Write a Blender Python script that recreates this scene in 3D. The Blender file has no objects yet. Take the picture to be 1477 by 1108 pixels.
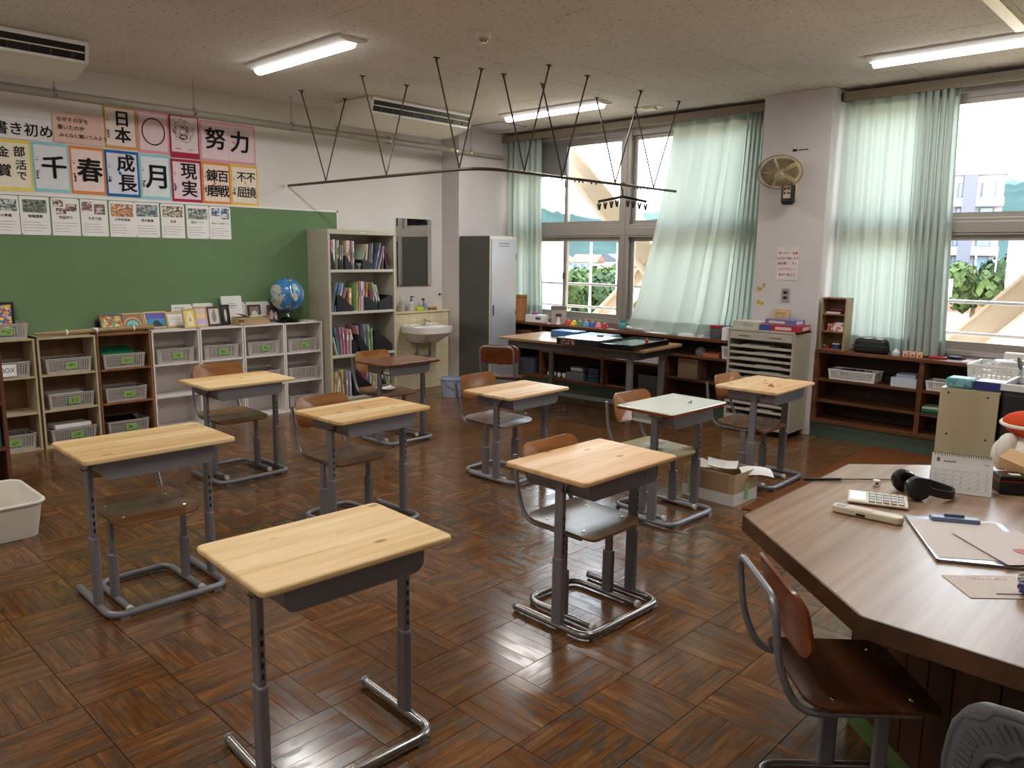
import bpy, bmesh, math, random
from mathutils import Vector, Matrix, Euler
random.seed(7)
SC = bpy.context.scene
COL = SC.collection
PI = math.pi
def rad(d): return d * PI / 180

# ------------------------------------------------------------------ camera
_yaw, _pit, _rol = rad(46.487), rad(9.522), rad(0.754)
_F = Vector((math.sin(_yaw) * math.cos(_pit), math.cos(_yaw) * math.cos(_pit), -math.sin(_pit)))
_r = Vector((math.cos(_yaw), -math.sin(_yaw), 0)); _u = _r.cross(_F)
_R = _r * math.cos(_rol) + _u * math.sin(_rol); _U = -_r * math.sin(_rol) + _u * math.cos(_rol)
cd = bpy.data.cameras.new('camera'); cam = bpy.data.objects.new('camera', cd); COL.objects.link(cam)
cd.sensor_fit = 'HORIZONTAL'; cd.sensor_width = 36.0; cd.lens = 1120.0 / 1477.0 * 36.0
cd.clip_start = 0.05; cd.clip_end = 4000
cam.matrix_world = Matrix(((_R.x, _U.x, -_F.x, 0), (_R.y, _U.y, -_F.y, 0), (_R.z, _U.z, -_F.z, 1.58), (0, 0, 0, 1)))
SC.camera = cam

# ------------------------------------------------------------------ world, sun, exposure
SC.view_settings.view_transform = 'Standard'
SC.view_settings.look = 'None'
SC.view_settings.gamma = 1.0
SC.view_settings.use_curve_mapping = False
SC.view_settings.exposure = 1.15
w = bpy.data.worlds.new('hazy_sky'); SC.world = w; w.use_nodes = True
_n = w.node_tree.nodes; _l = w.node_tree.links
_bg = _n['Background']; _bg.inputs['Strength'].default_value = 4.6
_tc = _n.new('ShaderNodeTexCoord'); _sx = _n.new('ShaderNodeSeparateXYZ'); _rp = _n.new('ShaderNodeValToRGB')
_l.new(_tc.outputs['Generated'], _sx.inputs[0]); _l.new(_sx.outputs['Z'], _rp.inputs[0]); _l.new(_rp.outputs[0], _bg.inputs['Color'])
_rp.color_ramp.elements[0].position = 0.0; _rp.color_ramp.elements[0].color = (0.95, 0.98, 1.0, 1)
_rp.color_ramp.elements[1].position = 0.6; _rp.color_ramp.elements[1].color = (0.72, 0.84, 1.0, 1)
sd = bpy.data.lights.new('sun', 'SUN'); sun = bpy.data.objects.new('sun', sd); COL.objects.link(sun)
sd.energy = 1.3; sd.angle = rad(1.0); sd.color = (1.0, 0.95, 0.86)
sun.rotation_euler = Vector((0.52, 0.25, -0.8)).to_track_quat('-Z', 'Y').to_euler()
for i, (yc, yw) in enumerate(((5.09, 3.4), (1.06, 3.4))):        # light portals in the two window bays (guide the sky light, emit nothing)
    pd = bpy.data.lights.new('window_portal', 'AREA'); po = bpy.data.objects.new('window_portal', pd); COL.objects.link(po)
    pd.shape = 'RECTANGLE'; pd.size = 2.05; pd.size_y = yw; pd.cycles.is_portal = True
    po.location = (7.24, yc, 1.86); po.rotation_euler = (0, rad(90), 0)
LED_POWER = 11.0

# ------------------------------------------------------------------ mesh helpers
class MB:
    def __init__(s): s.v = []; s.f = []; s.uv = None
    def add(s, vs, fs):
        o = len(s.v); s.v += [tuple(p) for p in vs]; s.f += [tuple(i + o for i in f) for f in fs]; return s
    def box(s, x0, x1, y0, y1, z0, z1):
        return s.add([(x0,y0,z0),(x1,y0,z0),(x1,y1,z0),(x0,y1,z0),(x0,y0,z1),(x1,y0,z1),(x1,y1,z1),(x0,y1,z1)],
                     [(0,3,2,1),(4,5,6,7),(0,1,5,4),(1,2,6,5),(2,3,7,6),(3,0,4,7)])
    def obox(s, c, size, rot=(0,0,0)):
        m = Euler(rot).to_matrix(); hx, hy, hz = size[0]/2, size[1]/2, size[2]/2; c = Vector(c)
        vs = [c + m @ Vector((x*hx, y*hy, z*hz)) for z in (-1,1) for x, y in ((-1,-1),(1,-1),(1,1),(-1,1))]
        return s.add(vs, [(0,3,2,1),(4,5,6,7),(0,1,5,4),(1,2,6,5),(2,3,7,6),(3,0,4,7)])
    def prism(s, pts, z0, z1, top=None):
        n = len(pts); top = top or pts
        return s.add([(x,y,z0) for x,y in pts] + [(x,y,z1) for x,y in top],
                     [tuple(range(n))[::-1], tuple(range(n, 2*n))] + [(i,(i+1)%n,n+(i+1)%n,n+i) for i in range(n)])
    def prism_x(s, pts, x0, x1):          # profile in (y,z), extruded along x
        n = len(pts)
        return s.add([(x0,y,z) for y,z in pts] + [(x1,y,z) for y,z in pts],
                     [tuple(range(n)), tuple(range(n, 2*n))[::-1]] + [(i,n+i,n+(i+1)%n,(i+1)%n) for i in range(n)])
    def prism_y(s, pts, y0, y1):          # profile in (x,z), extruded along y
        n = len(pts)
        return s.add([(x,y0,z) for x,z in pts] + [(x,y1,z) for x,z in pts],
                     [tuple(range(n))[::-1], tuple(range(n, 2*n))] + [(i,(i+1)%n,n+(i+1)%n,n+i) for i in range(n)])
    def tube(s, path, r, seg=8, closed=False, cap=True, sx=1.0):
        P = [Vector(p) for p in path]; n = len(P); o = len(s.v); up = None; rings = []
        for i in range(n):
            a = P[i-1] if (i > 0 or closed) else P[i]; b = P[(i+1) % n] if (i < n-1 or closed) else P[i]
            t = (b - a)
            t = t.normalized() if t.length > 1e-9 else Vector((0,0,1))
            if up is None:
                up = Vector((0,0,1)) if abs(t.z) < 0.9 else Vector((0,1,0))
            nx = up.cross(t)
            if nx.length < 1e-6: nx = Vector((1,0,0)).cross(t)
            nx.normalize(); ny = t.cross(nx); up = ny
            rr = r[i] if isinstance(r, (list, tuple)) else r
            rings.append([P[i] + nx*math.cos(2*PI*k/seg)*rr*sx + ny*math.sin(2*PI*k/seg)*rr for k in range(seg)])
        s.v += [tuple(p) for rg in rings for p in rg]
        m = n if closed else n-1
        for i in range(m):
            j = (i+1) % n
            for k in range(seg):
                k2 = (k+1) % seg
                s.f.append((o+i*seg+k, o+i*seg+k2, o+j*seg+k2, o+j*seg+k))
        if cap and not closed:
            s.f.append(tuple(o+k for k in range(seg))[::-1]); s.f.append(tuple(o+(n-1)*seg+k for k in range(seg)))
        return s
    def lathe(s, prof, seg=16, c=(0,0,0), cap=True):
        o = len(s.v)
        for r, z in prof:
            for k in range(seg):
                a = 2*PI*k/seg; s.v.append((c[0]+r*math.cos(a), c[1]+r*math.sin(a), c[2]+z))
        n = len(prof)
        for i in range(n-1):
            for k in range(seg):
                k2 = (k+1) % seg; s.f.append((o+i*seg+k, o+i*seg+k2, o+(i+1)*seg+k2, o+(i+1)*seg+k))
        if cap:
            s.f.append(tuple(o+k for k in range(seg))[::-1]); s.f.append(tuple(o+(n-1)*seg+k for k in range(seg)))
        return s
    def grid(s, fn, nu, nv, thick=None):
        o = len(s.v)
        for j in range(nv+1):
            for i in range(nu+1): s.v.append(tuple(fn(i/nu, j/nv)))
        for j in range(nv):
            for i in range(nu):
                a = o+j*(nu+1)+i; s.f.append((a, a+1, a+nu+2, a+nu+1))
        return s
    def ball(s, c, r, nu=14, nv=8, sc=(1,1,1)):
        prof = [(max(1e-4, r*math.sin(PI*i/nv)), -r*math.cos(PI*i/nv)) for i in range(nv+1)]
        o = len(s.v); s.lathe(prof, nu, (0,0,0), cap=False)
        for i in range(o, len(s.v)):
            x,y,z = s.v[i]; s.v[i] = (c[0]+x*sc[0], c[1]+y*sc[1], c[2]+z*sc[2])
        return s
    def move(s, m):
        s.v = [tuple(m @ Vector(p)) for p in s.v]; return s
    def mesh(s, name, mat=None, smooth=False):
        me = bpy.data.meshes.new(name); me.from_pydata(s.v, [], s.f)
        if s.uv:
            ul = me.uv_layers.new(name='UVMap')
            for p in me.polygons:
                for li in p.loop_indices: ul.data[li].uv = s.uv[me.loops[li].vertex_index]
        bm = bmesh.new(); bm.from_mesh(me); bmesh.ops.recalc_face_normals(bm, faces=bm.faces); bm.to_mesh(me); bm.free()
        if mat: me.materials.append(mat)
        if smooth:
            for p in me.polygons: p.use_smooth = True
        return me
    def build(s, name, mat, parent=None, smooth=False, bevel=0, loc=(0,0,0), rot=(0,0,0), seg=2, solid=0):
        o = bpy.data.objects.new(name, s.mesh(name, mat, smooth)); COL.objects.link(o)
        o.location = loc; o.rotation_euler = rot
        if parent: o.parent = parent
        if solid:
            md = o.modifiers.new('solid', 'SOLIDIFY'); md.thickness = solid; md.offset = 0
        if bevel:
            md = o.modifiers.new('bevel', 'BEVEL'); md.width = bevel; md.segments = seg; md.limit_method = 'ANGLE'; md.angle_limit = rad(40)
        if smooth == 'auto': smooth_auto(o)
        return o
def smooth_auto(o):
    for p in o.data.polygons: p.use_smooth = True
    try: o.data.set_sharp_from_angle(angle=rad(40))
    except Exception: pass
def tag(o, label=None, cat=None, group=None, kind=None):
    if label: o['label'] = label
    if cat: o['category'] = cat
    if group: o['group'] = group
    if kind: o['kind'] = kind
    return o
def thing(name, label, cat, loc=(0,0,0), rz=0, group=None, rot=None):
    o = bpy.data.objects.new(name, None); COL.objects.link(o); o.empty_display_size = 0.1
    o.location = loc; o.rotation_euler = rot or (0, 0, rz)
    return tag(o, label, cat, group)
def struct(o): o['kind'] = 'structure'; return o
def copy_tree(o, parent=None):
    c = o.copy(); COL.objects.link(c); c.parent = parent
    for ch in list(o.children): copy_tree(ch, c)
    return c
def rrect(w, d, r, n=4, cx=0, cy=0):
    pts = []
    for sx, sy, a0 in ((1,1,0),(-1,1,90),(-1,-1,180),(1,-1,270)):
        for k in range(n+1):
            a = rad(a0 + 90*k/n); pts.append((cx + sx*(w/2-r) + r*math.cos(a), cy + sy*(d/2-r) + r*math.sin(a)))
    return pts
def arc_path(pts, r, n=5):
    """polyline with its inner corners rounded by radius r"""
    P = [Vector(p) for p in pts]; out = [P[0]]
    for i in range(1, len(P)-1):
        a, b, c = P[i-1], P[i], P[i+1]; da = (a-b); dc = (c-b); rr = min(r, da.length*0.49, dc.length*0.49)
        p0 = b + da.normalized()*rr; p2 = b + dc.normalized()*rr
        for k in range(n+1):
            t = k/n; out.append(p0*(1-t)**2 + b*2*t*(1-t) + p2*t*t)
    out.append(P[-1]); return out
def text_mesh(name, body, size, mat, parent=None, loc=(0,0,0), rot=(0,0,0), bold=0.0, align='CENTER', space=1.0, line=1.0, sx=1.0):
    cu = bpy.data.curves.new(name, 'FONT'); cu.body = body; cu.size = size; cu.align_x = align; cu.align_y = 'CENTER'
    cu.space_character = space; cu.space_line = line; cu.resolution_u = 3
    o = bpy.data.objects.new(name, cu); COL.objects.link(o)
    bpy.context.view_layer.update()
    me = bpy.data.meshes.new_from_object(o.evaluated_get(bpy.context.evaluated_depsgraph_get()))
    bpy.data.objects.remove(o); bpy.data.curves.remove(cu)
    if bold > 0:      # brush weight: the outline repeated around a small circle
        b = MB(); vs = [tuple(v.co) for v in me.vertices]; fs = [tuple(p.vertices) for p in me.polygons]
        for k in range(9):
            a = 2*PI*k/8; dx, dy = (0, 0) if k == 8 else (bold*math.cos(a)*1.1, bold*math.sin(a)*0.8)
            b.add([(x+dx, y+dy, z+0.00004*k) for x, y, z in vs], fs)
        bpy.data.meshes.remove(me); me = bpy.data.meshes.new(name); me.from_pydata(b.v, [], b.f)
    me.materials.clear(); me.materials.append(mat); me.name = name
    o = bpy.data.objects.new(name, me); COL.objects.link(o); o.location = loc; o.rotation_euler = rot; o.scale = (sx, 1, 1)
    if parent: o.parent = parent
    return o

# ------------------------------------------------------------------ materials
def lin(c):
    return tuple(((x/255)/12.92 if x/255 <= 0.04045 else ((x/255+0.055)/1.055)**2.4) for x in c)
def c4(c): return (*lin(c), 1)
_MC = {}
def pbr(name):
    m = bpy.data.materials.new(name); m.use_nodes = True; nt = m.node_tree
    return m, nt.nodes, nt.links, nt.nodes['Principled BSDF']
def coords(n, l, kind='Object', scale=(1,1,1), rnd=False):
    tc = n.new('ShaderNodeTexCoord'); mp = n.new('ShaderNodeMapping'); mp.inputs['Scale'].default_value = scale
    l.new(tc.outputs[kind], mp.inputs['Vector'])
    if rnd:
        oi = n.new('ShaderNodeObjectInfo'); mu = n.new('ShaderNodeMath'); mu.operation = 'MULTIPLY'; mu.inputs[1].default_value = 37.0
        l.new(oi.outputs['Random'], mu.inputs[0]); cb = n.new('ShaderNodeCombineXYZ')
        for i in range(3): l.new(mu.outputs[0], cb.inputs[i])
        l.new(cb.outputs[0], mp.inputs['Location'])
    return mp.outputs[0]
def noise(n, l, vec, scale, detail=3, rough=0.55):
    t = n.new('ShaderNodeTexNoise'); t.inputs['Scale'].default_value = scale; t.inputs['Detail'].default_value = detail; t.inputs['Roughness'].default_value = rough
    l.new(vec, t.inputs['Vector']); return t.outputs['Fac']
def ramp(n, l, fac, stops):
    r = n.new('ShaderNodeValToRGB'); e = r.color_ramp.elements
    while len(e) > len(stops): e.remove(e[-1])
    while len(e) < len(stops): e.new(0.5)
    for el, (p, c) in zip(e, stops): el.position = p; el.color = c if len(c) == 4 else c4(c)
    l.new(fac, r.inputs[0]); return r.outputs[0]
def mixc(n, l, fac, a, b, mode='MIX'):
    m = n.new('ShaderNodeMix'); m.data_type = 'RGBA'; m.blend_type = mode
    for s, x in ((0, fac), (6, a), (7, b)):
        if isinstance(x, (int, float)): m.inputs[s].default_value = x
        elif isinstance(x, tuple): m.inputs[s].default_value = x if len(x) == 4 else c4(x)
        else: l.new(x, m.inputs[s])
    return m.outputs[2]
def bump(n, l, b, h, strength=0.2, dist=0.01):
    bp = n.new('ShaderNodeBump'); bp.inputs['Strength'].default_value = strength; bp.inputs['Distance'].default_value = dist
    l.new(h, bp.inputs['Height']); l.new(bp.outputs[0], b.inputs['Normal'])
def plain(col, rough=0.5, metal=0.0, var=0.06, scale=6.0, spec=0.5, bmp=0.0, name=None):
    key = (tuple(col), rough, metal, var, scale, spec, bmp)
    if key in _MC: return _MC[key]
    m, n, l, b = pbr(name or 'paint_%02x%02x%02x' % tuple(int(x) for x in col))
    v = coords(n, l); f = noise(n, l, v, scale, 4)
    c = lin(col); lo = tuple(x*(1-var) for x in c) + (1,); hi = tuple(min(1, x*(1+var)) for x in c) + (1,)
    l.new(ramp(n, l, f, [(0.3, lo), (0.7, hi)]), b.inputs['Base Color'])
    b.inputs['Roughness'].default_value = rough; b.inputs['Metallic'].default_value = metal; b.inputs['Specular IOR Level'].default_value = spec
    if bmp: bump(n, l, b, noise(n, l, v, scale*12, 2), bmp, 0.003)
    _MC[key] = m; return m
def wood(name, dark, mid, light, axis=0, rough=0.45, grain=22.0, stretch=12.0, rnd=True, spec=0.4, bmp=0.04):
    m, n, l, b = pbr(name)
    sc = [grain]*3; sc[axis] = grain/stretch
    v = coords(n, l, 'Object', tuple(sc), rnd)
    f = noise(n, l, v, 1.0, 5, 0.6); f2 = noise(n, l, v, 0.25, 2)
    ad = n.new('ShaderNodeMath'); ad.operation = 'MULTIPLY_ADD'; l.new(f2, ad.inputs[0]); ad.inputs[1].default_value = 0.5; 
    sb = n.new('ShaderNodeMath'); sb.operation = 'MULTIPLY'; l.new(f, sb.inputs[0]); sb.inputs[1].default_value = 0.5; l.new(sb.outputs[0], ad.inputs[2])
    l.new(ramp(n, l, ad.outputs[0], [(0.32, dark), (0.5, mid), (0.68, light)]), b.inputs['Base Color'])
    b.inputs['Roughness'].default_value = rough; b.inputs['Specular IOR Level'].default_value = spec
    if bmp: bump(n, l, b, f, bmp, 0.002)
    return m
def pine_mat(name='pine_board', tone=1.0, tint=(1,1,1)):
    m, n, l, b = pbr(name)
    def T(c): return tuple(min(255, x*tone*t) for x, t in zip(c, tint))
    v = coords(n, l, 'Object', (2.0, 26.0, 26.0), True)
    g = noise(n, l, v, 1.0, 5, 0.6)
    base = ramp(n, l, g, [(0.3, T((218,180,126))), (0.5, T((233,202,152))), (0.7, T((241,216,176)))])
    # glued strips: a tone for each strip
    v0 = coords(n, l, 'Object', (1, 1, 1), True); sp = n.new('ShaderNodeSeparateXYZ'); l.new(v0, sp.inputs[0])
    dv = n.new('ShaderNodeMath'); dv.operation = 'MULTIPLY'; dv.inputs[1].default_value = 11.0; l.new(sp.outputs['Y'], dv.inputs[0])
    fl = n.new('ShaderNodeMath'); fl.operation = 'FLOOR'; l.new(dv.outputs[0], fl.inputs[0])
    wn = n.new('ShaderNodeTexWhiteNoise'); wn.noise_dimensions = '1D'; l.new(fl.outputs[0], wn.inputs['W'])
    st = ramp(n, l, wn.outputs['Value'], [(0.0, (232,212,184)), (1.0, (255,255,250))])
    col = mixc(n, l, 1.0, base, st, 'MULTIPLY')
    vk = coords(n, l, 'Object', (5.0, 11.0, 3.0), True)
    vo = n.new('ShaderNodeTexVoronoi'); vo.inputs['Scale'].default_value = 1.0; l.new(vk, vo.inputs['Vector'])
    kn = ramp(n, l, vo.outputs['Distance'], [(0.0, (255,255,255)), (0.09, (255,255,255)), (0.15, (0,0,0))])
    sel = n.new('ShaderNodeSeparateColor'); l.new(vo.outputs['Color'], sel.inputs[0])
    gt = n.new('ShaderNodeMath'); gt.operation = 'GREATER_THAN'; gt.inputs[1].default_value = 0.42; l.new(sel.outputs[0], gt.inputs[0])
    mk = n.new('ShaderNodeMath'); mk.operation = 'MULTIPLY'; l.new(kn, mk.inputs[0]); l.new(gt.outputs[0], mk.inputs[1])
    mk2 = n.new('ShaderNodeMath'); mk2.operation = 'MULTIPLY'; l.new(mk.outputs[0], mk2.inputs[0]); mk2.inputs[1].default_value = 0.75
    col = mixc(n, l, mk2.outputs[0], col, T((146,92,44)))
    halo = ramp(n, l, noise(n, l, coords(n, l, 'Object', (3.0, 14.0, 5.0), True), 1.0, 3), [(0.56, (0,0,0)), (0.74, (150,150,150))])
    col = mixc(n, l, halo, col, T((206,156,92)))
    l.new(col, b.inputs['Base Color']); b.inputs['Roughness'].default_value = 0.48; b.inputs['Specular IOR Level'].default_value = 0.35
    return m
def emit_mat(name, col, strength):
    m = bpy.data.materials.new(name); m.use_nodes = True; nt = m.node_tree; nt.nodes.clear()
    e = nt.nodes.new('ShaderNodeEmission'); e.inputs[0].default_value = (*col, 1); e.inputs[1].default_value = strength
    o = nt.nodes.new('ShaderNodeOutputMaterial'); nt.links.new(e.outputs[0], o.inputs[0]); return m
def glass_mat(name='window_glass', tint=(0.97, 0.985, 0.98)):
    m = bpy.data.materials.new(name); m.use_nodes = True; nt = m.node_tree; nt.nodes.clear(); n = nt.nodes; l = nt.links
    t = n.new('ShaderNodeBsdfTransparent'); t.inputs[0].default_value = (*tint, 1)
    g = n.new('ShaderNodeBsdfGlossy'); g.inputs['Roughness'].default_value = 0.02
    fr = n.new('ShaderNodeFresnel'); fr.inputs[0].default_value = 1.3
    mx = n.new('ShaderNodeMixShader'); l.new(fr.outputs[0], mx.inputs[0]); l.new(t.outputs[0], mx.inputs[1]); l.new(g.outputs[0], mx.inputs[2])
    o = n.new('ShaderNodeOutputMaterial'); l.new(mx.outputs[0], o.inputs[0]); return m
def cloth_mat(name, col, trans=0.5):
    m = bpy.data.materials.new(name); m.use_nodes = True; nt = m.node_tree; nt.nodes.clear(); n = nt.nodes; l = nt.links
    d = n.new('ShaderNodeBsdfDiffuse'); t = n.new('ShaderNodeBsdfTranslucent')
    tc = n.new('ShaderNodeTexCoord'); mp = n.new('ShaderNodeMapping'); mp.inputs['Scale'].default_value = (30, 30, 30); l.new(tc.outputs['Object'], mp.inputs[0])
    ns = n.new('ShaderNodeTexNoise'); ns.inputs['Scale'].default_value = 4.0; l.new(mp.outputs[0], ns.inputs['Vector'])
    c = lin(col); r = ramp(n, l, ns.outputs['Fac'], [(0.3, tuple(x*0.97 for x in c)+(1,)), (0.7, tuple(min(1,x*1.02) for x in c)+(1,))])
    l.new(r, d.inputs[0]); l.new(r, t.inputs[0])
    mx = n.new('ShaderNodeMixShader'); mx.inputs[0].default_value = trans; l.new(d.outputs[0], mx.inputs[1]); l.new(t.outputs[0], mx.inputs[2])
    o = n.new('ShaderNodeOutputMaterial'); l.new(mx.outputs[0], o.inputs[0]); return m
def floor_mat():
    m, n, l, b = pbr('worn_parquet')
    uv = coords(n, l, 'UV', (1,1,1))
    def uvs(sx, sy):
        mp = n.new('ShaderNodeMapping'); mp.inputs['Scale'].default_value = (sx, sy, 1); l.new(uv, mp.inputs[0]); return mp.outputs[0]
    g = noise(n, l, uvs(6, 60), 1.0, 4, 0.55)
    base = ramp(n, l, g, [(0.25, (96,64,38)), (0.5, (126,88,52)), (0.75, (156,114,74))])
    tone = ramp(n, l, noise(n, l, uvs(1.2, 16), 1.0, 1), [(0.35, (206,190,176)), (0.65, (255,250,244))])
    base = mixc(n, l, 1.0, base, tone, 'MULTIPLY')
    wear = noise(n, l, uvs(5.0, 15), 1.0, 3, 0.55)
    fr = ramp(n, l, wear, [(0.475, (0,0,0)), (0.535, (255,255,255))])
    pn = n.new('ShaderNodeTexCoord'); big = noise(n, l, pn.outputs['Object'], 0.6, 3)
    amt = ramp(n, l, big, [(0.35, (150,150,150)), (0.65, (240,240,240))])
    mk = n.new('ShaderNodeMath'); mk.operation = 'MULTIPLY'; l.new(fr, mk.inputs[0]); l.new(amt, mk.inputs[1])
    gray = ramp(n, l, noise(n, l, uvs(12, 36), 1.0, 3), [(0.3, (48,41,34)), (0.7, (84,72,58))])
    edge = ramp(n, l, wear, [(0.40, (0,0,0)), (0.462, (190,190,190)), (0.49, (0,0,0))])
    col = mixc(n, l, edge, base, (108,64,32))
    col = mixc(n, l, mk.outputs[0], col, gray)
    l.new(col, b.inputs['Base Color'])
    rg = n.new('ShaderNodeMapRange'); rg.inputs[1].default_value = 0; rg.inputs[2].default_value = 1; rg.inputs[3].default_value = 0.15; rg.inputs[4].default_value = 0.30
    l.new(mk.outputs[0], rg.inputs[0]); l.new(rg.outputs[0], b.inputs['Roughness'])
    b.inputs['Specular IOR Level'].default_value = 0.5
    bump(n, l, b, wear, 0.04, 0.002)
    return m
def wall_mat(name, col):
    m, n, l, b = pbr(name); tc = n.new('ShaderNodeTexCoord')
    f = noise(n, l, tc.outputs['Object'], 1.3, 5, 0.6); c = lin(col)
    l.new(ramp(n, l, f, [(0.3, tuple(x*0.93 for x in c)+(1,)), (0.7, tuple(min(1,x*1.03) for x in c)+(1,))]), b.inputs['Base Color'])
    b.inputs['Roughness'].default_value = 0.75; b.inputs['Specular IOR Level'].default_value = 0.25
    bump(n, l, b, noise(n, l, tc.outputs['Object'], 90, 2), 0.08, 0.002); return m
def ceiling_mat():
    m, n, l, b = pbr('fissured_ceiling_board'); g = n.new('ShaderNodeNewGeometry')
    mp = n.new('ShaderNodeMapping'); mp.inputs['Scale'].default_value = (55, 28, 1); l.new(g.outputs['Position'], mp.inputs[0])
    sp = ramp(n, l, noise(n, l, mp.outputs[0], 1.0, 2), [(0.63, (0,0,0)), (0.67, (255,255,255))])
    mk = n.new('ShaderNodeMath'); mk.operation = 'MULTIPLY'; mk.inputs[1].default_value = 0.6; l.new(sp, mk.inputs[0])
    big = ramp(n, l, noise(n, l, g.outputs['Position'], 1.1, 4), [(0.3, (216,208,198)), (0.7, (230,222,214))])
    l.new(mixc(n, l, mk.outputs[0], big, (110,92,72)), b.inputs['Base Color']); b.inputs['Roughness'].default_value = 0.9; b.inputs['Specular IOR Level'].default_value = 0.1
    return m
def mirror_mat():
    m, n, l, b = pbr('mirror_silver'); b.inputs['Metallic'].default_value = 1; b.inputs['Roughness'].default_value = 0.02; b.inputs['Base Color'].default_value = (0.85, 0.88, 0.87, 1); return m
def globe_mat():
    m, n, l, b = pbr('printed_globe_map'); tc = n.new('ShaderNodeTexCoord')
    f = noise(n, l, tc.outputs['Object'], 7.5, 5, 0.55)
    land = ramp(n, l, f, [(0.50, (0,0,0)), (0.52, (255,255,255))])
    sea = ramp(n, l, noise(n, l, tc.outputs['Object'], 12, 3), [(0.3, (40,104,160)), (0.7, (78,150,206))])
    lc = ramp(n, l, noise(n, l, tc.outputs['Object'], 22, 3), [(0.3, (150,160,140)), (0.7, (206,206,196))])
    l.new(mixc(n, l, land, sea, lc), b.inputs['Base Color']); b.inputs['Roughness'].default_value = 0.25; return m
M = {}
M['floor'] = floor_mat()
M['ceil'] = ceiling_mat()
M['wall'] = wall_mat('painted_wall', (222, 216, 210))
M['wall2'] = wall_mat('painted_pillar', (212, 206, 204))
M['outer'] = wall_mat('outer_wall', (200, 192, 180))
M['pine'] = pine_mat('pine_board')
M['pine2'] = pine_mat('pine_board_pale', 1.02, (1.0, 0.985, 1.03))
M['darktop'] = wood('dark_desktop', (92,56,40), (112,70,50), (128,84,62), 0, 0.22, 14, 8, True, 0.5, 0)
M['ply'] = wood('varnished_plywood', (126,76,38), (156,100,54), (180,126,76), 0, 0.28, 18, 9, True, 0.5)
M['seat'] = wood('worn_plywood_seat', (84,56,32), (110,76,46), (138,100,64), 0, 0.27, 14, 7, True, 0.5)
M['seatdark'] = wood('dark_plywood_seat', (62,34,18), (86,50,28), (108,68,42), 0, 0.25, 16, 8, True, 0.5)
M['plydark'] = wood('dark_varnished_plywood', (92,44,20), (124,62,28), (146,80,40), 0, 0.25, 18, 9, True, 0.5)
M['grey'] = plain((132,130,134), 0.38, 0.35, 0.05, 9)
M['greydark'] = plain((96,92,92), 0.38, 0.4, 0.06, 9)
M['tubechrome'] = plain((150,146,142), 0.24, 0.85, 0.05, 9)
M['chrome'] = plain((205,205,205), 0.12, 1.0, 0.03, 9)
M['steelbeige'] = plain((186,178,160), 0.42, 0.05, 0.03, 5)
M['steelbeige2'] = plain((196,190,176), 0.42, 0.05, 0.03, 5)
M['white'] = plain((232,230,226), 0.45, 0, 0.02, 5)
M['offwhite'] = plain((226,220,208), 0.5, 0, 0.03, 5)
M['cream'] = plain((222,212,184), 0.4, 0, 0.04, 5)
M['paper'] = plain((238,236,232), 0.8, 0, 0.03, 14, 0.2)
M['ink'] = plain((22,20,22), 0.7, 0, 0.1, 20, 0.2)
M['inksoft'] = plain((96,92,96), 0.8, 0, 0.1, 20, 0.2)
M['black'] = plain((22,22,24), 0.45, 0, 0.1, 8)
M['blackgloss'] = plain((16,16,18), 0.2, 0, 0.05, 8)
M['dark'] = plain((52,48,46), 0.5, 0, 0.1, 6)
M['brownshelf'] = wood('brown_wood_shelf', (78,46,26), (104,64,38), (128,84,54), 1, 0.5, 16, 8, False, 0.35)
M['brownbox'] = wood('brown_laminate', (116,76,44), (142,98,62), (160,116,78), 2, 0.45, 16, 8, False, 0.35)
M['beigebox'] = wood('beige_laminate', (176,158,124), (192,174,142), (204,188,158), 2, 0.45, 14, 8, False, 0.35)
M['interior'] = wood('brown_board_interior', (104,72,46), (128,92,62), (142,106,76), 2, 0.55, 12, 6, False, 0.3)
M['whitebox'] = plain((226,218,212), 0.45, 0, 0.02, 4)
M['basket'] = plain((176,168,160), 0.5, 0, 0.04, 10)
M['greenlabel'] = plain((136,172,92), 0.7, 0, 0.04, 10)
M['glass'] = glass_mat()
M['alu'] = plain((176,172,168), 0.35, 0.6, 0.04, 6)
M['frame'] = plain((150,142,134), 0.4, 0.25, 0.04, 6)
M['lightwood'] = wood('pale_wood_veneer', (170,156,120), (188,174,138), (200,188,154), 2, 0.45, 9, 10, False, 0.35)
M['table'] = wood('walnut_laminate', (128,98,74), (156,126,102), (178,150,126), 0, 0.3, 30, 22, False, 0.5, 0)
M['tableedge'] = wood('dark_wood_edge', (62,40,24), (84,56,36), (100,70,46), 0, 0.4, 20, 12, False, 0.4)
# ================================================================== STRUCTURE
XL, XW, YB, YF, ZC = -1.2, 7.11, 7.10, -2.6, 3.0
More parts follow.
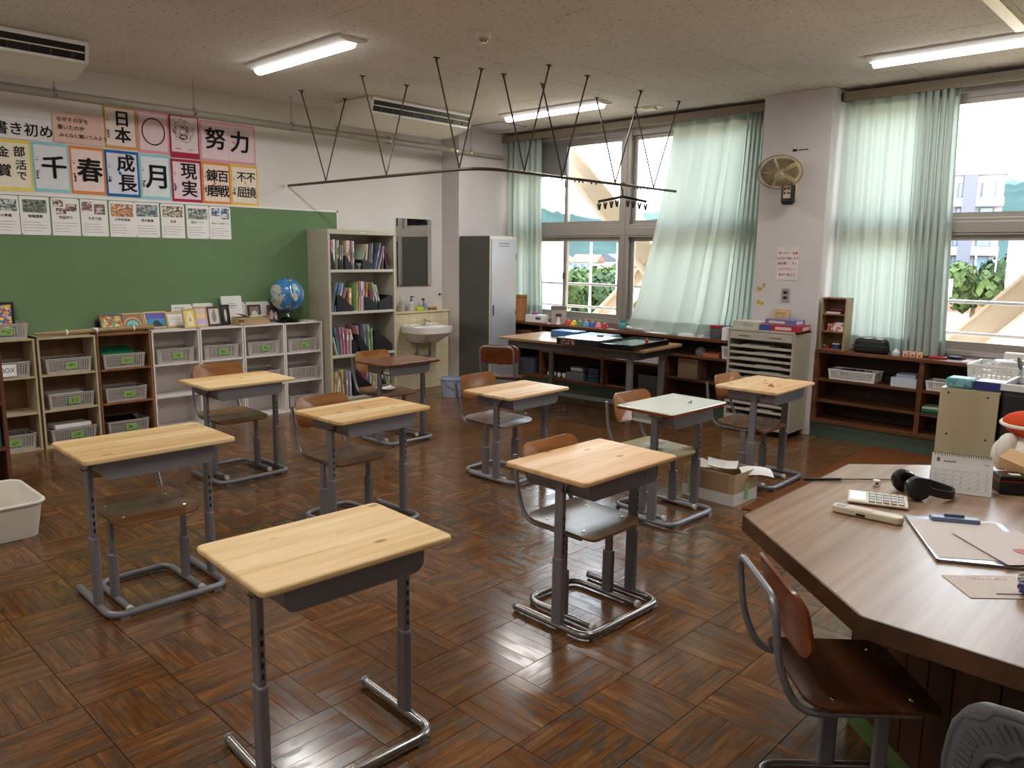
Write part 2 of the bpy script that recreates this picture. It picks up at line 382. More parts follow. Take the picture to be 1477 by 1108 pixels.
# ---- floor: sub-floor plus parquet planks (blocks of five strips, 305 mm)
floor = struct(MB().box(XL-0.15, XW+0.2, YF-0.15, YB+0.2, -0.25, -0.016).build('floor', plain((24,16,10), 0.9)))
BS, NP = 0.305, 5
def plank(x0, y0, along_y, k, z):
    w_ = BS/NP; g = 0.0009
    q = 0.0014; lo = q if k == 0 else g*0.6; hi = q if k == NP-1 else g*0.6
    if along_y: a = (x0+k*w_+lo, x0+(k+1)*w_-hi, y0+q, y0+BS-q)
    else: a = (x0+q, x0+BS-q, y0+k*w_+lo, y0+(k+1)*w_-hi)
    return a, z
def add_plank(mb, a, z, along_y, off=(0,0)):
    x0, x1, y0, y1 = a; e = 0.0002
    o = len(mb.v); ou, ov = off[0]+random.uniform(0, 0.25), off[1]+random.uniform(0, 0.05)
    vs = [(x0,y0,-0.016),(x1,y0,-0.016),(x1,y1,-0.016),(x0,y1,-0.016),(x0,y0,z-e),(x1,y0,z-e),(x1,y1,z-e),(x0,y1,z-e),
          (x0+e,y0+e,z),(x1-e,y0+e,z),(x1-e,y1-e,z),(x0+e,y1-e,z)]
    mb.add(vs, [(0,1,5,4),(1,2,6,5),(2,3,7,6),(3,0,4,7),(4,5,9,8),(5,6,10,9),(6,7,11,10),(7,4,8,11),(8,9,10,11)])
    if mb.uv is None: mb.uv = []
    for v in vs:
        u_, w2 = (v[1], v[0]) if along_y else (v[0], v[1]); mb.uv.append((u_+ou, w2+ov))
def seen(x, y):
    v = Vector((x, y, -1.58)); d = v.dot(_F)
    if d < 0.3: return None
    px = 738.5 + 1120*v.dot(_R)/d; py = 554 - 1120*v.dot(_U)/d
    return d if (-20 < px < 1500 and py < 1125) else None
cells = []
nx0, nx1 = int((XL-2.0)/BS)-1, int((XW-2.0)/BS)+1; ny0, ny1 = int((YF-1.565)/BS)-1, int((YB-1.565)/BS)+1
for i in range(nx0, nx1):
    for j in range(ny0, ny1):
        x0, y0 = 2.0+(i)*BS, 1.565+j*BS
        if x0 < XL-0.1 or x0+BS > XW+0.12 or y0 < YF-0.1 or y0+BS > YB+0.15: continue
        ay = ((i+j) % 2 != 0); off = (random.uniform(0, 60), random.uniform(0, 60))
        for k in range(NP):
            a, z = plank(x0, y0, ay, k, random.uniform(-0.0005, 0.0005))
            d = seen((a[0]+a[1])/2, (a[2]+a[3])/2); cells.append((d if d is not None else 99, a, z, ay, off))
cells.sort(key=lambda c: c[0])
for d, a, z, ay, off in cells[:300]:
    mb = MB(); add_plank(mb, a, z, ay, off); mb.build('plank', M['floor'], floor)
mb = MB()
for d, a, z, ay, off in cells[300:]: add_plank(mb, a, z, ay, off)
tag(mb.build('planks', M['floor'], floor), kind='stuff')
# ---- ceiling: slab plus mineral-fibre boards 910 x 455 in running bond
ceil = struct(MB().box(XL-0.15, XW+0.2, YF-0.15, YB+0.2, ZC+0.012, ZC+0.35).build('ceiling', plain((150,138,120), 0.9)))
def ctile(lx, ly):
    e = 0.0028; g = 0.0006; a, b_ = lx/2-g, ly/2-g
    vs = [(-a,-b_,0.012),(a,-b_,0.012),(a,b_,0.012),(-a,b_,0.012),(-a,-b_,e),(a,-b_,e),(a,b_,e),(-a,b_,e),(-a+e,-b_+e,0),(a-e,-b_+e,0),(a-e,b_-e,0),(-a+e,b_-e,0)]
    return MB().add(vs, [(0,4,5,1),(1,5,6,2),(2,6,7,3),(3,7,4,0),(4,8,9,5),(5,9,10,6),(6,10,11,7),(7,11,8,4),(8,11,10,9)]).mesh('ceiling_board', M['ceil'])
ct = {}
TX, TY = 0.91, 0.455; y = YB - TY*int((YB-YF)/TY+1); row = 0
while y < YB-0.02:
    x = XL - (TX/2 if row % 2 else 0.0)
    while x < XW:
        a0, a1 = max(x, XL), min(x+TX, XW); b0, b1 = max(y, YF), min(y+TY, YB)
        if a1-a0 > 0.03:
            key = (round(a1-a0,3), round(b1-b0,3))
            if key not in ct: ct[key] = ctile(*key)
            o = bpy.data.objects.new('ceiling_board', ct[key]); COL.objects.link(o); o.parent = ceil
            o.location = ((a0+a1)/2, (b0+b1)/2, ZC + random.choice((0, 0, 0.0006, 0.0012)))
        x += TX
    y += TY; row += 1
# ---- walls
struct(MB().box(XL-0.15, XW+0.2, YB, YB+0.2, -0.25, ZC+0.3).build('wall_back', M['wall']))
struct(MB().box(XL-0.15, XL, YF-0.15, YB, -0.25, ZC+0.3).build('wall_left', M['wall']))
struct(MB().box(XL, XW+0.2, YF-0.15, YF, -0.25, ZC+0.3).build('wall_front', M['wall']))
struct(MB().box(6.23, XW+0.25, 6.80, YB, 0, ZC).build('wall_corner_pillar', M['wall2'], bevel=0.006))
struct(MB().box(6.80, XW+0.25, 2.765, 3.385, 0, ZC).build('wall_window_pillar', M['wall2'], bevel=0.006))
struct(MB().box(6.80, XW+0.25, -1.26, -0.64, 0, ZC).build('wall_front_pillar', M['wall2'], bevel=0.006))
for nm, a, b_ in (('wall_sill_far', 3.385, 6.80), ('wall_sill_near', -0.64, 2.765)):
    struct(MB().box(XW, XW+0.2, a, b_, -0.25, 0.84).build(nm, M['wall2']))
    struct(MB().box(XW, XW+0.2, a, b_, 2.88, ZC+0.3).build(nm.replace('sill', 'lintel'), M['wall2']))
struct(MB().box(XW, XW+0.2, YF, -1.26, -0.25, ZC+0.3).build('wall_window_end', M['wall2']))
struct(MB().box(5.22, 6.23, YB-0.012, YB, 0.0, 0.07).box(6.215, 6.23, 6.79, YB, 0, 0.075).box(6.215, 6.70, 6.785, 6.80, 0, 0.075).build('baseboard_back', plain((60,40,32), 0.5)))
struct(MB().box(XL, 1.36, YB-0.012, YB, 0.0, 0.07).build('baseboard_left', plain((60,40,32), 0.5)))
# tiled wainscot behind the wash basin, with its ledge
wsc = struct(MB().box(5.235, 6.225, 6.985, YB, 0.0, 0.90).box(5.235, 6.228, 6.962, YB, 0.895, 0.915).build('wall_wainscot', plain((226,212,170), 0.35, 0, 0.03)))
tm = MB().box(-0.0485, 0.0485, -0.012, 0, -0.0485, 0.0485).mesh('wall_tile', plain((226,214,178), 0.22, 0, 0.03, 3))
for i in range(10):
    for k in range(9):
        o = bpy.data.objects.new('wall_tile', tm); COL.objects.link(o); o.parent = wsc; o.location = (5.285+i*0.0985, 6.985, 0.05+k*0.0985)
# ---- windows
def window_bay(nm, y0, y1):
    W = bpy.data.objects.new(nm, None); COL.objects.link(W); struct(W)
    ym = (y0+y1)/2; z0, zt0, zt1, z1 = 0.84, 1.775, 1.915, 2.88; X0 = XW+0.02
    MB().box(X0, X0+0.09, y0, y1, z0, z0+0.035).box(X0, X0+0.09, y0, y1, z1-0.035, z1).box(X0, X0+0.09, y0, y0+0.035, z0, z1).box(X0, X0+0.09, y1-0.035, y1, z0, z1).build('outer_frame', M['frame'], W)
    MB().box(X0-0.012, X0+0.10, ym-0.055, ym+0.055, z0, z1).box(X0-0.02, X0, ym-0.012, ym+0.012, z0, z1).build('mullion', M['frame'], W, bevel=0.004)
    MB().box(X0-0.008, X0+0.10, y0, y1, zt0, zt1).box(X0-0.016, X0, y0, y1, zt0+0.02, zt1-0.03).build('transom', M['frame'], W, bevel=0.004)
    MB().box(XW-0.03, X0+0.1, y0, y1, z0-0.03, z0+0.008).build('sill_board', M['alu'], W, bevel=0.003)
    s = 0.042
    for a, b_ in ((y0+0.035, ym-0.055), (ym+0.055, y1-0.035)):
        h = (a+b_)/2
        for za, zb in ((z0+0.035, zt0), (zt1, z1-0.035)):
            for q, (ya, yb) in enumerate(((a, h+0.02), (h-0.02, b_))):
                xx = X0+0.018 + 0.03*q
                S = MB().box(xx, xx+0.026, ya, yb, za, za+s).box(xx, xx+0.026, ya, yb, zb-s, zb).box(xx, xx+0.026, ya, ya+s, za+s, zb-s).box(xx, xx+0.026, yb-s, yb, za+s, zb-s).build('sash', M['frame'], W)
                MB().box(xx+0.011, xx+0.015, ya+s, yb-s, za+s, zb-s).build('pane', M['glass'], S)
            MB().box(X0-0.004, X0+0.018, h-0.012, h+0.012, (za+zb)/2-0.03, (za+zb)/2+0.04).build('latch', M['greydark'], W)
    return W
W1 = window_bay('window_1', 3.385, 6.80)
W2 = window_bay('window_2', -0.64, 2.765)
# grey blanking panel in the far upper pane
MB().box(XW+0.005, XW+0.03, 5.93, 6.76, 2.48, 2.845).build('vent_panel', plain((112,110,106), 0.5), W1)
# curtain boxes above the windows
for k, (a, b_) in enumerate(((3.43, 6.82), (-0.60, 2.75))):
    o = MB().box(6.925, 6.94, a, b_, 2.895, 2.968).box(6.94, XW, a, b_, 2.955, 2.968).box(6.925, XW, b_-0.012, b_, 2.895, 2.968).box(6.925, XW, a, a+0.012, 2.895, 2.968).build('trim_%d' % (k+1), plain((134,120,100), 0.5))
    struct(o); MB().box(6.985, 7.005, a+0.02, b_-0.02, 2.915, 2.93).build('curtain_rail', M['alu'], o)
# ---- window ledges with built-in shelves
def ledge(nm, label, y0, y1, posts, shelves, cat='shelf'):
    T = thing(nm, label, cat, (6.8, (y0+y1)/2, 0)); ox, oy = 6.8, (y0+y1)/2
    def b(x0, x1, a, c, z0, z1): return MB().box(x0-ox, x1-ox, a-oy, c-oy, z0, z1)
    b(6.79, XW-0.002, y0, y1, 0.755, 0.785).build('worktop', M['brownshelf'], T, bevel=0.004)
    b(6.82, XW-0.002, y0, y1, 0.0, 0.135).build('plinth', plain((74,92,76), 0.6), T)
    b(6.80, XW-0.02, y0, y1, 0.135, 0.165).build('bottom_board', M['brownshelf'], T)
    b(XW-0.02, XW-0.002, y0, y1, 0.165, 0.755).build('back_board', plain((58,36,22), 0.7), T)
    for p in posts: b(6.80, XW-0.02, p-0.018, p+0.018, 0.165, 0.755).build('upright', M['brownshelf'], T)
    for a, c, z in shelves: b(6.81, XW-0.02, a+0.018, c-0.018, z-0.022, z).build('shelf_board', M['brownshelf'], T)
    return T
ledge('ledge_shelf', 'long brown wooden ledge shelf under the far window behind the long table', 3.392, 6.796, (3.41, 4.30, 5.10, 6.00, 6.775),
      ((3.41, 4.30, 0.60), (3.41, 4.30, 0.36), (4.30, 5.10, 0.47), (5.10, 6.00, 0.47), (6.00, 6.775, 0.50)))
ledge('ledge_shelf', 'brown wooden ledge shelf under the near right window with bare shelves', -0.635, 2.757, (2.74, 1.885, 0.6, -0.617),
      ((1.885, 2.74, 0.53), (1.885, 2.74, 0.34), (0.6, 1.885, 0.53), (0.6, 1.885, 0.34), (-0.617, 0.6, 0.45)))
# ---- notice board on the back wall
gb = struct(MB().box(-0.6, 4.75, YB-0.022, YB-0.002, 0.72, 1.985).build('wall_notice_board', plain((106,134,94), 0.75, 0, 0.05, 2.5, 0.25)))
MB().box(-0.62, 4.765, YB-0.028, YB-0.001, 1.982, 2.0).box(4.748, 4.765, YB-0.028, YB-0.001, 0.70, 2.0).box(-0.62, 4.765, YB-0.028, YB-0.001, 0.70, 0.722).build('board_frame', M['white'], gb)
# ---- carpet
tag(MB().box(4.45, 6.78, 0.2, 2.2, 0.0015, 0.007).build('carpet', plain((106,64,34), 0.9, 0, 0.12, 30, 0.1)), 'orange brown carpet lying behind the octagonal table', 'carpet')
# ---- ceiling lights
led = emit_mat('led_diffuser', (1.0, 0.98, 0.95), 5.0)
def ceiling_light(label, x, y, n):
    T = thing('ceiling_light', label, 'ceiling light', (x, y, ZC), 0, 'ceiling lights')
    MB().prism_y([(-0.115, 0.0), (-0.112, -0.012), (-0.045, -0.032), (0.045, -0.032), (0.112, -0.012), (0.115, 0.0)], -0.64, 0.64).build('housing', M['white'], T)
    prof = [(0.042*math.cos(rad(a)), -0.032 - 0.036*math.sin(rad(a))) for a in range(0, 181, 20)]
    MB().prism_y(prof, -0.615, 0.615).build('diffuser', led, T)
    ld = bpy.data.lights.new('tube_glow', 'AREA'); lo = bpy.data.objects.new('tube_glow', ld); COL.objects.link(lo); lo.parent = T
    ld.shape = 'RECTANGLE'; ld.size = 0.08; ld.size_y = 1.2; ld.energy = LED_POWER; ld.color = (1.0, 0.98, 0.95); lo.location = (0, 0, -0.075)
    return T
ceiling_light('lit LED ceiling light above the pine desks, left of the hanging rail', 3.25, 5.24, 0)
ceiling_light('lit LED ceiling light beyond the hanging rail near the far window', 6.06, 5.25, 1)
ceiling_light('lit LED ceiling light at the upper right corner, near the right window', 6.06, 1.58, 2)
ceiling_light('LED ceiling light overhead in front of the camera', 3.25, 1.58, 3)
ceiling_light('LED ceiling light at the left wall above the brown bookcase', 0.45, 5.24, 4)
ceiling_light('LED ceiling light at the left beside the camera', 0.45, 1.58, 5)
# ---- ceiling air conditioners
def aircon(label, x0, x1):
    T = thing('air_conditioner', label, 'air conditioner', ((x0+x1)/2, 6.42, ZC), 0, 'ceiling air conditioners'); h = (x1-x0)/2; dy = -6.42
    prof = [(6.09+dy, -0.002), (6.13+dy, -0.150), (6.42+dy, -0.215), (6.58+dy, -0.215), (6.67+dy, -0.17), (6.69+dy, -0.002)]
    MB().prism_x(prof, -h, h).build('casing', M['offwhite'], T, bevel=0.012)
    # outlet on the sloping front face
    def fp(t, off): # t: 0 top - 1 bottom of the face
        return (6.09+dy + 0.04*t - off, -0.002 - 0.148*t - off*0.25)
    def slab(x0_, x1_, t0, t1, o0, o1):
        a, b, c, d = fp(t0, o0), fp(t1, o0), fp(t1, o1), fp(t0, o1); return MB().prism_x([a, b, c, d], x0_, x1_)
    slab(-h+0.03, h-0.03, 0.22, 0.86, -0.0005, 0.004).build('outlet', M['blackgloss'], T)
    f = MB()
    for a in ((-h+0.01, h-0.01, 0.10, 0.22), (-h+0.01, h-0.01, 0.86, 0.98), (-h+0.01, -h+0.03, 0.1, 0.98), (h-0.03, h-0.01, 0.1, 0.98)):
        s_ = slab(a[0], a[1], a[2], a[3], 0.0005, 0.013); f.add(s_.v, s_.f)
    f.build('outlet_frame', M['white'], T)
    slab(-h+0.035, h-0.035, 0.49, 0.55, 0.006, 0.016).build('louvre', M['cream'], T)
    for k in range(9):
        xx = -h + 0.12 + k*(2*h-0.24)/8; slab(xx, xx+0.012, 0.56, 0.85, 0.004, 0.009).build('vane', M['dark'], T)
    return T
aircon('ceiling air conditioner above the calligraphy posters at the upper left', 0.83, 2.10)
aircon('ceiling air conditioner hanging above the wash basin and mirror', 4.49, 5.76)
# ---- insulated pipe along the back wall
PT = thing('pipe', 'grey insulated pipe running under the ceiling along the back wall', 'pipe', (0, 6.74, 2.724)); g2 = plain((146,138,124), 0.5)
MB().tube([(XL+0.01,0,0),(6.02,0,0)], 0.033, 12).build('insulated_pipe', g2, PT, smooth='auto')
MB().tube([(6.02,0,0),(6.16,0,0)], 0.037, 12).tube([(6.16,0,-0.003),(6.2,0,-0.003)], 0.030, 10).build('coupling', plain((176,168,150), 0.35, 0.3), PT, smooth='auto')
MB().tube([(6.2,0.0,-0.008),(6.905,0.0,-0.008)], 0.018, 10).build('thin_pipe', plain((168,158,138), 0.45), PT, smooth='auto')
for xx in (2.05, 3.12, 4.05, 5.18, 6.12, 6.36):
    MB().tube([(xx,0,0.276),(xx,0,0.03)], 0.004, 6).tube([(xx-0.012,0,0.036),(xx+0.012,0,0.036)], 0.012, 8).tube([(xx-0.01,0,0.0),(xx+0.01,0,0.0)], 0.0385 if xx < 6.2 else 0.024, 12).tube([(xx,0,0.276),(xx,0,0.27)], 0.014, 8).build('hanger', M['chrome'], PT)
MB().tube([(4.55,0,0.065),(4.55,0,0.0)], 0.014, 8).build('drain_pipe', g2, PT)
# ---- L-shaped curtain rail hung on rods
RZ = 2.218
HR = thing('hanging_rail', 'dark L-shaped partition rail hung from the ceiling on V rods', 'rail', (4.2, 4.34, RZ)); steel = plain((84,70,58), 0.4, 0.5)
MB().tube(arc_path([(0, 2.74, 0), (0, 0, 0), (2.72, 0, 0)], 0.28, 8), 0.0125, 8).build('rail', steel, HR, smooth='auto')
def vrod(a1, a2, c):
    for a in (a1, a2):
        p0 = Vector((a[0]-4.2, a[1]-4.34, ZC-RZ-0.001)); p1 = Vector((c[0]-4.2, c[1]-4.34, 0.01))
        R_ = MB().tube([p0 - Vector((0,0,0.02)), p0.lerp(p1, 0.55), p1], 0.0066, 6).build('rod', steel, HR)
        MB().box(p0.x-0.022, p0.x+0.022, p0.y-0.012, p0.y+0.012, p0.z-0.006, p0.z).tube([p0, p0-Vector((0,0,0.028))], 0.009, 6).build('ceiling_clip', M['dark'], R_)
for yy in (6.42, 5.5, 4.58): vrod((3.97, yy), (4.43, yy), (4.2, yy))
for xx in (4.68, 5.15, 5.90, 6.52): vrod((xx, 4.58), (xx, 4.10), (xx, 4.34))
# rail runners and stops
rr = MB()
for xx in (5.15, 5.32, 5.38, 5.43, 5.55, 5.62, 6.2, 6.26, 6.3, 6.42): rr.box(xx-4.2-0.006, xx-4.2+0.006, -0.004, 0.004, -0.026, -0.01)
tag(rr.build('runners', M['dark'], HR), kind='stuff')
# pinch hanger on the rail
PH = thing('pinch_hanger', 'black clothes hanger with small pegs hanging on the rail', 'clothes hanger', (6.02, 4.34, RZ))
MB().tube([(0,-0.016,0.0),(0,-0.012,0.016),(0,0.006,0.021),(0,0.02,0.008),(0,0.014,-0.03),(0,0,-0.05),(0,0,-0.105)], 0.006, 6).build('hook', M['black'], PH)
MB().tube([(-0.125,0.185,-0.150),(0,0,-0.105),(0.125,-0.185,-0.150)], 0.013, 6).build('arms', M['black'], PH)
for k in range(8):
    t = (-0.95, -0.7, -0.45, -0.22, 0.22, 0.45, 0.7, 0.95)[k]; px_, py_ = 0.125*t, -0.185*t; pz = -0.105-0.04*abs(t)
    MB().tube([(px_,py_,pz),(px_,py_,pz-0.03)], 0.002, 5).obox((px_,py_-0.008,pz-0.055), (0.014,0.010,0.06), (rad(14),0,0)).obox((px_,py_+0.008,pz-0.055), (0.014,0.010,0.06), (rad(-14),0,0)).build('peg', M['black'], PH)
# access hatch and trim strip in the ceiling
T = thing('ceiling_hatch', 'square access hatch outlined in the ceiling beside the air conditioner', 'hatch', (6.50, 6.42, ZC))
MB().box(-0.23,0.23,-0.23,-0.215,-0.006,0).box(-0.23,0.23,0.215,0.23,-0.006,0).box(-0.23,-0.215,-0.215,0.215,-0.006,0).box(0.215,0.23,-0.215,0.215,-0.006,0).build('hatch_frame', M['alu'], T); MB().box(-0.21,0.21,-0.21,0.21,-0.004,0).build('hatch_panel', M['ceil'], T)
struct(MB().box(3.4, 5.9, 1.22, 1.29, ZC-0.012, ZC).build('trim_3', M['cream']))
# smoke detector, ceiling fitting
T = thing('smoke_detector', 'round white smoke detector on the ceiling', 'smoke detector', (3.75, 3.86, ZC))
MB().lathe([(0.055,0),(0.055,-0.02),(0.045,-0.035)], 20).build('base', M['offwhite'], T, smooth='auto'); MB().lathe([(0.03,-0.035),(0.034,-0.05),(0.02,-0.062)], 16).build('sensor', M['chrome'], T, smooth='auto')
T = thing('ceiling_outlet', 'small cream ceiling outlet near the far window rail', 'ceiling fitting', (6.6, 4.47, ZC))
MB().box(-0.05,0.05,-0.12,0.12,-0.008,0).build('plate', M['cream'], T); MB().box(-0.03,0.03,-0.06,0.06,-0.03,-0.008).build('socket', M['cream'], T)
# ================================================================== STUDENT DESKS AND CHAIRS
def board(w, d, t, r, fn, nu=12, nv=10):
    """rounded rectangular board following z = fn(x, y)"""
    mb = MB(); O = rrect(w, d, r, 4); n = len(O); rings = 5; top = []; 
    for q in range(rings):
        s = 1 - q/rings
        for x, y in O: top.append((x*s, y*s))
    for sgn in (1, -1):
        o = len(mb.v)
        for x, y in top: mb.v.append((x, y, fn(x, y) + sgn*t/2))
        mb.v.append((0, 0, fn(0, 0) + sgn*t/2)); c = o + rings*n
        for q in range(rings-1):
            for k in range(n):
                k2 = (k+1) % n; mb.f.append((o+q*n+k, o+q*n+k2, o+(q+1)*n+k2, o+(q+1)*n+k))
        for k in range(n): mb.f.append((o+(rings-1)*n+k, o+(rings-1)*n+(k+1) % n, c))
    h = rings*n + 1
    for k in range(n): mb.f.append((k, (k+1) % n, h+(k+1) % n, h+k))
    return mb
def make_desk(w, d, h, topmat, framemat, basemat, wall_t=0.022):
    T = thing('student_desk', '', 'desk')
    MB().prism(rrect(w, d, 0.022, 4), h-wall_t, h).build('desktop', topmat, T, bevel=0.007, seg=3)
    zt = h-wall_t-0.001; a = w/2-0.085; e = 0.002; rc = 0.038
    y0, y1 = -d/2+0.045, d/2-0.06; zb = zt-0.086
    prof = [(-a, zt)] + [(-a+rc-rc*math.cos(rad(t)), zb+rc-rc*math.sin(rad(t))) for t in range(0, 91, 18)] + [(a-rc+rc*math.sin(rad(t)), zb+rc-rc*math.cos(rad(t))) for t in range(0, 91, 18)] + [(a, zt)]
    tr = MB().prism_y(prof, y0, y0+e)          # front plate, then the wrapped floor and sides
    for (xa, za), (xb, zb_) in zip(prof[:-1], prof[1:]):
        nx_, nz_ = (zb_-za), -(xb-xa); L_ = math.hypot(nx_, nz_); nx_, nz_ = -nx_/L_*e, -nz_/L_*e
        tr.prism_y([(xa, za), (xb, zb_), (xb+nx_, zb_+nz_), (xa+nx_, za+nz_)], y0+e, y1)
    tray = tr.build('tray', framemat, T)
    MB().box(a-0.10, a-0.04, y0-0.002, y0, zt-0.052, zt-0.026).build('name_holder', M['grey'], tray, bevel=0.001)
    lx = w/2-0.068
    for s in (-1, 1):
        L = MB().box(s*lx-0.0125, s*lx+0.0125, -0.064, -0.018, 0.42*h, zt).build('leg', framemat, T, bevel=0.006)
        MB().box(s*lx-0.016, s*lx+0.016, -0.069, -0.013, 0.025, 0.47*h).build('lower_sleeve', framemat, L, bevel=0.009)
        MB().box(min(s*a, s*(lx+0.012)), max(s*a, s*(lx+0.012)), -0.10, 0.0, zt-0.030, zt).build('side_bracket', framemat, L, bevel=0.002)
        sl = MB()
        for q in range(5): sl.box(s*lx-0.004, s*lx+0.004, -0.0652, -0.0635, 0.5*h+q*0.035, 0.5*h+q*0.035+0.018)
        sl.build('height_slots', M['black'], L)
    lx2 = lx
    MB().tube(arc_path([(-lx2, d/2-0.02, 0.022), (-lx2, -d/2+0.02, 0.022), (lx2, -d/2+0.02, 0.022), (lx2, d/2-0.02, 0.022)], 0.07, 6), 0.0165, 10).build('base_tube', basemat, T, smooth='auto')
    for s in (-1, 1):
        MB().tube([(s*lx2, d/2-0.025, 0.022), (s*lx2, d/2-0.012, 0.022)], 0.0185, 10).build('end_cap', M['grey'], T)
        MB().box(s*(lx2-0.05)-0.02, s*(lx2-0.05)+0.02, -d/2+0.006, -d/2+0.034, 0.0005, 0.012).build('foot_pad', M['grey'], T)
    hx = -lx-0.012; MB().tube([(hx,-0.08,zt-0.05),(hx-0.02,-0.08,zt-0.052),(hx-0.03,-0.08,zt-0.04)], 0.004, 6).tube([(hx+0.004,-0.08,zt-0.008),(hx-0.004,-0.08,zt-0.05)], 0.003, 6).build('bag_hook', M['tubechrome'], T)
    return T
def make_chair(seatmat, framemat, basemat, zs=0.41, zb=0.72, sm2=None, arch=False):
    T = thing('student_chair', '', 'chair')
    def sf(x, y): return zs - 0.010*(1-(x/0.19)**2)*0.6 - (0.05*max(0, (-y-0.10)/0.09)**2*0.35) + 0.02*max(0, (y-0.09)/0.1)**2
    st = board(0.385, 0.37, 0.011, 0.055, sf).build('seat', seatmat, T, smooth='auto')
    for s in (-1, 1):
        for y in (-0.11, 0.10): MB().lathe([(0.007, 0), (0.005, 0.003)], 8, (s*0.135, y, sf(s*0.135, y)+0.0055)).build('screw', M['chrome'], st)
    def bf(x, z): return 0.030*(x/0.18)**2
    bk = board(0.375, 0.185, 0.010, 0.06, bf)
    m = Matrix.Translation((0, 0.225, zb-0.085)) @ Euler((rad(90-12), 0, 0)).to_matrix().to_4x4()
    bk.move(m).build('backrest', sm2 or seatmat, T, smooth='auto')
    x = 0.162; zu = zs-0.022
    def tb(z): return 0.235 + (z-zs)*0.12 + 0.012
    pts = [(-x, -0.12, zu), (-x, 0.20, zu), (-x, tb(zs+0.10), zs+0.10), (-x, tb(zb), zb-0.002), (x, tb(zb), zb-0.002), (x, tb(zs+0.10), zs+0.10), (x, 0.20, zu), (x, -0.12, zu)]
    if arch: MB().tube(arc_path(pts, 0.06, 6), 0.0105, 8).build('back_frame', framemat, T, smooth='auto')
    else:
        for q in (pts[:3] + [(-x, tb(zb-0.05), zb-0.05)], [(x, tb(zb-0.05), zb-0.05)] + pts[5:]): MB().tube(arc_path(q, 0.06, 6), 0.0105, 8).build('back_frame', framemat, T, smooth='auto')
    for s in (-1, 1):
        L = MB().box(s*x-0.010, s*x+0.010, -0.04, -0.004, 0.2, zu+0.004).build('leg', framemat, T, bevel=0.005)
        MB().box(s*x-0.015, s*x+0.015, -0.049, 0.005, 0.024, 0.23).build('lower_sleeve', framemat, L, bevel=0.008)
    MB().tube(arc_path([(-x, -0.19, 0.020), (-x, 0.19, 0.020), (x, 0.19, 0.020), (x, -0.19, 0.020)], 0.07, 6), 0.0145, 10).build('base_tube', basemat, T, smooth='auto')
    for s in (-1, 1): MB().tube([(s*x, -0.203, 0.020), (s*x, -0.185, 0.020)], 0.0165, 10).build('end_cap', M['offwhite'], T)
    MB().tube([(-x, -0.02, zu-0.01), (x, -0.02, zu-0.01)], 0.009, 6).build('cross_bar', framemat, T)
    return T
DG, CG = 'student desks', 'student chairs'
whitetop = plain((206,202,190), 0.12, 0, 0.02, 3)
DESKS = [ # x, y, h, rot, w, d, top, label
 (1.283, 2.005, 0.690, -3.2, 0.65, 0.45, 'pine', 'nearest pine-topped desk in the left foreground, without a chair'),
 (1.345, 3.570, 0.726, -1.0, 0.65, 0.45, 'pine', 'leftmost pine-topped desk, in front of the basket shelves'),
 (2.575, 5.100, 0.690, 0.2, 0.65, 0.45, 'pine', 'pine-topped desk farthest back, beside the white shelves'),
 (2.605, 3.655, 0.688, 1.5, 0.65, 0.45, 'pine', 'pine-topped desk in the middle of the room, second row, left of the dark brown desk'),
 (4.040, 5.160, 0.688, 0.8, 0.60, 0.40, 'darktop', 'dark brown topped desk in front of the steel bookcase'),
 (3.990, 3.735, 0.632, 1.2, 0.65, 0.45, 'pine2', 'low pine-topped desk in front of the grey locker'),
 (2.645, 2.015, 0.700, -1.4, 0.65, 0.45, 'pine2', 'pale pine-topped desk in the centre foreground'),
 (4.022, 2.476, 0.700, -1.7, 0.60, 0.40, 'white', 'small desk with a glossy white top beside the cardboard box'),
 (5.166, 2.430, 0.700, 0.6, 0.65, 0.45, 'pine2', 'paint-stained pine-topped desk in front of the drawer cabinet'),
]
for x, y, h, a, w_, d_, tm_, lab in DESKS:
    o = make_desk(w_, d_, h, whitetop if tm_ == 'white' else M[tm_], M['grey'], M['tubechrome'] if x < 2.7 and y < 2.2 else M['grey'])
    o.location = (x, y, 0); o.rotation_euler.z = rad(a); tag(o, lab, 'desk', DG)
    if tm_ == 'darktop':
        MB().box(-0.2172,-0.215,-0.15,-0.075,0.60,0.655).build('name_sticker', M['paper'], o)
    if tm_ == 'white':
        MB().box(-0.2172,-0.215,-0.01,0.13,0.605,0.665).build('timetable_sticker', M['paper'], o)
        MB().prism(rrect(0.602,0.402,0.022,4), 0.679, 0.694).build('edge_band', M['plydark'], o)
CHAIRS = [ # x, y, rot, zs, zb, seat, label
 (1.335, 3.60, 0, 0.41, 0.70, 'ply', 'wooden chair with grey frame pushed under the leftmost desk'),
 (2.585, 5.215, 0, 0.41, 0.755, 'ply', 'wooden chair behind the desk farthest back by the white shelves'),
 (2.56, 3.80, 2, 0.40, 0.715, 'ply', 'wooden chair at the middle desk of the second row'),
 (4.05, 5.33, 0, 0.40, 0.72, 'ply', 'wooden chair at the dark brown topped desk'),
 (3.93, 3.86, 4, 0.40, 0.70, 'ply', 'wooden chair at the low pine desk in front of the locker'),
 (2.645, 2.055, -1, 0.415, 0.735, 'ply', 'wooden chair under the pale pine desk in the centre foreground'),
 (4.06, 2.60, -3, 0.39, 0.715, 'ply', 'wooden chair with a pale worn seat at the glossy white desk'),
 (5.13, 2.50, 0, 0.41, 0.735, 'ply', 'wooden chair at the paint-stained desk by the drawer cabinet'),
 (5.30, 5.13, 118, 0.42, 0.735, 'plydark', 'wooden chair turned towards the long table, beside the locker'),
 (2.14, 0.70, 43, 0.42, 0.715, 'plydark', 'dark varnished chair pushed in at the octagonal table in the right foreground'),
]
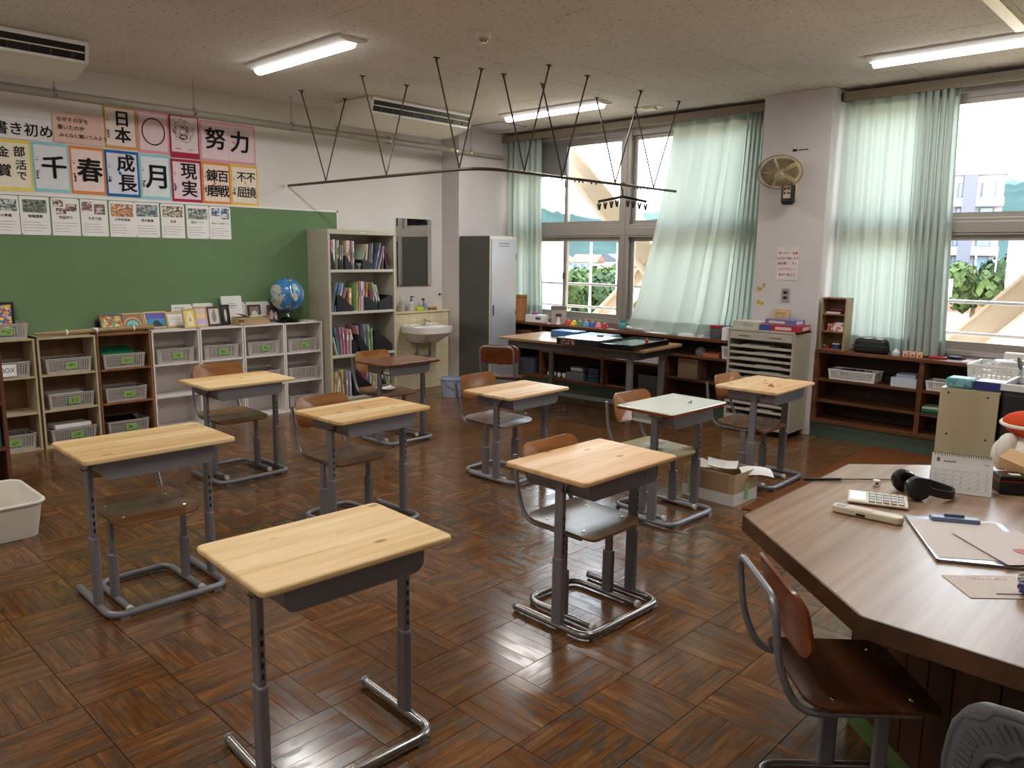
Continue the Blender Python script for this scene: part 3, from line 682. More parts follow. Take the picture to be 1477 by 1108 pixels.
pale_seat = wood('worn_pale_seat', (150,126,76), (176,156,108), (196,184,146), 0, 0.35, 12, 6)
for i, (x, y, a, zs, zb, sm, lab) in enumerate(CHAIRS):
    o = make_chair(pale_seat if i == 6 else (M['seat'] if sm == 'ply' else M['seatdark']), M['grey'], M['tubechrome'] if y < 2.2 else M['grey'], zs, zb, M[sm], i >= 8)
    o.location = (x, y, 0); o.rotation_euler.z = rad(a); tag(o, lab, 'chair', CG)
# papers lying on chairs
def sheet(name, label, cat, pts, z, mat=None, curl=0.0, t=0.0006):
    """a sheet of paper lying at height z, pts = 4 corners in plan"""
    P = [Vector((*p, 0)) for p in pts]; c = sum(P, Vector())/4
    def fn(u, v):
        p = (P[0]*(1-u)+P[1]*u)*(1-v) + (P[3]*(1-u)+P[2]*u)*v - c
        return (p.x, p.y, curl*((2*u-1)**2 + 0.5*(2*v-1)**2) if curl else 0.0)
    o = MB().grid(fn, 6, 6).build(name, mat or M['paper'], None, solid=t); o.location = (c.x, c.y, z+t/2)
    return tag(o, label, cat)
sheet('paper_sheet', 'crumpled white paper on the pale chair seat at the white desk', 'paper', ((3.99,2.66),(4.11,2.70),(4.14,2.58),(4.02,2.55)), 0.405, curl=0.012)
sheet('paper_sheet', 'white paper on the chair seat at the dark brown desk', 'paper', ((4.0,5.44),(4.15,5.42),(4.13,5.28),(3.98,5.30)), 0.41, curl=0.01)
# twig-like pen on the white desk, scrap on the stained desk
T = thing('broken_glasses', 'small dark wire scrap on the glossy white desktop', 'wire', (4.13, 2.41, 0.7015), rad(30))
MB().tube([(-0.05,0,0.002),(0,0.008,0.006),(0.06,-0.002,0.002)], 0.002, 5).build('wire', M['black'], T); MB().tube([(-0.03,0,0.002),(-0.05,0.02,0.008)], 0.002, 5).build('wire_end', M['dark'], T)
T = thing('paper_scrap', 'small folded brown paper scrap on the paint-stained desk', 'paper scrap', (5.07, 2.34, 0.7015), 0.4)
MB().add([(-0.035,-0.02,0),(0.03,-0.015,0),(0.0,0.03,0),(0.0,0.004,0.022)], [(0,2,1),(0,1,3),(1,2,3),(2,0,3)]).build('folded_paper', plain((186,138,96), 0.8), T)
stn = MB().prism([(0.045*math.cos(a)*(1+0.25*math.sin(3*a)), 0.012*math.sin(a)) for a in [k*PI/6 for k in range(12)]], 0.7003, 0.7009).prism([(0.12+0.02*math.cos(a), 0.06+0.012*math.sin(a)) for a in [k*PI/6 for k in range(12)]], 0.7003, 0.7009)
d9 = [o for o in bpy.data.objects if o.get('label', '').startswith('paint-stained')][0]
stn.build('paint_stain', plain((206,120,100), 0.7), d9)
# ================================================================== OCTAGONAL TABLE
OT = thing('octagonal_table', 'large octagonal work table with wood-grain laminate top in the right foreground', 'table', (2.91, 0.16, 0))
oc = [(-0.49,1.03),(0.47,1.03),(1.0,0.47),(1.0,-0.55),(0.47,-1.08),(-0.49,-1.08),(-0.99,-0.55),(-0.99,0.455)]
MB().prism([(x*0.994, y*0.994) for x, y in oc][::-1], 0.66, 0.70).build('tabletop', M['table'], OT)
for i in range(8):
    a, b_ = Vector((*oc[i],0)), Vector((*oc[(i+1)%8],0)); n_ = (b_-a).normalized(); q = Vector((-n_.y, n_.x, 0))*-0.0045
    MB().prism([(a.x,a.y),(b_.x,b_.y),(b_.x+q.x,b_.y+q.y),(a.x+q.x,a.y+q.y)], 0.645, 0.6997).build('edge_board', M['tableedge'], OT)
def scaled(pts, s): return [(x*s, y*s) for x, y in pts]
inn = scaled(oc, 0.67)
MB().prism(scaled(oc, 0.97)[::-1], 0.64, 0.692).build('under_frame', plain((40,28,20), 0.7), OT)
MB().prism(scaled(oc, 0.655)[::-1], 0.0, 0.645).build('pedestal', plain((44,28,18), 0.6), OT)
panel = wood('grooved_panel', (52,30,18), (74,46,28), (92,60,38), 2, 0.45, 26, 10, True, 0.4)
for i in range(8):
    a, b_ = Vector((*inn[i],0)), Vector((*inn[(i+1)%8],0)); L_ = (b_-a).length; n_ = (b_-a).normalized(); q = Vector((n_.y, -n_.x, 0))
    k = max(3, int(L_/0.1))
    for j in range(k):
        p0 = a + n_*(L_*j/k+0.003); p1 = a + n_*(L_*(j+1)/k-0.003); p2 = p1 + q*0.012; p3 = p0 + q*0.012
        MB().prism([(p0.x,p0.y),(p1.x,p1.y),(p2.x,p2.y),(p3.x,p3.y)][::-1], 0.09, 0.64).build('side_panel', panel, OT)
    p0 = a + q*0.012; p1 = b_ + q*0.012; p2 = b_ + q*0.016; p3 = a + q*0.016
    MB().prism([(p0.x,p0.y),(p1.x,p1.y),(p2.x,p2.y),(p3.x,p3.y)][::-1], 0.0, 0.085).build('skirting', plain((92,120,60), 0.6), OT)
# ================================================================== GREY PLASTIC CHAIR (right foreground corner)
GC = thing('office_chair', 'grey plastic-backed office chair in the right bottom corner', 'chair', (1.72, 0.08, 0), rad(84))
def gb_(u, v): # backrest shell, local x across, z up
    a = (2*u-1); b = (2*v-1); x = 0.215*a*(1-0.10*max(0,b)); z = 0.645+0.17*b
    k = max(abs(a), abs(b)); rr_ = (abs(a)**5+abs(b)**5)**0.2; s_ = k/rr_ if rr_ > 1e-6 else 1
    return (x*s_, 0.20+0.05*(1-a*a)*0.9+0.02*b, 0.645+0.17*b*s_)
gm = plain((92,92,94), 0.55, 0, 0.05, 8); gm2 = plain((78,78,80), 0.6, 0, 0.05, 8)
sh = MB().grid(gb_, 20, 16).build('backrest', gm, GC, smooth=True, solid=0.018)
rim = []
for k in range(40):
    a = 2*PI*k/40; ca, sa = math.cos(a), math.sin(a); r5 = (abs(ca)**5+abs(sa)**5)**0.2; u, v = 0.5+0.5*ca/r5, 0.5+0.5*sa/r5
    p = gb_(0.5+(u-0.5)*0.999, 0.5+(v-0.5)*0.999); rim.append(p)
MB().tube(rim, 0.011, 8, closed=True).build('back_rim', gm, sh, smooth=True)
pn = []
for k in range(64):
    a = 2*PI*k/64; ca, sa = math.cos(a), math.sin(a); r3 = (abs(ca)**3+abs(sa)**3)**(1/3); p = Vector(gb_(0.5+0.5*0.72*ca/r3, 0.5+0.5*0.70*sa/r3)); pn.append(p + Vector((0,0.012,0)))
MB().tube(pn, 0.006, 6, closed=True).build('pad_seam', gm2, sh, smooth=True)
for k in range(72):
    a = 2*PI*k/72; ca, sa = math.cos(a), math.sin(a); r4 = (abs(ca)**4+abs(sa)**4)**0.25
    p0 = Vector(gb_(0.5+0.5*0.80*ca/r4, 0.5+0.5*0.80*sa/r4)) + Vector((0,0.012,0)); p1 = Vector(gb_(0.5+0.5*0.93*ca/r4, 0.5+0.5*0.93*sa/r4)) + Vector((0,0.012,0))
    MB().tube([p0, p1], 0.0022, 5).build('rib', gm2, sh)
MB().tube(arc_path([(0,0.23,0.56),(0,0.25,0.42),(0,0.08,0.36)], 0.05), 0.02, 8).build('back_bracket', M['black'], GC, smooth='auto')
MB().prism(rrect(0.44,0.42,0.09,5), 0.38, 0.44).build('seat', gm, GC, bevel=0.02, seg=3)
MB().tube([(0,0,0.38),(0,0,0.08)], 0.025, 10).build('gas_column', M['black'], GC)
for k in range(5):
    a = 2*PI*k/5+0.3; MB().tube([(0,0,0.10),(0.24*math.cos(a),0.24*math.sin(a),0.065)], [0.025,0.014], 8).tube([(0.24*math.cos(a)-0.012*math.sin(a),0.24*math.sin(a)+0.012*math.cos(a),0.026),(0.24*math.cos(a)+0.012*math.sin(a),0.24*math.sin(a)-0.012*math.cos(a),0.026)], 0.0255, 10).build('caster_leg', M['black'], GC)
# ================================================================== COLOUR BOX SHELVES ALONG THE BACK WALL
def cube_shelf(label, x0, x1, outer, inner, zs=(0.02, 0.305, 0.590), y0=6.80, y1=7.075, H=0.885, closed_face='y', group='three-tier box shelves'):
    w2 = (x1-x0)/2-0.001; T = thing('box_shelf', label, 'shelf', ((x0+x1)/2, y0, 0), 0, group); d = y1-y0
    for s in (-1, 1): MB().box(min(s*w2, s*(w2-0.014)), max(s*w2, s*(w2-0.014)), 0, d, 0, H).build('side_panel', outer, T)
    MB().box(-w2, w2, -0.002, d, H-0.014, H).build('top_panel', outer, T)
    MB().box(-w2+0.014, w2-0.014, d-0.006, d-0.001, 0.02, H-0.014).build('back_panel', inner, T)
    for z in zs: MB().box(-w2+0.014, w2-0.014, 0.002, d-0.006, z-0.014 if z > 0.03 else 0.0, z).build('shelf_board', outer, T)
    return T
BX = [(1.375,1.785), (1.80,2.225), (2.23,2.665), (2.67,3.09), (3.093,3.51), (3.515,3.937), (3.94,4.36)]
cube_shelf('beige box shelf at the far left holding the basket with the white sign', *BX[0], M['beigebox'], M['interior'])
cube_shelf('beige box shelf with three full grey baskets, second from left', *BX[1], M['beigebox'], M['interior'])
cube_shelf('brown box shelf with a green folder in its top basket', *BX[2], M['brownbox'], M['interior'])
cube_shelf('white box shelf next to the brown one, only its top basket filled', *BX[3], M['whitebox'], M['whitebox'])
cube_shelf('white box shelf below the wooden tray, second of the white ones', *BX[4], M['whitebox'], M['whitebox'])
cube_shelf('white box shelf left of the globe, third of the white ones', *BX[5], M['whitebox'], M['whitebox'])
cube_shelf('white box shelf with three baskets beside the steel bookcase', *BX[6], M['whitebox'], M['whitebox'])
# perforated basket
def basket_meshes(w, d, h, mat, nx=20, nz=7, ny=14, tp=0.94, slots=False):
    mb = MB(); t = 0.002
    def wall(p0, p1, q0, q1, n, nz):   # bottom edge p0-p1, top edge q0-q1
        def P(u, v): a = p0.lerp(p1, u); b = q0.lerp(q1, u); return a.lerp(b, v)
        m = 0.16
        for i in range(n):
            for k in range(nz):
                u0, u1, v0, v1 = i/n, (i+1)/n, k/nz, (k+1)/nz
                if k == nz-1 or k == 0 or i == 0 or i == n-1:
                    o = len(mb.v); mb.v += [tuple(P(*q)) for q in ((u0,v0),(u1,v0),(u1,v1),(u0,v1))]; mb.f.append((o,o+1,o+2,o+3)); continue
                du, dv = (u1-u0)*(0.10 if slots else 0.19), (v1-v0)*(0.27 if slots else 0.19); o = len(mb.v)
                mb.v += [tuple(P(*q)) for q in ((u0,v0),(u1,v0),(u1,v1),(u0,v1),(u0+du,v0+dv),(u1-du,v0+dv),(u1-du,v1-dv),(u0+du,v1-dv))]
                mb.f += [(o,o+1,o+5,o+4),(o+1,o+2,o+6,o+5),(o+2,o+3,o+7,o+6),(o+3,o,o+4,o+7)]
    V = Vector; a, b = w/2, d/2; A, B = a*tp, b*tp
    wall(V((-A,-B,0.002)), V((A,-B,0.002)), V((-a,-b,h)), V((a,-b,h)), nx, nz)
    wall(V((-A,B,0.002)), V((A,B,0.002)), V((-a,b,h)), V((a,b,h)), nx, nz)
    wall(V((-A,-B,0.002)), V((-A,B,0.002)), V((-a,-b,h)), V((-a,b,h)), ny, nz)
    wall(V((A,-B,0.002)), V((A,B,0.002)), V((a,-b,h)), V((a,b,h)), ny, nz)
    body = mb.mesh('basket_body', mat)
    floor_ = MB().box(-A, A, -B, B, 0.0, 0.003).mesh('basket_floor', mat)
    rim = MB().tube([(-a,-b,h),(a,-b,h),(a,b,h),(-a,b,h)], 0.005, 6, closed=True).mesh('basket_rim', mat)
    return body, floor_, rim
BM = basket_meshes(0.335, 0.24, 0.115, M['basket'], 19, 8, 13); BMW = basket_meshes(0.33, 0.24, 0.125, M['basket'], 9, 9, 7, 0.95, True)
def strokes(n, w, h, seed):
    rnd = random.Random(seed); mb = MB()
    for k in range(n):
        x, y = rnd.uniform(-w/2, w/2), rnd.uniform(-h/2, h/2); L_ = rnd.uniform(0.25, 0.5)*h; a = rnd.choice((0.05, 0.1, PI/2, PI/2, 0.8, -0.9)); c, s = math.cos(a)*L_/2, math.sin(a)*L_/2; t = 0.0022
        mb.add([(x-c+s*t/L_*2, y-s-c*t/L_*2, 0), (x+c+s*t/L_*2, y+s-c*t/L_*2, 0), (x+c-s*t/L_*2, y+s+c*t/L_*2, 0), (x-c-s*t/L_*2, y-s+c*t/L_*2, 0)], [(0,1,2,3)])
    return mb
def obj_from(me, name, parent, loc=(0,0,0), rot=(0,0,0)):
    o = bpy.data.objects.new(name, me); COL.objects.link(o); o.parent = parent; o.location = loc; o.rotation_euler = rot; return o
def basket(label, x, y, z, meshes=None, labelled=True, seed=0, rz=0, group='grey shelf baskets', h=0.115, d=0.24):
    T = thing('basket', label, 'basket', (x, y, z+0.001), rz, group); b, f, r = meshes or BM
    obj_from(b, 'basket_body', T); obj_from(f, 'basket_floor', T); obj_from(r, 'rim', T)
    if labelled:
        L_ = MB().box(-0.045, 0.045, -0.001, 0.001, -0.026, 0.026).build('name_label', M['greenlabel'], T, loc=(0.02, -d/2+0.001, h*0.52), rot=(rad(-3.5),0,0))
        s_ = strokes(11, 0.05, 0.022, seed); s_.move(Euler((rad(90),0,0)).to_matrix().to_4x4()).build('handwriting', M['ink'], L_, loc=(0,-0.0016,0))
    return T
zt = (0.02, 0.305, 0.590)
SH = lambda i: (BX[i][0]+BX[i][1])/2
basket('grey basket with green label on top of the leftmost shelf', SH(0)+0.005, 6.93, 0.885, seed=1)
bb = basket('grey basket with a white BOX sign in the leftmost shelf', SH(0), 6.94, zt[2], labelled=False)
sg = MB().box(-0.10,0.10,-0.001,0.001,-0.045,0.045).build('sign', M['paper'], bb, loc=(-0.03,-0.122,0.058), rot=(rad(-3),0,0))
text_mesh('lettering', 'マイBOX', 0.052, M['inksoft'], sg, (0.0,-0.0018,0), (rad(90),0,0), 0.0, sx=0.85)
basket('grey basket with green label at the bottom of the leftmost shelf', SH(0), 6.94, zt[0], seed=2)
basket('empty-looking grey basket in the top compartment of the second shelf', SH(1)+0.01, 6.94, zt[2], seed=3)
basket('grey basket holding papers in the middle compartment of the second shelf', SH(1)+0.01, 6.94, zt[1], seed=4)
basket('grey basket heaped with white papers at the bottom of the second shelf', SH(1)+0.01, 6.94, zt[0], seed=5)
basket('grey basket with a green folder in the brown shelf', SH(2), 6.94, zt[2], seed=6)
basket('grey basket in the middle compartment of the brown shelf', SH(2), 6.94, zt[1], seed=7)
basket('grey basket with dark folders at the bottom of the brown shelf', SH(2), 6.94, zt[0], seed=8)
for i, nm in ((3, 'first'), (4, 'second'), (5, 'third')):
    basket('woven-look grey basket at the top of the %s white shelf from the left' % nm, SH(i), 6.94, zt[2], BMW, True, 10+i, h=0.125)
basket('grey basket in the middle compartment of the third white shelf, without label', SH(5), 6.94, zt[1], BMW, False, h=0.125)
for z, nm in zip(zt[::-1], ('top', 'middle', 'bottom')):
    basket('woven-look grey basket in the %s compartment beside the steel bookcase' % nm, SH(6), 6.94, z, BMW, nm != 'middle', 20, h=0.125)
def slab(name, label, cat, c, size, mat, rz=0, rx=0, ry=0, group=None, bevel=0.0):
    o = MB().box(-size[0]/2, size[0]/2, -size[1]/2, size[1]/2, 0, size[2]).build(name, mat, None, bevel=bevel, loc=c, rot=(rx, ry, rz)); return tag(o, label, cat, group)
slab('folder', 'green plastic folder sticking out of the top basket of the brown shelf', 'folder', (SH(2)-0.03, 6.95, 0.725), (0.25,0.19,0.006), plain((36,128,92), 0.35), 0, rad(17))
slab('paper_stack', 'papers lying in the middle basket of the second shelf', 'papers', (SH(1), 6.95, 0.405), (0.26,0.18,0.012), M['paper'], 0.05, rad(4))
slab('booklet', 'dark booklet lying in the middle basket of the second shelf', 'booklet', (SH(1)-0.03, 6.955, 0.39), (0.24,0.19,0.01), plain((94,72,66),0.6), -0.05, rad(3))
slab('paper_stack', 'heap of white papers in the bottom basket of the second shelf', 'papers', (SH(1)+0.01, 6.94, 0.135), (0.27,0.19,0.03), M['paper'], 0.03, rad(-3))
slab('folder', 'lime green folder in the bottom basket of the second shelf', 'folder', (SH(1)+0.0, 6.94, 0.118), (0.26,0.2,0.008), plain((150,180,80),0.5), -0.02, rad(-2))
slab('folder', 'black folder standing in the bottom basket of the brown shelf', 'folder', (SH(2)-0.02, 6.96, 0.11), (0.25,0.16,0.02), M['black'], 0, rad(16))
# ---- brown bookcase and plastic bin at the left edge
T = thing('bookcase', 'reddish brown bookcase at the left edge of the picture', 'bookcase', (1.07, 5.60, 0))
rb = wood('red_brown_board', (88,50,34), (112,68,48), (130,84,62), 2, 0.5, 14, 8, False)
for s in (-1, 1): MB().box(s*0.2-0.01, s*0.2+0.01, 0, 0.28, 0, 0.94).build('side_panel', rb, T)
for z in (0.05, 0.33, 0.62, 0.93): MB().box(-0.19, 0.19, 0.002, 0.27, z-0.02, z).build('shelf_board', rb, T)
MB().box(-0.19,0.19,0.27,0.28,0,0.93).build('back_panel', rb, T)
for k, (c, h) in enumerate((((60,110,80),0.25),((70,128,92),0.26),((120,150,120),0.24))):
    slab('book', ('green', 'mid green', 'pale green')[k] + ' book standing in the brown bookcase at the left edge', 'book', (1.235-0.03*k, 5.73, 0.331), (0.022,0.2,h), plain(c,0.5), group='books in the left bookcase')
BT = thing('plastic_bin', 'white plastic storage bin on the floor at the left edge', 'bin', (1.0, 4.98, 0))
o = MB(); P0 = rrect(0.38,0.50,0.06,5); P1 = rrect(0.44,0.56,0.07,5); P2 = rrect(0.43,0.55,0.066,5); n_ = len(P0)
o.add([(x,y,0.002) for x,y in P0]+[(x,y,0.205) for x,y in P1]+[(x,y,0.205) for x,y in P2]+[(x*0.985,y*0.985,0.008) for x,y in P0],
      [tuple(range(n_))[::-1]]+[(k,(k+1)%n_,n_+(k+1)%n_,n_+k) for k in range(n_)]+[(n_+k,n_+(k+1)%n_,2*n_+(k+1)%n_,2*n_+k) for k in range(n_)]+[(2*n_+k,2*n_+(k+1)%n_,3*n_+(k+1)%n_,3*n_+k) for k in range(n_)]+[tuple(range(3*n_,4*n_))])
o.build('bin_body', M['offwhite'], BT, smooth='auto'); MB().tube([(x*1.02,y*1.02,0.20) for x,y in P1], 0.010, 8, closed=True).build('rim', M['offwhite'], BT, smooth=True)
# ================================================================== ON TOP OF THE SHELVES
ZT = 0.886
def photo_frame(label, x, y, w_, h_, fmat, picmat, rz=0, lean=14, bw=0.014, z=ZT, marks=None):
    """frame leaning back; picture side faces -y"""
    T = thing('picture_frame', label, 'picture frame', (x, y, z+0.002), rz, 'picture frames on the shelves', (rad(-lean), 0, rz))
    f = MB().box(-w_/2,w_/2,-0.008,0.008,0,bw).box(-w_/2,w_/2,-0.008,0.008,h_-bw,h_).box(-w_/2,-w_/2+bw,-0.008,0.008,bw,h_-bw).box(w_/2-bw,w_/2,-0.008,0.008,bw,h_-bw)
    f.build('frame', fmat, T)
    pc = MB().box(-w_/2+bw,w_/2-bw,-0.003,0.006,bw,h_-bw).build('picture', picmat, T)
    for nm, mb, mt in (marks or []): mb.build(nm, mt, pc, loc=(0,-0.0035,0))
    L_ = h_*0.62; MB().add([(-0.012,0.008,h_*0.6),(0.012,0.008,h_*0.6),(0.012,0.008+L_*0.55,-0.0 if lean > 0 else 0),( -0.012,0.008+L_*0.55,0.0)], [(0,1,2,3)]).build('stand', M['dark'], T, solid=0.002) if False else None
    return T
def disc(cx, cz, rx, rz_, a0=0, a1=360, inner=0.0, n=18, y=0):
    mb = MB(); pts = [(cx+rx*math.cos(rad(a0+(a1-a0)*k/n)), cz+rz_*math.sin(rad(a0+(a1-a0)*k/n))) for k in range(n+1)]
    if inner:
        q = [(cx+(x-cx)*inner, cz+(z-cz)*inner) for x, z in pts]
        for k in range(n): mb.add([(pts[k][0],y,pts[k][1]),(pts[k+1][0],y,pts[k+1][1]),(q[k+1][0],y,q[k+1][1]),(q[k][0],y,q[k][1])], [(0,1,2,3)])
    else:
        mb.add([(x,y,z) for x,z in pts], [tuple(range(len(pts)))])
    return mb
def poly(pts, y=0): return MB().add([(x,y,z) for x,z in pts], [tuple(range(len(pts)))])
lw = wood('pale_frame_wood', (186,150,104), (204,170,124), (216,186,142), 0, 0.5, 20, 8); dw = plain((70,46,34), 0.45); pk = plain
def blotch_mat(name, cols, scale):
    m, n, l, b = pbr(name); v = coords(n, l, 'Object', (1,1,1)); vo = n.new('ShaderNodeTexVoronoi'); vo.inputs['Scale'].default_value = scale; l.new(v, vo.inputs['Vector'])
    sp = n.new('ShaderNodeSeparateColor'); l.new(vo.outputs['Color'], sp.inputs[0]); st = [((k+0.0)/len(cols), c) for k, c in enumerate(cols)]
    r = ramp(n, l, sp.outputs[0], st); l.new(r, b.inputs['Base Color']); b.inputs['Roughness'].default_value = 0.5
    for nd in n:
        if nd.type == 'VALTORGB': nd.color_ramp.interpolation = 'CONSTANT'
    return m
photo_frame('black framed colourful fish-scale artwork behind the basket at the far left', 1.545, 7.03, 0.36, 0.27, M['black'], blotch_mat('scale_art', [(46,84,150),(226,190,70),(216,120,110),(70,150,140),(236,160,190),(90,110,190),(240,220,120),(190,90,90)], 52), 0, 4, 0.018)
MB().obox((2.365,7.055,ZT+0.045),(0.09,0.02,0.09)).build('black_box', M['black']); tag(bpy.data.objects['black_box'], 'small black box behind the leftmost small picture frame', 'box')
T = thing('clock', 'dark round clock peeking out behind the small picture frames', 'clock', (2.47, 7.065, ZT)); MB().tube([(0,-0.01,0.066),(0,0.01,0.066)], 0.062, 20).build('case', M['black'], T); MB().tube([(0,-0.012,0.066),(0,-0.0102,0.066)], 0.052, 20).build('dial', M['paper'], T)
ya = 7.0
photo_frame('small dark wood frame with a green and red flower drawing', 2.435, ya, 0.19, 0.145, plain((110,72,60),0.5), blotch_mat('flower_art', [(214,190,110),(120,160,90),(196,80,70),(230,210,140),(90,140,110)], 40), 0.03, 20)
photo_frame('pale wood frame with a rainbow-arch landscape drawing', 2.605, ya, 0.195, 0.15, lw, plain((150,120,90),0.6), 0.0, 22, 0.014, marks=[('arch', disc(0,0.03,0.078,0.085,0,180,0.78), plain((216,160,90),0.6)), ('arch', disc(0,0.03,0.062,0.066,0,180,0.86,y=-0.0005), plain((90,70,60),0.6)), ('lake', disc(0,0.03,0.054,0.057,0,180,y=-0.001), plain((120,196,206),0.6)), ('hill', poly([(-0.05,0.03),(-0.02,0.055),(0.01,0.045),(0.05,0.03)], -0.0015), plain((110,160,110),0.6))])
photo_frame('pale wood frame with a dark mountain under a violet sky', 2.805, ya, 0.195, 0.155, lw, plain((78,140,190),0.6), 0.0, 22, 0.014, marks=[('sky', poly([(-0.082,0.09),(0.082,0.09),(0.082,0.138),(-0.082,0.138)]), plain((96,92,168),0.6)), ('mountain', poly([(-0.05,0.016),(-0.01,0.075),(0.02,0.07),(0.06,0.016)], -0.0006), plain((44,58,92),0.6)), ('sea', poly([(-0.082,0.04),(-0.02,0.07),(0.08,0.05),(0.08,0.016),(-0.082,0.016)], -0.0003), plain((60,150,160),0.6))])
photo_frame('pale wood frame with a white written certificate', 2.99, 6.985, 0.20, 0.145, lw, M['paper'], 0.0, 22, 0.016, marks=[('lines', poly([(-0.06,0.09),(0.06,0.09),(0.06,0.092),(-0.06,0.092)]).add([(-0.06,0,0.075),(0.04,0,0.075),(0.04,0,0.077),(-0.06,0,0.077)],[(0,1,2,3)]), M['inksoft'])])
photo_frame('pale frame with a yellow tower drawing, front of the pair', 3.045, 6.855, 0.125, 0.175, lw, plain((228,206,110),0.6), 0.12, 12, 0.013, marks=[('tower', disc(0,0.07,0.03,0.075,0,180).add([(-0.03,0,0.025),(0.03,0,0.025),(0.03,0,0.07),(-0.03,0,0.07)],[(0,1,2,3)]), plain((236,226,190),0.6)), ('door', disc(0,0.06,0.013,0.035,0,180,y=-0.0005), plain((196,160,120),0.6))])
photo_frame('pale frame with a pink and violet drawing, behind the yellow one', 3.16, 6.90, 0.125, 0.185, lw, plain((222,196,190),0.6), 0.05, 10, 0.013, marks=[('patch', poly([(-0.045,0.02),(0.045,0.02),(0.045,0.075),(-0.045,0.075)]), plain((196,180,214),0.6)), ('band', poly([(-0.045,0.085),(0.045,0.085),(0.045,0.115),(-0.045,0.115)]), plain((236,212,130),0.6))])
photo_frame('dark wood frame with a grey figure sketch', 3.295, 6.915, 0.135, 0.18, dw, plain((206,200,188),0.6), 0.05, 10, 0.018, marks=[('figure', disc(0,0.085,0.022,0.05).add([(-0.006,0,0.13),(0.012,0,0.13),(0.016,0,0.15),(-0.01,0,0.15)],[(0,1,2,3)]), plain((140,136,128),0.7))])
photo_frame('narrow black frame with a pale figure beside the white album', 3.42, 6.945, 0.085, 0.19, M['black'], plain((60,54,52),0.6), 0.1, 8, 0.014, marks=[('figure', disc(0,0.09,0.012,0.06), plain((206,206,200),0.7))])
T = slab('album', 'tall white album standing among the picture frames', 'album', (3.515, 7.0, ZT+0.001), (0.20,0.03,0.265), plain((226,224,218),0.5), 0.0, rad(-8), 0)
MB().box(-0.05,0.05,-0.017,-0.015,0.17,0.176).box(-0.03,0.03,-0.017,-0.015,0.19,0.194).box(-0.02,0.02,-0.017,-0.015,0.15,0.153).build('title', M['inksoft'], T)
photo_frame('dark wood frame behind the wooden tray with a bright photo', 3.76, 7.035, 0.13, 0.17, dw, plain((150,130,120),0.6), 0, 8, 0.014, marks=[('figure', disc(0,0.08,0.03,0.035), plain((230,224,210),0.6))])
photo_frame('brown frame with a photo of people right of the wooden tray', 3.935, 6.985, 0.125, 0.165, plain((104,70,54),0.5), plain((60,56,70),0.6), -0.05, 9, 0.013, marks=[('people', disc(-0.02,0.07,0.02,0.045), plain((196,160,140),0.6)), ('people', disc(0.022,0.06,0.016,0.04), plain((230,230,234),0.6))])
# wooden tray with printed leaflets
T = thing('wooden_tray', 'light wooden tray box full of leaflets on the white shelf', 'tray', (3.635, 6.885, ZT), rad(6))
tw = wood('tray_wood', (160,132,92), (178,150,108), (192,166,124), 0, 0.5, 14, 8)
for a in ((-0.165,0.165,-0.065,-0.055),(-0.165,0.165,0.055,0.065)): MB().box(a[0],a[1],a[2],a[3],0.001,0.075).build('side', tw, T)
for s in (-1,1): MB().box(min(s*0.165,s*0.155),max(s*0.165,s*0.155),-0.055,0.055,0.001,0.075).build('end', tw, T)
MB().box(-0.155,0.155,-0.055,0.055,0.001,0.008).build('bottom', tw, T)
MB().tube([(-0.175,-0.07,0.045),(-0.12,-0.07,0.045)], 0.006, 6).build('handle', M['dark'], T)
slab('leaflet', 'white leaflet bent over the wooden tray', 'leaflet', (3.57, 6.88, ZT+0.085), (0.15,0.11,0.002), M['paper'], rad(10), 0, rad(18))
slab('leaflet', 'yellow and blue map leaflet on the wooden tray', 'leaflet', (3.69, 6.875, ZT+0.078), (0.17,0.10,0.002), blotch_mat('map_print', [(240,226,150),(190,214,230),(236,236,220),(226,206,120)], 30), rad(4), 0, rad(-3))
slab('leaflet', 'pale blue leaflet hanging over the right end of the wooden tray', 'leaflet', (3.795, 6.87, ZT+0.06), (0.07,0.10,0.002), plain((196,210,226),0.6), rad(4), 0, rad(38))
# bamboo pole
T = thing('bamboo_pole', 'bamboo pole lying on top of the shelves', 'pole', (2.28, 6.90, ZT+0.024), rad(3))
bmb = wood('bamboo', (118,96,64), (146,122,84), (168,146,104), 0, 0.35, 12, 10)
MB().tube([(-0.47,0,0),(-0.3,0,0),(0.0,0.003,0),(0.2,0,0),(0.46,0,0)], [0.012,0.019,0.022,0.023,0.023], 10).build('cane', bmb, T, smooth='auto')
for xx in (-0.24, -0.01, 0.29): MB().tube([(xx-0.006,0,0),(xx+0.006,0,0)], 0.0238, 10).build('tie', M['paper'], T)
MB().obox((-0.03,-0.018,0.018),(0.03,0.01,0.012),(0,0.4,0.3)).build('knot', M['paper'], T)
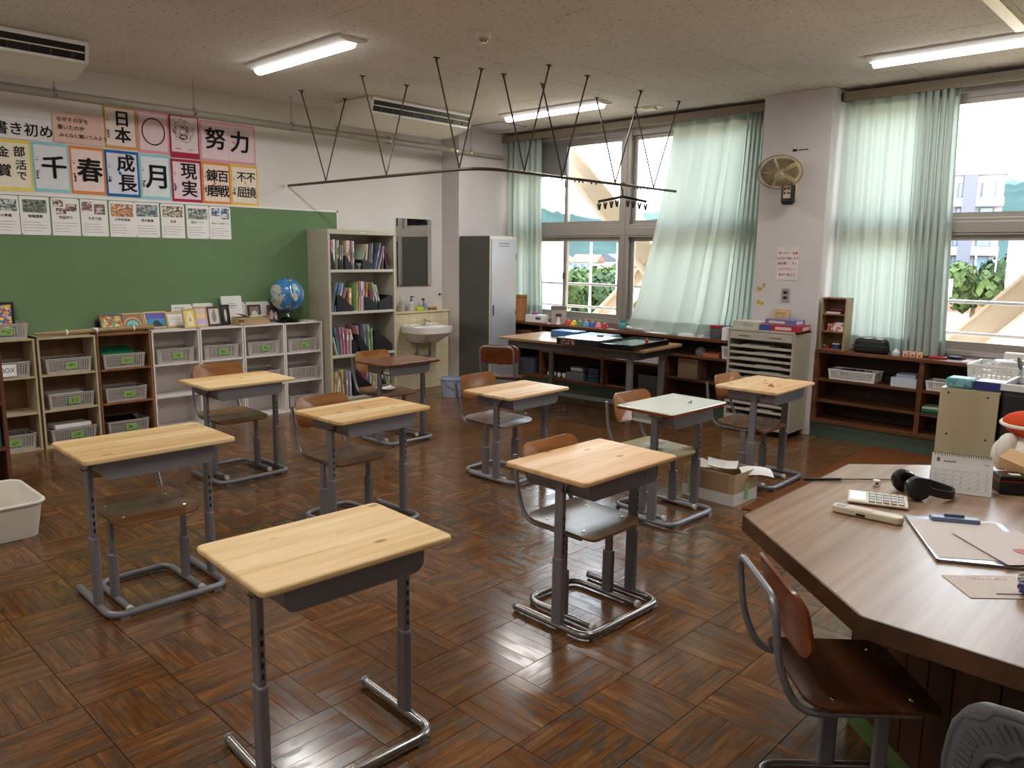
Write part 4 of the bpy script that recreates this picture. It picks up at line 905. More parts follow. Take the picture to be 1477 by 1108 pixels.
# sheets pinned at the bottom of the board
for k, (xa, xb, za, zb) in enumerate(((2.97,3.165,0.93,1.085),(3.17,3.36,0.93,1.09),(3.50,3.685,0.90,1.085),(3.69,3.94,0.895,1.085))):
    o = MB().box(-(xb-xa)/2,(xb-xa)/2,-0.0015,0,-(zb-za)/2,(zb-za)/2).build('pinned_sheet', M['paper'], None, loc=((xa+xb)/2, YB-0.0235, (za+zb)/2))
    tag(o, ('pinned white sheet with typed lines, left of the white album', 'pinned white sheet half hidden by the white album on its left', 'pinned white sheet with round sketches right of the album', 'wide blank pinned sheet beside the globe')[k], 'paper', 'sheets pinned on the green board')
    if k == 0: MB().box(-0.08,0.02,-0.0025,-0.0015,0.045,0.05).box(-0.08,0.06,-0.0025,-0.0015,0.02,0.023).build('typed_lines', M['inksoft'], o)
    if k == 2:
        s_ = MB()
        for q in range(4): d_ = disc(-0.06+0.04*q,0.05,0.014,0.014,0,360,0.85,12,-0.002); s_.add(d_.v,d_.f)
        s_.build('sketch', M['inksoft'], o)
    MB().lathe([(0.006,0),(0.004,0.006)], 8).build('pin', M['black'], o, loc=((xb-xa)/2-0.01,-0.002,(zb-za)/2-0.008), rot=(rad(90),0,0))
# globe
T = thing('globe', 'blue world globe on a black base on the white shelf', 'globe', (4.045, 6.92, ZT))
gl = MB().ball((0,0,0), 0.165, 32, 20).build('sphere', globe_mat(), T, smooth=True); gl.location = (0,0,0.265); gl.rotation_euler = (rad(10), rad(23), 0.6)
ring = [(0.178*math.cos(rad(a))*0.25-0.06*math.cos(rad(a)), -0.178*math.cos(rad(a))*0.95, 0.265+0.178*math.sin(rad(a))) for a in range(-90, 80, 10)]
ring = [(-0.055*math.cos(rad(a))*1.0+0.06*math.sin(rad(a))*0, -0.172*math.cos(rad(a)), 0.265+0.180*math.sin(rad(a))) for a in range(-90, 91, 10)]
MB().tube(ring, 0.005, 6).build('meridian', M['chrome'], T, smooth=True)
MB().lathe([(0.115,0.0),(0.115,0.012),(0.10,0.022),(0.06,0.032),(0.035,0.045)], 24, (0,0,0.001)).build('base', M['blackgloss'], T, smooth='auto')
MB().lathe([(0.03,0.045),(0.018,0.06),(0.016,0.085),(0.024,0.095)], 16).build('stem', M['chrome'], T, smooth='auto')
slab('booklet', 'thin cream booklet lying beside the globe', 'booklet', (4.25,6.93,ZT), (0.12,0.18,0.008), M['cream'], 0.3)
# ================================================================== STEEL BOOKCASE
SX0, SX1, SY0, SY1, SHH = 4.385, 5.225, 6.70, 7.075, 1.795
T = thing('steel_bookcase', 'tall beige steel bookcase full of books between the globe and the mirror', 'bookcase', ((SX0+SX1)/2, SY0, 0)); hw = (SX1-SX0)/2; dd = SY1-SY0
for s in (-1,1): MB().box(min(s*hw,s*(hw-0.028)),max(s*hw,s*(hw-0.028)),0,dd,0.0,SHH).build('side_panel', M['steelbeige'], T, bevel=0.003)
MB().box(-hw-0.002,hw+0.002,-0.006,dd+0.001,SHH-0.045,SHH+0.004).build('top_panel', M['steelbeige'], T, bevel=0.004)
MB().box(-hw+0.028,hw-0.028,dd-0.01,dd-0.002,0,SHH-0.045).build('back_panel', M['steelbeige2'], T)
MB().box(-0.03,0.03,-0.0075,-0.006,SHH-0.03,SHH-0.018).build('maker_plate', M['white'], T)
SZ = (1.40, 0.975, 0.53, 0.085)
for z in SZ:
    MB().box(-hw+0.028,hw-0.028,0.004,dd-0.01,z-0.028,z).build('shelf_board', M['steelbeige2'], T, bevel=0.002)
MB().box(-hw+0.028,hw-0.028,0.01,dd-0.01,0.0,0.056).build('plinth', M['steelbeige'], T)
def file_box(label, x0, x1, h0, h1, z):
    w_ = abs(x1-x0); o = MB(); e = 0.003; d = 0.27
    prof = [(0,0),(w_,0),(w_,h1),(w_*0.18,h0),(0,h0)] if h0 > h1 else [(0,0),(w_,0),(w_,h1),(w_*0.82,h1),(0,h0)]
    o.prism_y(prof, 0, e).prism_y(prof, d-e, d).box(0, w_, e, d-e, 0, e).box(0, e, e, d-e, 0, h0).box(w_-e, w_, e, d-e, 0, h1)
    ob = o.build('magazine_file', M['black'], None, loc=(x0, SY0+0.012, z+0.001)); return tag(ob, label, 'magazine file', 'magazine files in the steel bookcase')
def book(label, x, z, t, h, col, lean=0.0, d=0.2, yo=0.03, group=None, sp=True):
    o = thing('book', label, 'book', (x, SY0+yo+d/2, z+0.001 + abs(math.sin(rad(lean)))*t/2), 0, group, (0, rad(lean), 0))
    MB().box(-t/2,t/2,-d/2,d/2,0,h).build('cover', plain(col, 0.55, 0, 0.05, 12), o)
    if sp and t > 0.009:
        r_ = random.Random(int(x*977+z*131)); z0 = r_.uniform(0.35,0.6)*h; MB().box(-t*0.3,t*0.3,-d/2-0.0012,-d/2,z0,z0+h*0.22).build('spine_label', M['paper'] if r_.random() < 0.5 else M['inksoft'], o)
    return o
XB = lambda zx, x0=60, wd=730: 4.42 + (zx-x0)/wd*0.79
NMS = {'pink':(206,120,140),'white':(226,226,222),'sage':(170,186,160),'grey':(150,152,158),'brown':(150,120,96),'cream':(226,206,176),'purple':(150,110,150),'tan':(206,160,110),'blue':(120,150,190),'lightblue':(160,190,210),'rose':(190,130,140),'mauve':(176,136,150),'green':(150,190,120),'yellow':(226,190,110),'orange':(206,130,60),'maroon':(120,60,70),'teal':(80,130,160),'peach':(232,190,150),'slate':(120,130,146),'lilac':(190,180,210)}
SHELF = [
 ('top', SZ[0], 60, 730, [('orange',66,.012,.11,0),('pink',92,.010,.29,0),('white',112,.016,.30,1),('sage',152,.018,.29,2),('brown',186,.012,.245,0),('grey',206,.010,.245,1),('cream',262,.016,.29,0),('peach',282,.014,.29,0),('purple',308,.012,.29,0),('white',330,.012,.285,0),('sage',395,.006,.225,22),('cream',470,.010,.26,6),('grey',535,.012,.27,4),('slate',585,.014,.28,14),('lilac',625,.008,.25,16),('brown',672,.012,.22,4),('maroon',700,.010,.22,2)]),
 ('second', SZ[1], 75, 700, [('slate',96,.016,.30,12),('blue',128,.014,.295,14),('lightblue',156,.012,.29,13),('mauve',186,.010,.25,18),('tan',290,.03,.235,0),('green',362,.010,.29,2),('tan',384,.010,.25,3),('pink',398,.013,.30,0),('white',420,.016,.30,0),('lilac',440,.012,.30,0),('orange',462,.012,.29,4),('mauve',545,.012,.20,3),('sage',610,.014,.29,-16),('white',640,.010,.27,-16)]),
 ('third', SZ[2], 80, 640, [('brown',122,.010,.17,-14),('cream',138,.010,.19,-14),('teal',158,.018,.29,-10),('rose',186,.014,.28,-5),('mauve',212,.016,.285,-4),('rose',243,.026,.245,0),('white',276,.010,.2,0),('cream',320,.012,.26,-14),('rose',370,.016,.29,-8),('slate',425,.026,.295,-3),('sage',468,.014,.29,-4),('green',496,.012,.25,-2)]),
 ('bottom', SZ[3], 90, 640, [('yellow',112,.014,.27,6),('white',142,.012,.28,6),('lilac',170,.014,.28,-2),('yellow',204,.012,.29,-3),('grey',240,.020,.27,-1),('lilac',276,.018,.26,-2),('rose',452,.014,.24,-2),('lightblue',480,.012,.24,0),('yellow',512,.014,.25,2),('white',545,.014,.24,0),('cream',600,.020,.24,0),('green',640,.016,.25,0),('green',676,.014,.25,0)]),
]
for nm, z, x0, wd, items in SHELF:
    cnt = {}
    for c, *_ in items: cnt[c] = cnt.get(c, 0)+1
    seen_c = {}
    for c, zx, t, h, ln in items:
        seen_c[c] = seen_c.get(c, 0)+1
        which = '' if cnt[c] == 1 else (('left ', 'right ') if cnt[c] == 2 else ('left ', 'middle ', 'right '))[min(seen_c[c]-1, 2)]
        book('%s%s book on the %s shelf of the steel bookcase' % (which, c if c not in ('lightblue',) else 'light blue', nm), XB(zx, x0, wd), z, t, h, NMS[c], ln, 0.21, 0.035, 'books on the %s shelf of the steel bookcase' % nm)
POSW = {1:('',), 2:('left ', 'right '), 3:('left ', 'middle ', 'right '), 6:('leftmost ', 'second ', 'third ', 'fourth ', 'fifth ', 'rightmost ')}
for nm, z, x0, wd, ws in (('top', SZ[0], 60, 730, ((62,106,.20,.06),(152,205,.11,.03),(218,297,.14,.03),(335,374,.07,.03),(415,552,.10,.05),(690,728,.10,.03))),
                          ('second', SZ[1], 75, 700, ((135,305,.17,.04),(442,580,.14,.06),(592,742,.09,.15))),
                          ('third', SZ[2], 80, 640, ((285,360,.15,.03),(330,440,.20,.03),(505,690,.23,.07))),
                          ('bottom', SZ[3], 90, 640, ((295,472,.24,.10),(560,640,.18,.06)))):
    for k, (a, b_, h0, h1) in enumerate(ws):
        file_box('%sblack magazine file on the %s shelf of the steel bookcase' % (POSW[len(ws)][k], nm), XB(a, x0, wd), XB(b_, x0, wd), h0, h1, z)
# ================================================================== WASH BASIN CORNER
T = thing('wall_mirror', 'frameless rectangular wall mirror above the wash basin', 'mirror', (5.80, YB-0.004, 1.575), -0.0085)
MB().box(-0.255,0.255,-0.008,0,-0.38,0.385).build('glass', mirror_mat(), T)
for s in (-1,1):
    for zz in (-0.37, 0.375): MB().box(s*0.2-0.012,s*0.2+0.012,-0.011,-0.006,zz-0.012,zz+0.012).build('clip', M['chrome'], T)
BS_ = thing('wash_basin', 'white ceramic wash basin on the tiled wall', 'wash basin', (5.76, 6.96, 0.70))
cer = plain((236,232,228), 0.12, 0, 0.02, 3)
def bo(s, z, fr=0.0):   # basin outline: flat at the wall, rounded towards the room
    pts = []
    for k in range(17):
        a = PI*k/16; pts.append((0.27*s*math.cos(a)**1 if abs(math.cos(a))>1e-9 else 0, -0.06-0.34*s*abs(math.sin(a))**0.38, z))
    return [(-0.27*s, -0.0, z)] + [(x,y,z) for x,y,z in pts[::-1]] + [(0.27*s, 0.0, z)]
L0, L1, L2 = bo(1.0, 0.05), bo(0.985, -0.015), bo(0.55, -0.13)
n_ = len(L0); o = MB().add(L0+L1+L2, [tuple(range(2*n_,3*n_))]+[(k,(k+1)%n_,n_+(k+1)%n_,n_+k) for k in range(n_)]+[(n_+k,n_+(k+1)%n_,2*n_+(k+1)%n_,2*n_+k) for k in range(n_)])
I0 = [(x*0.80, -0.115+(y+0.06)*0.74 if y < -0.05 else -0.115, 0.05) for x,y,z in L0]; I1 = [(x*0.5, -0.2+(y+0.2)*0.5, -0.06) for x,y,z in I0]
o.add(L0+I0+I1, [(k,(k+1)%n_,n_+(k+1)%n_,n_+k) for k in range(n_)]+[(n_+k,n_+(k+1)%n_,2*n_+(k+1)%n_,2*n_+k) for k in range(n_)]+[tuple(range(2*n_,3*n_))])
o.build('bowl', cer, BS_, smooth='auto')
MB().box(-0.26,0.26,-0.04,0.0,0.05,0.07).build('back_ledge', cer, BS_, bevel=0.008)
MB().tube(arc_path([(0.02,-0.07,0.05),(0.02,-0.07,0.10),(0.02,-0.16,0.11),(0.02,-0.17,0.09)], 0.03), 0.010, 8).build('faucet', M['chrome'], BS_, smooth='auto')
MB().lathe([(0.018,0),(0.022,0.02),(0.008,0.03)], 10, (0.02,-0.07,0.10)).build('tap_handle', M['chrome'], BS_, smooth='auto')
MB().tube(arc_path([(0,-0.18,-0.13),(0,-0.18,-0.30),(0,-0.04,-0.32),(0,0.012,-0.32)], 0.05), 0.017, 10).build('drain_trap', M['tubechrome'], BS_, smooth='auto')
MB().tube([(-0.06,-0.03,-0.10),(-0.06,-0.03,-0.28),(-0.06,0.01,-0.28)], 0.009, 8).lathe([(0.02,-0.03),(0.02,0.0)], 8, (-0.06,-0.03,-0.26)).build('water_valve', M['tubechrome'], BS_)
MB().lathe([(0.022,0),(0.022,0.002)], 12, (-0.06,-0.20,-0.058)).build('drain_hole', M['black'], BS_)
slab('soap_bar', 'white soap bar on the left of the wash basin rim', 'soap', (5.56,6.87,0.752), (0.08,0.05,0.025), cer, 0.3, bevel=0.01)
zl = 0.916
T = thing('pump_bottle', 'white soap bottle with a blue pump on the tiled ledge', 'bottle', (5.70,7.03,zl)); MB().lathe([(0.032,0),(0.034,0.01),(0.034,0.08),(0.014,0.10),(0.014,0.115)],16).build('bottle', plain((214,216,224),0.3), T, smooth='auto'); MB().lathe([(0.014,0.115),(0.014,0.13),(0.006,0.13),(0.006,0.155)],12).box(-0.008,0.008,-0.045,0.01,0.155,0.168).build('pump', plain((60,80,150),0.3), T)
T = thing('tumbler', 'clear grey plastic cup on the tiled ledge at the left', 'cup', (5.56,7.03,zl)); MB().lathe([(0.03,0),(0.036,0.11),(0.034,0.11),(0.028,0.003)],16).build('cup', plain((196,190,196),0.3), T, smooth='auto'); MB().tube([(0.005,0,0.01),(-0.015,0.01,0.17)],0.004,6).build('toothbrush', plain((200,200,220),0.4), T)
slab('sponge', 'bright yellow green sponge on the tiled ledge', 'sponge', (5.81,7.02,zl), (0.10,0.06,0.04), plain((206,220,60),0.9,0,0.1,40), 0.05, bevel=0.008)
T = thing('brush_cup', 'blue and white cup with a brush on the tiled ledge', 'cup', (5.90,7.03,zl)); MB().lathe([(0.026,0),(0.03,0.07),(0.028,0.07),(0.024,0.003)],14).build('cup', plain((150,170,196),0.3), T, smooth='auto'); MB().tube([(0,0,0.01),(-0.02,0,0.13)],0.006,6).obox((-0.022,0,0.125),(0.03,0.02,0.025)).build('brush', plain((50,70,120),0.5), T)
T = thing('scrub_brush', 'brown wooden scrubbing brush on the tiled ledge', 'brush', (6.01,7.02,zl)); MB().prism(rrect(0.13,0.05,0.02,4),0.015,0.035).build('back', plain((190,140,80),0.5), T, bevel=0.005); MB().box(-0.055,0.055,-0.018,0.018,0.0,0.015).build('bristles', plain((150,110,70),0.9), T)
T = thing('rubber_plug', 'small dark sink stopper on a chain on the tiled ledge', 'stopper', (6.07,7.04,zl)); MB().lathe([(0.02,0),(0.022,0.015),(0.008,0.03)],12).build('stopper', M['greydark'], T)
T = thing('wall_hook', 'small dark hook on the wall right of the mirror', 'hook', (6.19, YB-0.001, 1.09)); MB().box(-0.012,0.012,-0.006,0,-0.012,0.012).tube([(0,-0.006,0),(0,-0.03,-0.005),(0,-0.035,0.01)],0.004,6).build('hook', M['dark'], T)
# bucket
T = thing('bucket', 'pale blue plastic bucket on the floor by the locker', 'bucket', (5.72, 6.36, 0)); bk = plain((166,178,200),0.4)
MB().lathe([(0.105,0.001),(0.125,0.205),(0.118,0.205),(0.10,0.006)],24,cap=True).build('pail', bk, T, smooth='auto'); MB().lathe([(0.126,0.195),(0.134,0.2),(0.134,0.212),(0.118,0.212)],24,cap=False).build('rim', bk, T, smooth='auto')
hd = [(0.134*math.cos(rad(a)), -0.05*math.sin(rad(a))-0.085*math.sin(rad(a)), 0.195-0.10*math.sin(rad(a))) for a in range(0,181,15)]
MB().tube(hd, 0.006, 6).build('handle', plain((120,130,160),0.4), T, smooth=True)
# locker
T = thing('locker', 'tall grey steel locker with a pale door in the corner', 'locker', (6.45, 6.29, 0)); lk = plain((88,86,82),0.4,0.1); lkd = plain((172,174,182),0.32,0.1,0.03,3)
MB().box(-0.22,0.22,0.0,0.495,0.03,1.775).build('body', lk, T, bevel=0.003); MB().box(-0.215,0.215,0.01,0.48,0.0,0.03).build('plinth', M['dark'], T)
MB().box(-0.22,0.22,-0.004,0.0,0.03,1.775).build('door_frame', M['steelbeige2'], T)
dr = MB().box(-0.198,0.198,-0.014,-0.004,0.06,1.745).build('door', lkd, T, bevel=0.003)
for k in range(2): MB().box(-0.08,0.08,-0.0155,-0.0135,1.66+k*0.03,1.668+k*0.03).build('vent_slot', M['greydark'], dr)
for k in range(2): MB().box(-0.08,0.08,-0.0155,-0.0135,0.30+k*0.03,0.308+k*0.03).build('vent_slot', M['greydark'], dr)
MB().box(-0.175,-0.158,-0.018,-0.0135,0.88,1.0).build('handle', M['black'], dr)
for z in (1.55,0.90,0.25): MB().box(0.197,0.208,-0.016,-0.004,z-0.03,z+0.03).build('hinge', M['greydark'], T)
# ================================================================== CURTAINS
cm = cloth_mat('mint_curtain', (192,203,194), 0.40)
def curtain(label, topY, botY, z0, z1, gather, depth, xfun=None, nu=220, nv=40, hooks=8):
    """gather(u) -> (share of the width, fold phase, fold depth); depth(v) scales the folds downwards"""
    def fn(u, v, off=0.0):
        z = z1 + (z0-z1)*v; g, ph, a = gather(u)
        y = topY[0] + (topY[1]-topY[0])*g; yb = botY[0] + (botY[1]-botY[0])*g; e = v**1.25; y = y*(1-e) + yb*e
        a *= depth(v); x = 6.985 + a*math.sin(ph) + 0.22*a*math.sin(2.1*ph+1.3+2.5*v) + off
        if xfun: x += xfun(u, v)
        return (x, y + 0.30*a*math.sin(2*ph), z)
    yc = (topY[0]+topY[1])/2; T = thing('curtain', label, 'curtain', (6.99, yc, z0), 0, 'mint green curtains')
    mb = MB().grid(fn, nu, nv); mb.v = [(x-6.99, y-yc, z-z0) for x,y,z in mb.v]; mb.build('fabric', cm, T, smooth=True)
    mb = MB().grid(lambda u, v: fn(u, 1-0.055*(1-v), -0.003), nu, 3); mb.v = [(x-6.99, y-yc, z-z0) for x,y,z in mb.v]; mb.build('hem', cm, T, smooth=True)
    mb = MB().grid(lambda u, v: fn(u, 0.028*v, 0.003), nu, 2); mb.v = [(x-6.99, y-yc, z-z0) for x,y,z in mb.v]; mb.build('heading', cm, T, smooth=True)
    for k in range(hooks+1):
        p = fn(k/hooks, 0); MB().tube([(0,0,0),(0,0,0.022)], 0.003, 5).build('hook', M['alu'], T, loc=(p[0]-6.99, p[1]-yc, z1-z0-0.004))
    return T
dfun = lambda v: 0.55+0.45*min(1, v*1.8)
curtain('narrow gathered mint curtain at the far corner beside the locker', (6.74,6.20), (6.72,6.15), 0.86, 2.905, lambda u: (u, 2*PI*6.5*u+0.8*math.sin(7*u), 0.05*(0.7+0.3*math.sin(11*u))), dfun)
def g2_(u):
    if u < 0.40: return (u/0.40*0.20, 2*PI*5*u/0.40, 0.05)
    t = (u-0.40)/0.60; return (0.20+0.80*t, 2*PI*(5+4.2*t), 0.050*(1-t)**2+0.012+0.004*math.sin(9*t))
curtain('wide mint curtain billowing over the ledge left of the wall fan', (3.42,4.44), (3.45,4.92), 0.80, 2.905, g2_, lambda v: 0.8+0.2*v,
        xfun=lambda u, v: (0.0 if u < 0.4 else -0.13*(v**1.6)*math.sin(PI*min(1,(u-0.4)/0.6*0.95)) + 0.03*v*math.sin(8*u+1.0)) - 0.04*max(0, v-0.88)/0.12 + (0.05*((u-0.93)/0.07)**1.0*min(1,v*2) if u > 0.93 else 0))
def g3_(u):
    if u < 0.45: t = u/0.45; return (t*0.66, 2*PI*4*t, 0.016+0.016*abs(math.sin(2*PI*4*t))**8)
    t = (u-0.45)/0.55; return (0.66+0.34*t, 2*PI*(4+5.5*t), 0.030+0.034*min(1,t*3))
curtain('mint curtain with a gathered edge at the near right window', (2.735,1.87), (2.715,1.80), 0.80, 2.905, g3_, lambda v: 0.75+0.25*v)
# ================================================================== LONG TABLE AND ITS THINGS
LT = thing('long_table', 'long wooden table with grey legs in front of the far ledge', 'table', (6.27, 4.885, 0), rad(4.6))
MB().prism(rrect(0.80,1.72,0.02,3), 0.694, 0.72).build('tabletop', wood('worn_table_wood', (150,112,78), (176,138,100), (198,164,126), 1, 0.3, 14, 10, False, 0.5), LT, bevel=0.004)
MB().box(-0.34,0.34,-0.78,0.78,0.615,0.692).build('apron', M['greydark'], LT)
for sx in (-1,1):
    for sy in (-1,1): MB().box(sx*0.31-0.02,sx*0.31+0.02,sy*0.68-0.03,sy*0.68+0.03,0.0,0.62).build('leg', M['grey'], LT, bevel=0.006)
    for q in (-0.05,0.05): MB().lathe([(0.008,0),(0.006,0.004)],8).build('bolt', M['chrome'], LT, loc=(sx*0.34, -0.68+q, 0.655), rot=(0,rad(90*sx),0))
MB().box(-0.02,0.02,-0.66,0.66,0.10,0.14).build('stretcher', M['grey'], LT)
slab('box', 'blue cardboard box on the long table', 'box', (6.36,5.22,0.721), (0.20,0.32,0.065), plain((70,124,176),0.5), rad(4))
slab('box', 'teal printed flat box on the long table near the ledge', 'box', (6.44,4.86,0.721), (0.20,0.36,0.05), blotch_mat('teal_print', [(60,130,140),(80,150,160),(110,90,80),(50,110,130)], 22), rad(5))
T = thing('game_box', 'black board game box with a white panel on top on the long table', 'game box', (5.98,4.64,0.7205), rad(5))
MB().box(-0.22,0.22,-0.24,0.24,0,0.062).build('box_body', M['black'], T); MB().box(-0.215,0.215,-0.235,0.235,0.0625,0.068).build('white_panel', plain((226,230,232),0.12,0,0.02), T)
for k in range(3): MB().box(-0.2215,-0.22,0.03+0.055*k,0.08+0.055*k,0.01,0.052).build('cover_picture', blotch_mat('tiny_photo%d' % k, [(160,110,80),(60,40,40),(190,150,120),(90,90,110)], 60), T)
slab('eraser', 'small dark eraser on the white panel of the long table', 'eraser', (6.12,4.62,0.789), (0.03,0.06,0.012), M['dark'], 0.2)
T = thing('display_case', 'black-framed glass panel lying on the near end of the long table', 'glass case', (6.16,4.25,0.7205), rad(6))
MB().box(-0.36,0.36,-0.17,0.17,0,0.03).build('tray', M['black'], T)
MB().box(-0.36,0.36,-0.19,-0.17,0,0.05).box(-0.36,0.36,0.17,0.19,0,0.05).box(-0.36,-0.335,-0.17,0.17,0,0.05).box(0.335,0.36,-0.17,0.17,0,0.05).build('frame', M['blackgloss'], T)
MB().box(-0.335,0.335,-0.17,0.17,0.03,0.036).build('glass', plain((150,176,168),0.05,0,0.02,3), T)
T = thing('red_knob', 'small red wooden peg standing on the glass panel', 'peg', (6.20,4.13,0.757)); MB().lathe([(0.02,0),(0.012,0.012),(0.02,0.03),(0.012,0.045)],12).build('peg', plain((176,40,34),0.3), T, smooth='auto')
# ================================================================== ON THE FAR LEDGE
ZL = 0.7855
T = thing('wooden_board', 'small orange wooden board with a written sheet standing by the locker', 'board', (6.89,6.43,ZL), rad(-50))
MB().box(-0.09,0.09,-0.008,0.008,0,0.31).build('plank_back', wood('orange_wood', (170,110,64), (196,136,88), (210,156,110), 2, 0.5, 12, 6), T); MB().box(-0.09,0.09,-0.012,-0.008,0.272,0.278).build('top_line', M['dark'], T); MB().lathe([(0.008,0),(0.006,0.006)],8).build('nail', M['black'], T, loc=(0,-0.008,0.295), rot=(rad(90),0,0))
strokes(14,0.10,0.03,77).move(Euler((rad(90),0,0)).to_matrix().to_4x4()).build('carving', plain((150,92,52),0.6), T, loc=(0,-0.0086,0.22))
T = thing('tissue_box', 'white tissue box with a violet tissue on the far ledge', 'tissue box', (6.90,6.16,ZL), rad(10)); MB().box(-0.06,0.06,-0.12,0.12,0,0.085).build('carton', M['paper'], T); MB().ball((0,0.03,0.095),0.035,10,6,(1,1.2,0.8)).build('tissue', plain((150,80,150),0.8), T, smooth=True); MB().box(-0.0615,-0.06,-0.09,-0.02,0.03,0.06).build('print', M['inksoft'], T)
T = thing('card_box', 'grey cardboard box with a white bell figure on the far ledge', 'box', (6.91,5.83,ZL), rad(-40)); MB().box(-0.085,0.085,-0.03,0.03,0,0.205).build('carton', plain((176,166,158),0.6), T); MB().box(-0.086,0.086,-0.031,0.031,0.16,0.206).build('lid_band', plain((120,112,112),0.6), T); MB().box(-0.04,0.03,-0.0315,-0.03,0.085,0.115).build('label', plain((50,56,80),0.5), T)
T = thing('figurine', 'small white bell-shaped figure in front of the grey box', 'figurine', (6.845,5.775,ZL)); MB().lathe([(0.03,0),(0.028,0.02),(0.014,0.05),(0.016,0.06),(0.006,0.078)],14).build('figure', M['white'], T, smooth='auto')
for k, (c, nm) in enumerate((((190,50,50),'red'),((226,190,50),'yellow'),((70,130,80),'green'),((90,150,196),'light blue'),((50,80,150),'blue'),((220,130,140),'pink'),((170,36,44),'dark red'))):
    yy = 5.68-0.088*k; T = thing('desk_bell', '%s handbell in the row of coloured bells on the far ledge' % nm, 'bell', (6.90,yy,ZL), 0, 'coloured handbells')
    MB().lathe([(0.040,0.0),(0.042,0.006),(0.036,0.012),(0.032,0.034),(0.022,0.050),(0.008,0.056)],18).build('bell', plain(c,0.25), T, smooth='auto'); MB().lathe([(0.007,0.056),(0.007,0.066),(0.003,0.072)],10).build('button', plain((206,176,110),0.3,0.6), T)
T = thing('glass_jar', 'small teal glass jar on the far ledge left of the papers', 'jar', (6.93,4.93,ZL)); MB().lathe([(0.04,0),(0.045,0.01),(0.045,0.06),(0.03,0.08)],16).build('jar', plain((80,150,160),0.15), T, smooth='auto'); MB().lathe([(0.034,0.08),(0.034,0.1)],14).build('lid', plain((50,130,160),0.3), T)
sheet('paper_sheet', 'curled white papers on the far ledge under the billowing curtain', 'papers', ((6.82,4.83),(6.90,4.86),(6.90,4.50),(6.82,4.48)), ZL+0.002, curl=0.03)
sheet('paper_sheet', 'flat white paper on the far ledge', 'paper', ((6.81,4.60),(6.92,4.60),(6.92,4.32),(6.81,4.34)), ZL, curl=0.004)
slab('note_block', 'pale blue note block on the far ledge', 'notepad', (6.86,4.24,ZL), (0.08,0.10,0.02), plain((176,214,220),0.6))
slab('paper_stack', 'pile of papers and folders on the far ledge', 'papers', (6.87,4.03,ZL), (0.13,0.26,0.022), M['paper'], 0.08)
slab('folder', 'white folder topping the paper pile on the far ledge', 'folder', (6.88,4.03,ZL+0.0225), (0.11,0.22,0.008), M['white'], 0.2)
T = thing('storage_jar', 'clear jar with dark contents and a red lid on the far ledge', 'jar', (6.90,3.78,ZL)); MB().prism(rrect(0.12,0.12,0.025,4),0,0.105).build('jar', plain((92,92,98),0.15,0,0.3,30), T, bevel=0.006); MB().prism(rrect(0.126,0.126,0.027,4),0.105,0.13).build('lid', plain((150,36,40),0.35), T)
slab('card_box', 'narrow white box beside the red-lidded jar', 'box', (6.85,3.655,ZL), (0.10,0.045,0.12), M['paper'])
# things inside the far ledge shelves
def cont(name, label, cat, y, z, size, mat, x=6.93, **k): return slab(name, label, cat, (x, y, z), size, mat, **k)
cont('crate', 'light wooden crate on the shelf by the locker', 'crate', 6.38, 0.501, (0.2,0.42,0.12), M['brownbox'])
cont('crate', 'second wooden crate stacked on the crate by the locker', 'crate', 6.38, 0.622, (0.2,0.40,0.06), wood('crate2', (130,90,56), (150,108,70), (168,126,86), 1, 0.5))
cont('box', 'grey blue box at the bottom of the shelf by the locker', 'box', 6.30, 0.166, (0.2,0.34,0.18), plain((86,92,104),0.5))
for k in range(4):
    T = thing('paint_can', ('leftmost','second','third','rightmost')[k]+' white capped can in the row at the bottom of the far ledge shelf', 'can', (6.85,5.90-0.075*k,0.166), 0, 'row of cans in the far ledge shelf'); MB().tube([(0,0,0.034),(0.16,0,0.034)],0.033,14).build('can', M['dark'], T); MB().tube([(-0.006,0,0.034),(0.0,0,0.034)],0.027,14).build('cap', M['white'], T)
cont('paper_stack', 'pile of magazines at the bottom of the far ledge shelf', 'magazines', 5.50, 0.166, (0.22,0.26,0.08), plain((110,110,116),0.6))
cont('plastic_bag', 'white crumpled plastic bag on the magazines in the far shelf', 'bag', 5.50, 0.247, (0.16,0.2,0.07), plain((170,172,178),0.35), bevel=0.03)
for k in range(3): cont('tape_case', ('lowest', 'middle', 'topmost')[k] + ' dark blue case of the stack in the far ledge shelf', 'case', 5.24, 0.166+0.055*k, (0.2,0.14,0.05), plain((50,66,86),0.4), group='stack of dark cases')
cont('box', 'long white box on the middle shelf behind the table leg', 'box', 4.66, 0.471, (0.2,0.56,0.09), M['white'])
cont('case', 'grey metal case at the bottom behind the table leg', 'case', 4.50, 0.166, (0.22,0.26,0.17), M['greydark'])
cont('box', 'brown cardboard box on the middle board near the drawer cabinet', 'box', 4.05, 0.361, (0.2,0.22,0.2), plain((130,104,78),0.7))
T = thing('glass_dome', 'small clear dome on the upper board near the drawer cabinet', 'dome', (6.9,3.95,0.601)); MB().lathe([(0.055,0),(0.055,0.04),(0.04,0.07),(0.01,0.085)],16).build('dome', plain((110,112,116),0.08), T, smooth='auto')
cont('box', 'orange brown flat box on the upper board near the drawer cabinet', 'box', 3.80, 0.601, (0.2,0.18,0.04), plain((170,100,60),0.6))
basket('white basket on the upper board next to the drawer cabinet', 6.925, 3.565, 0.6, basket_meshes(0.2,0.24,0.12,M['white'],10,8,10), False, 0, 0, 'white baskets')
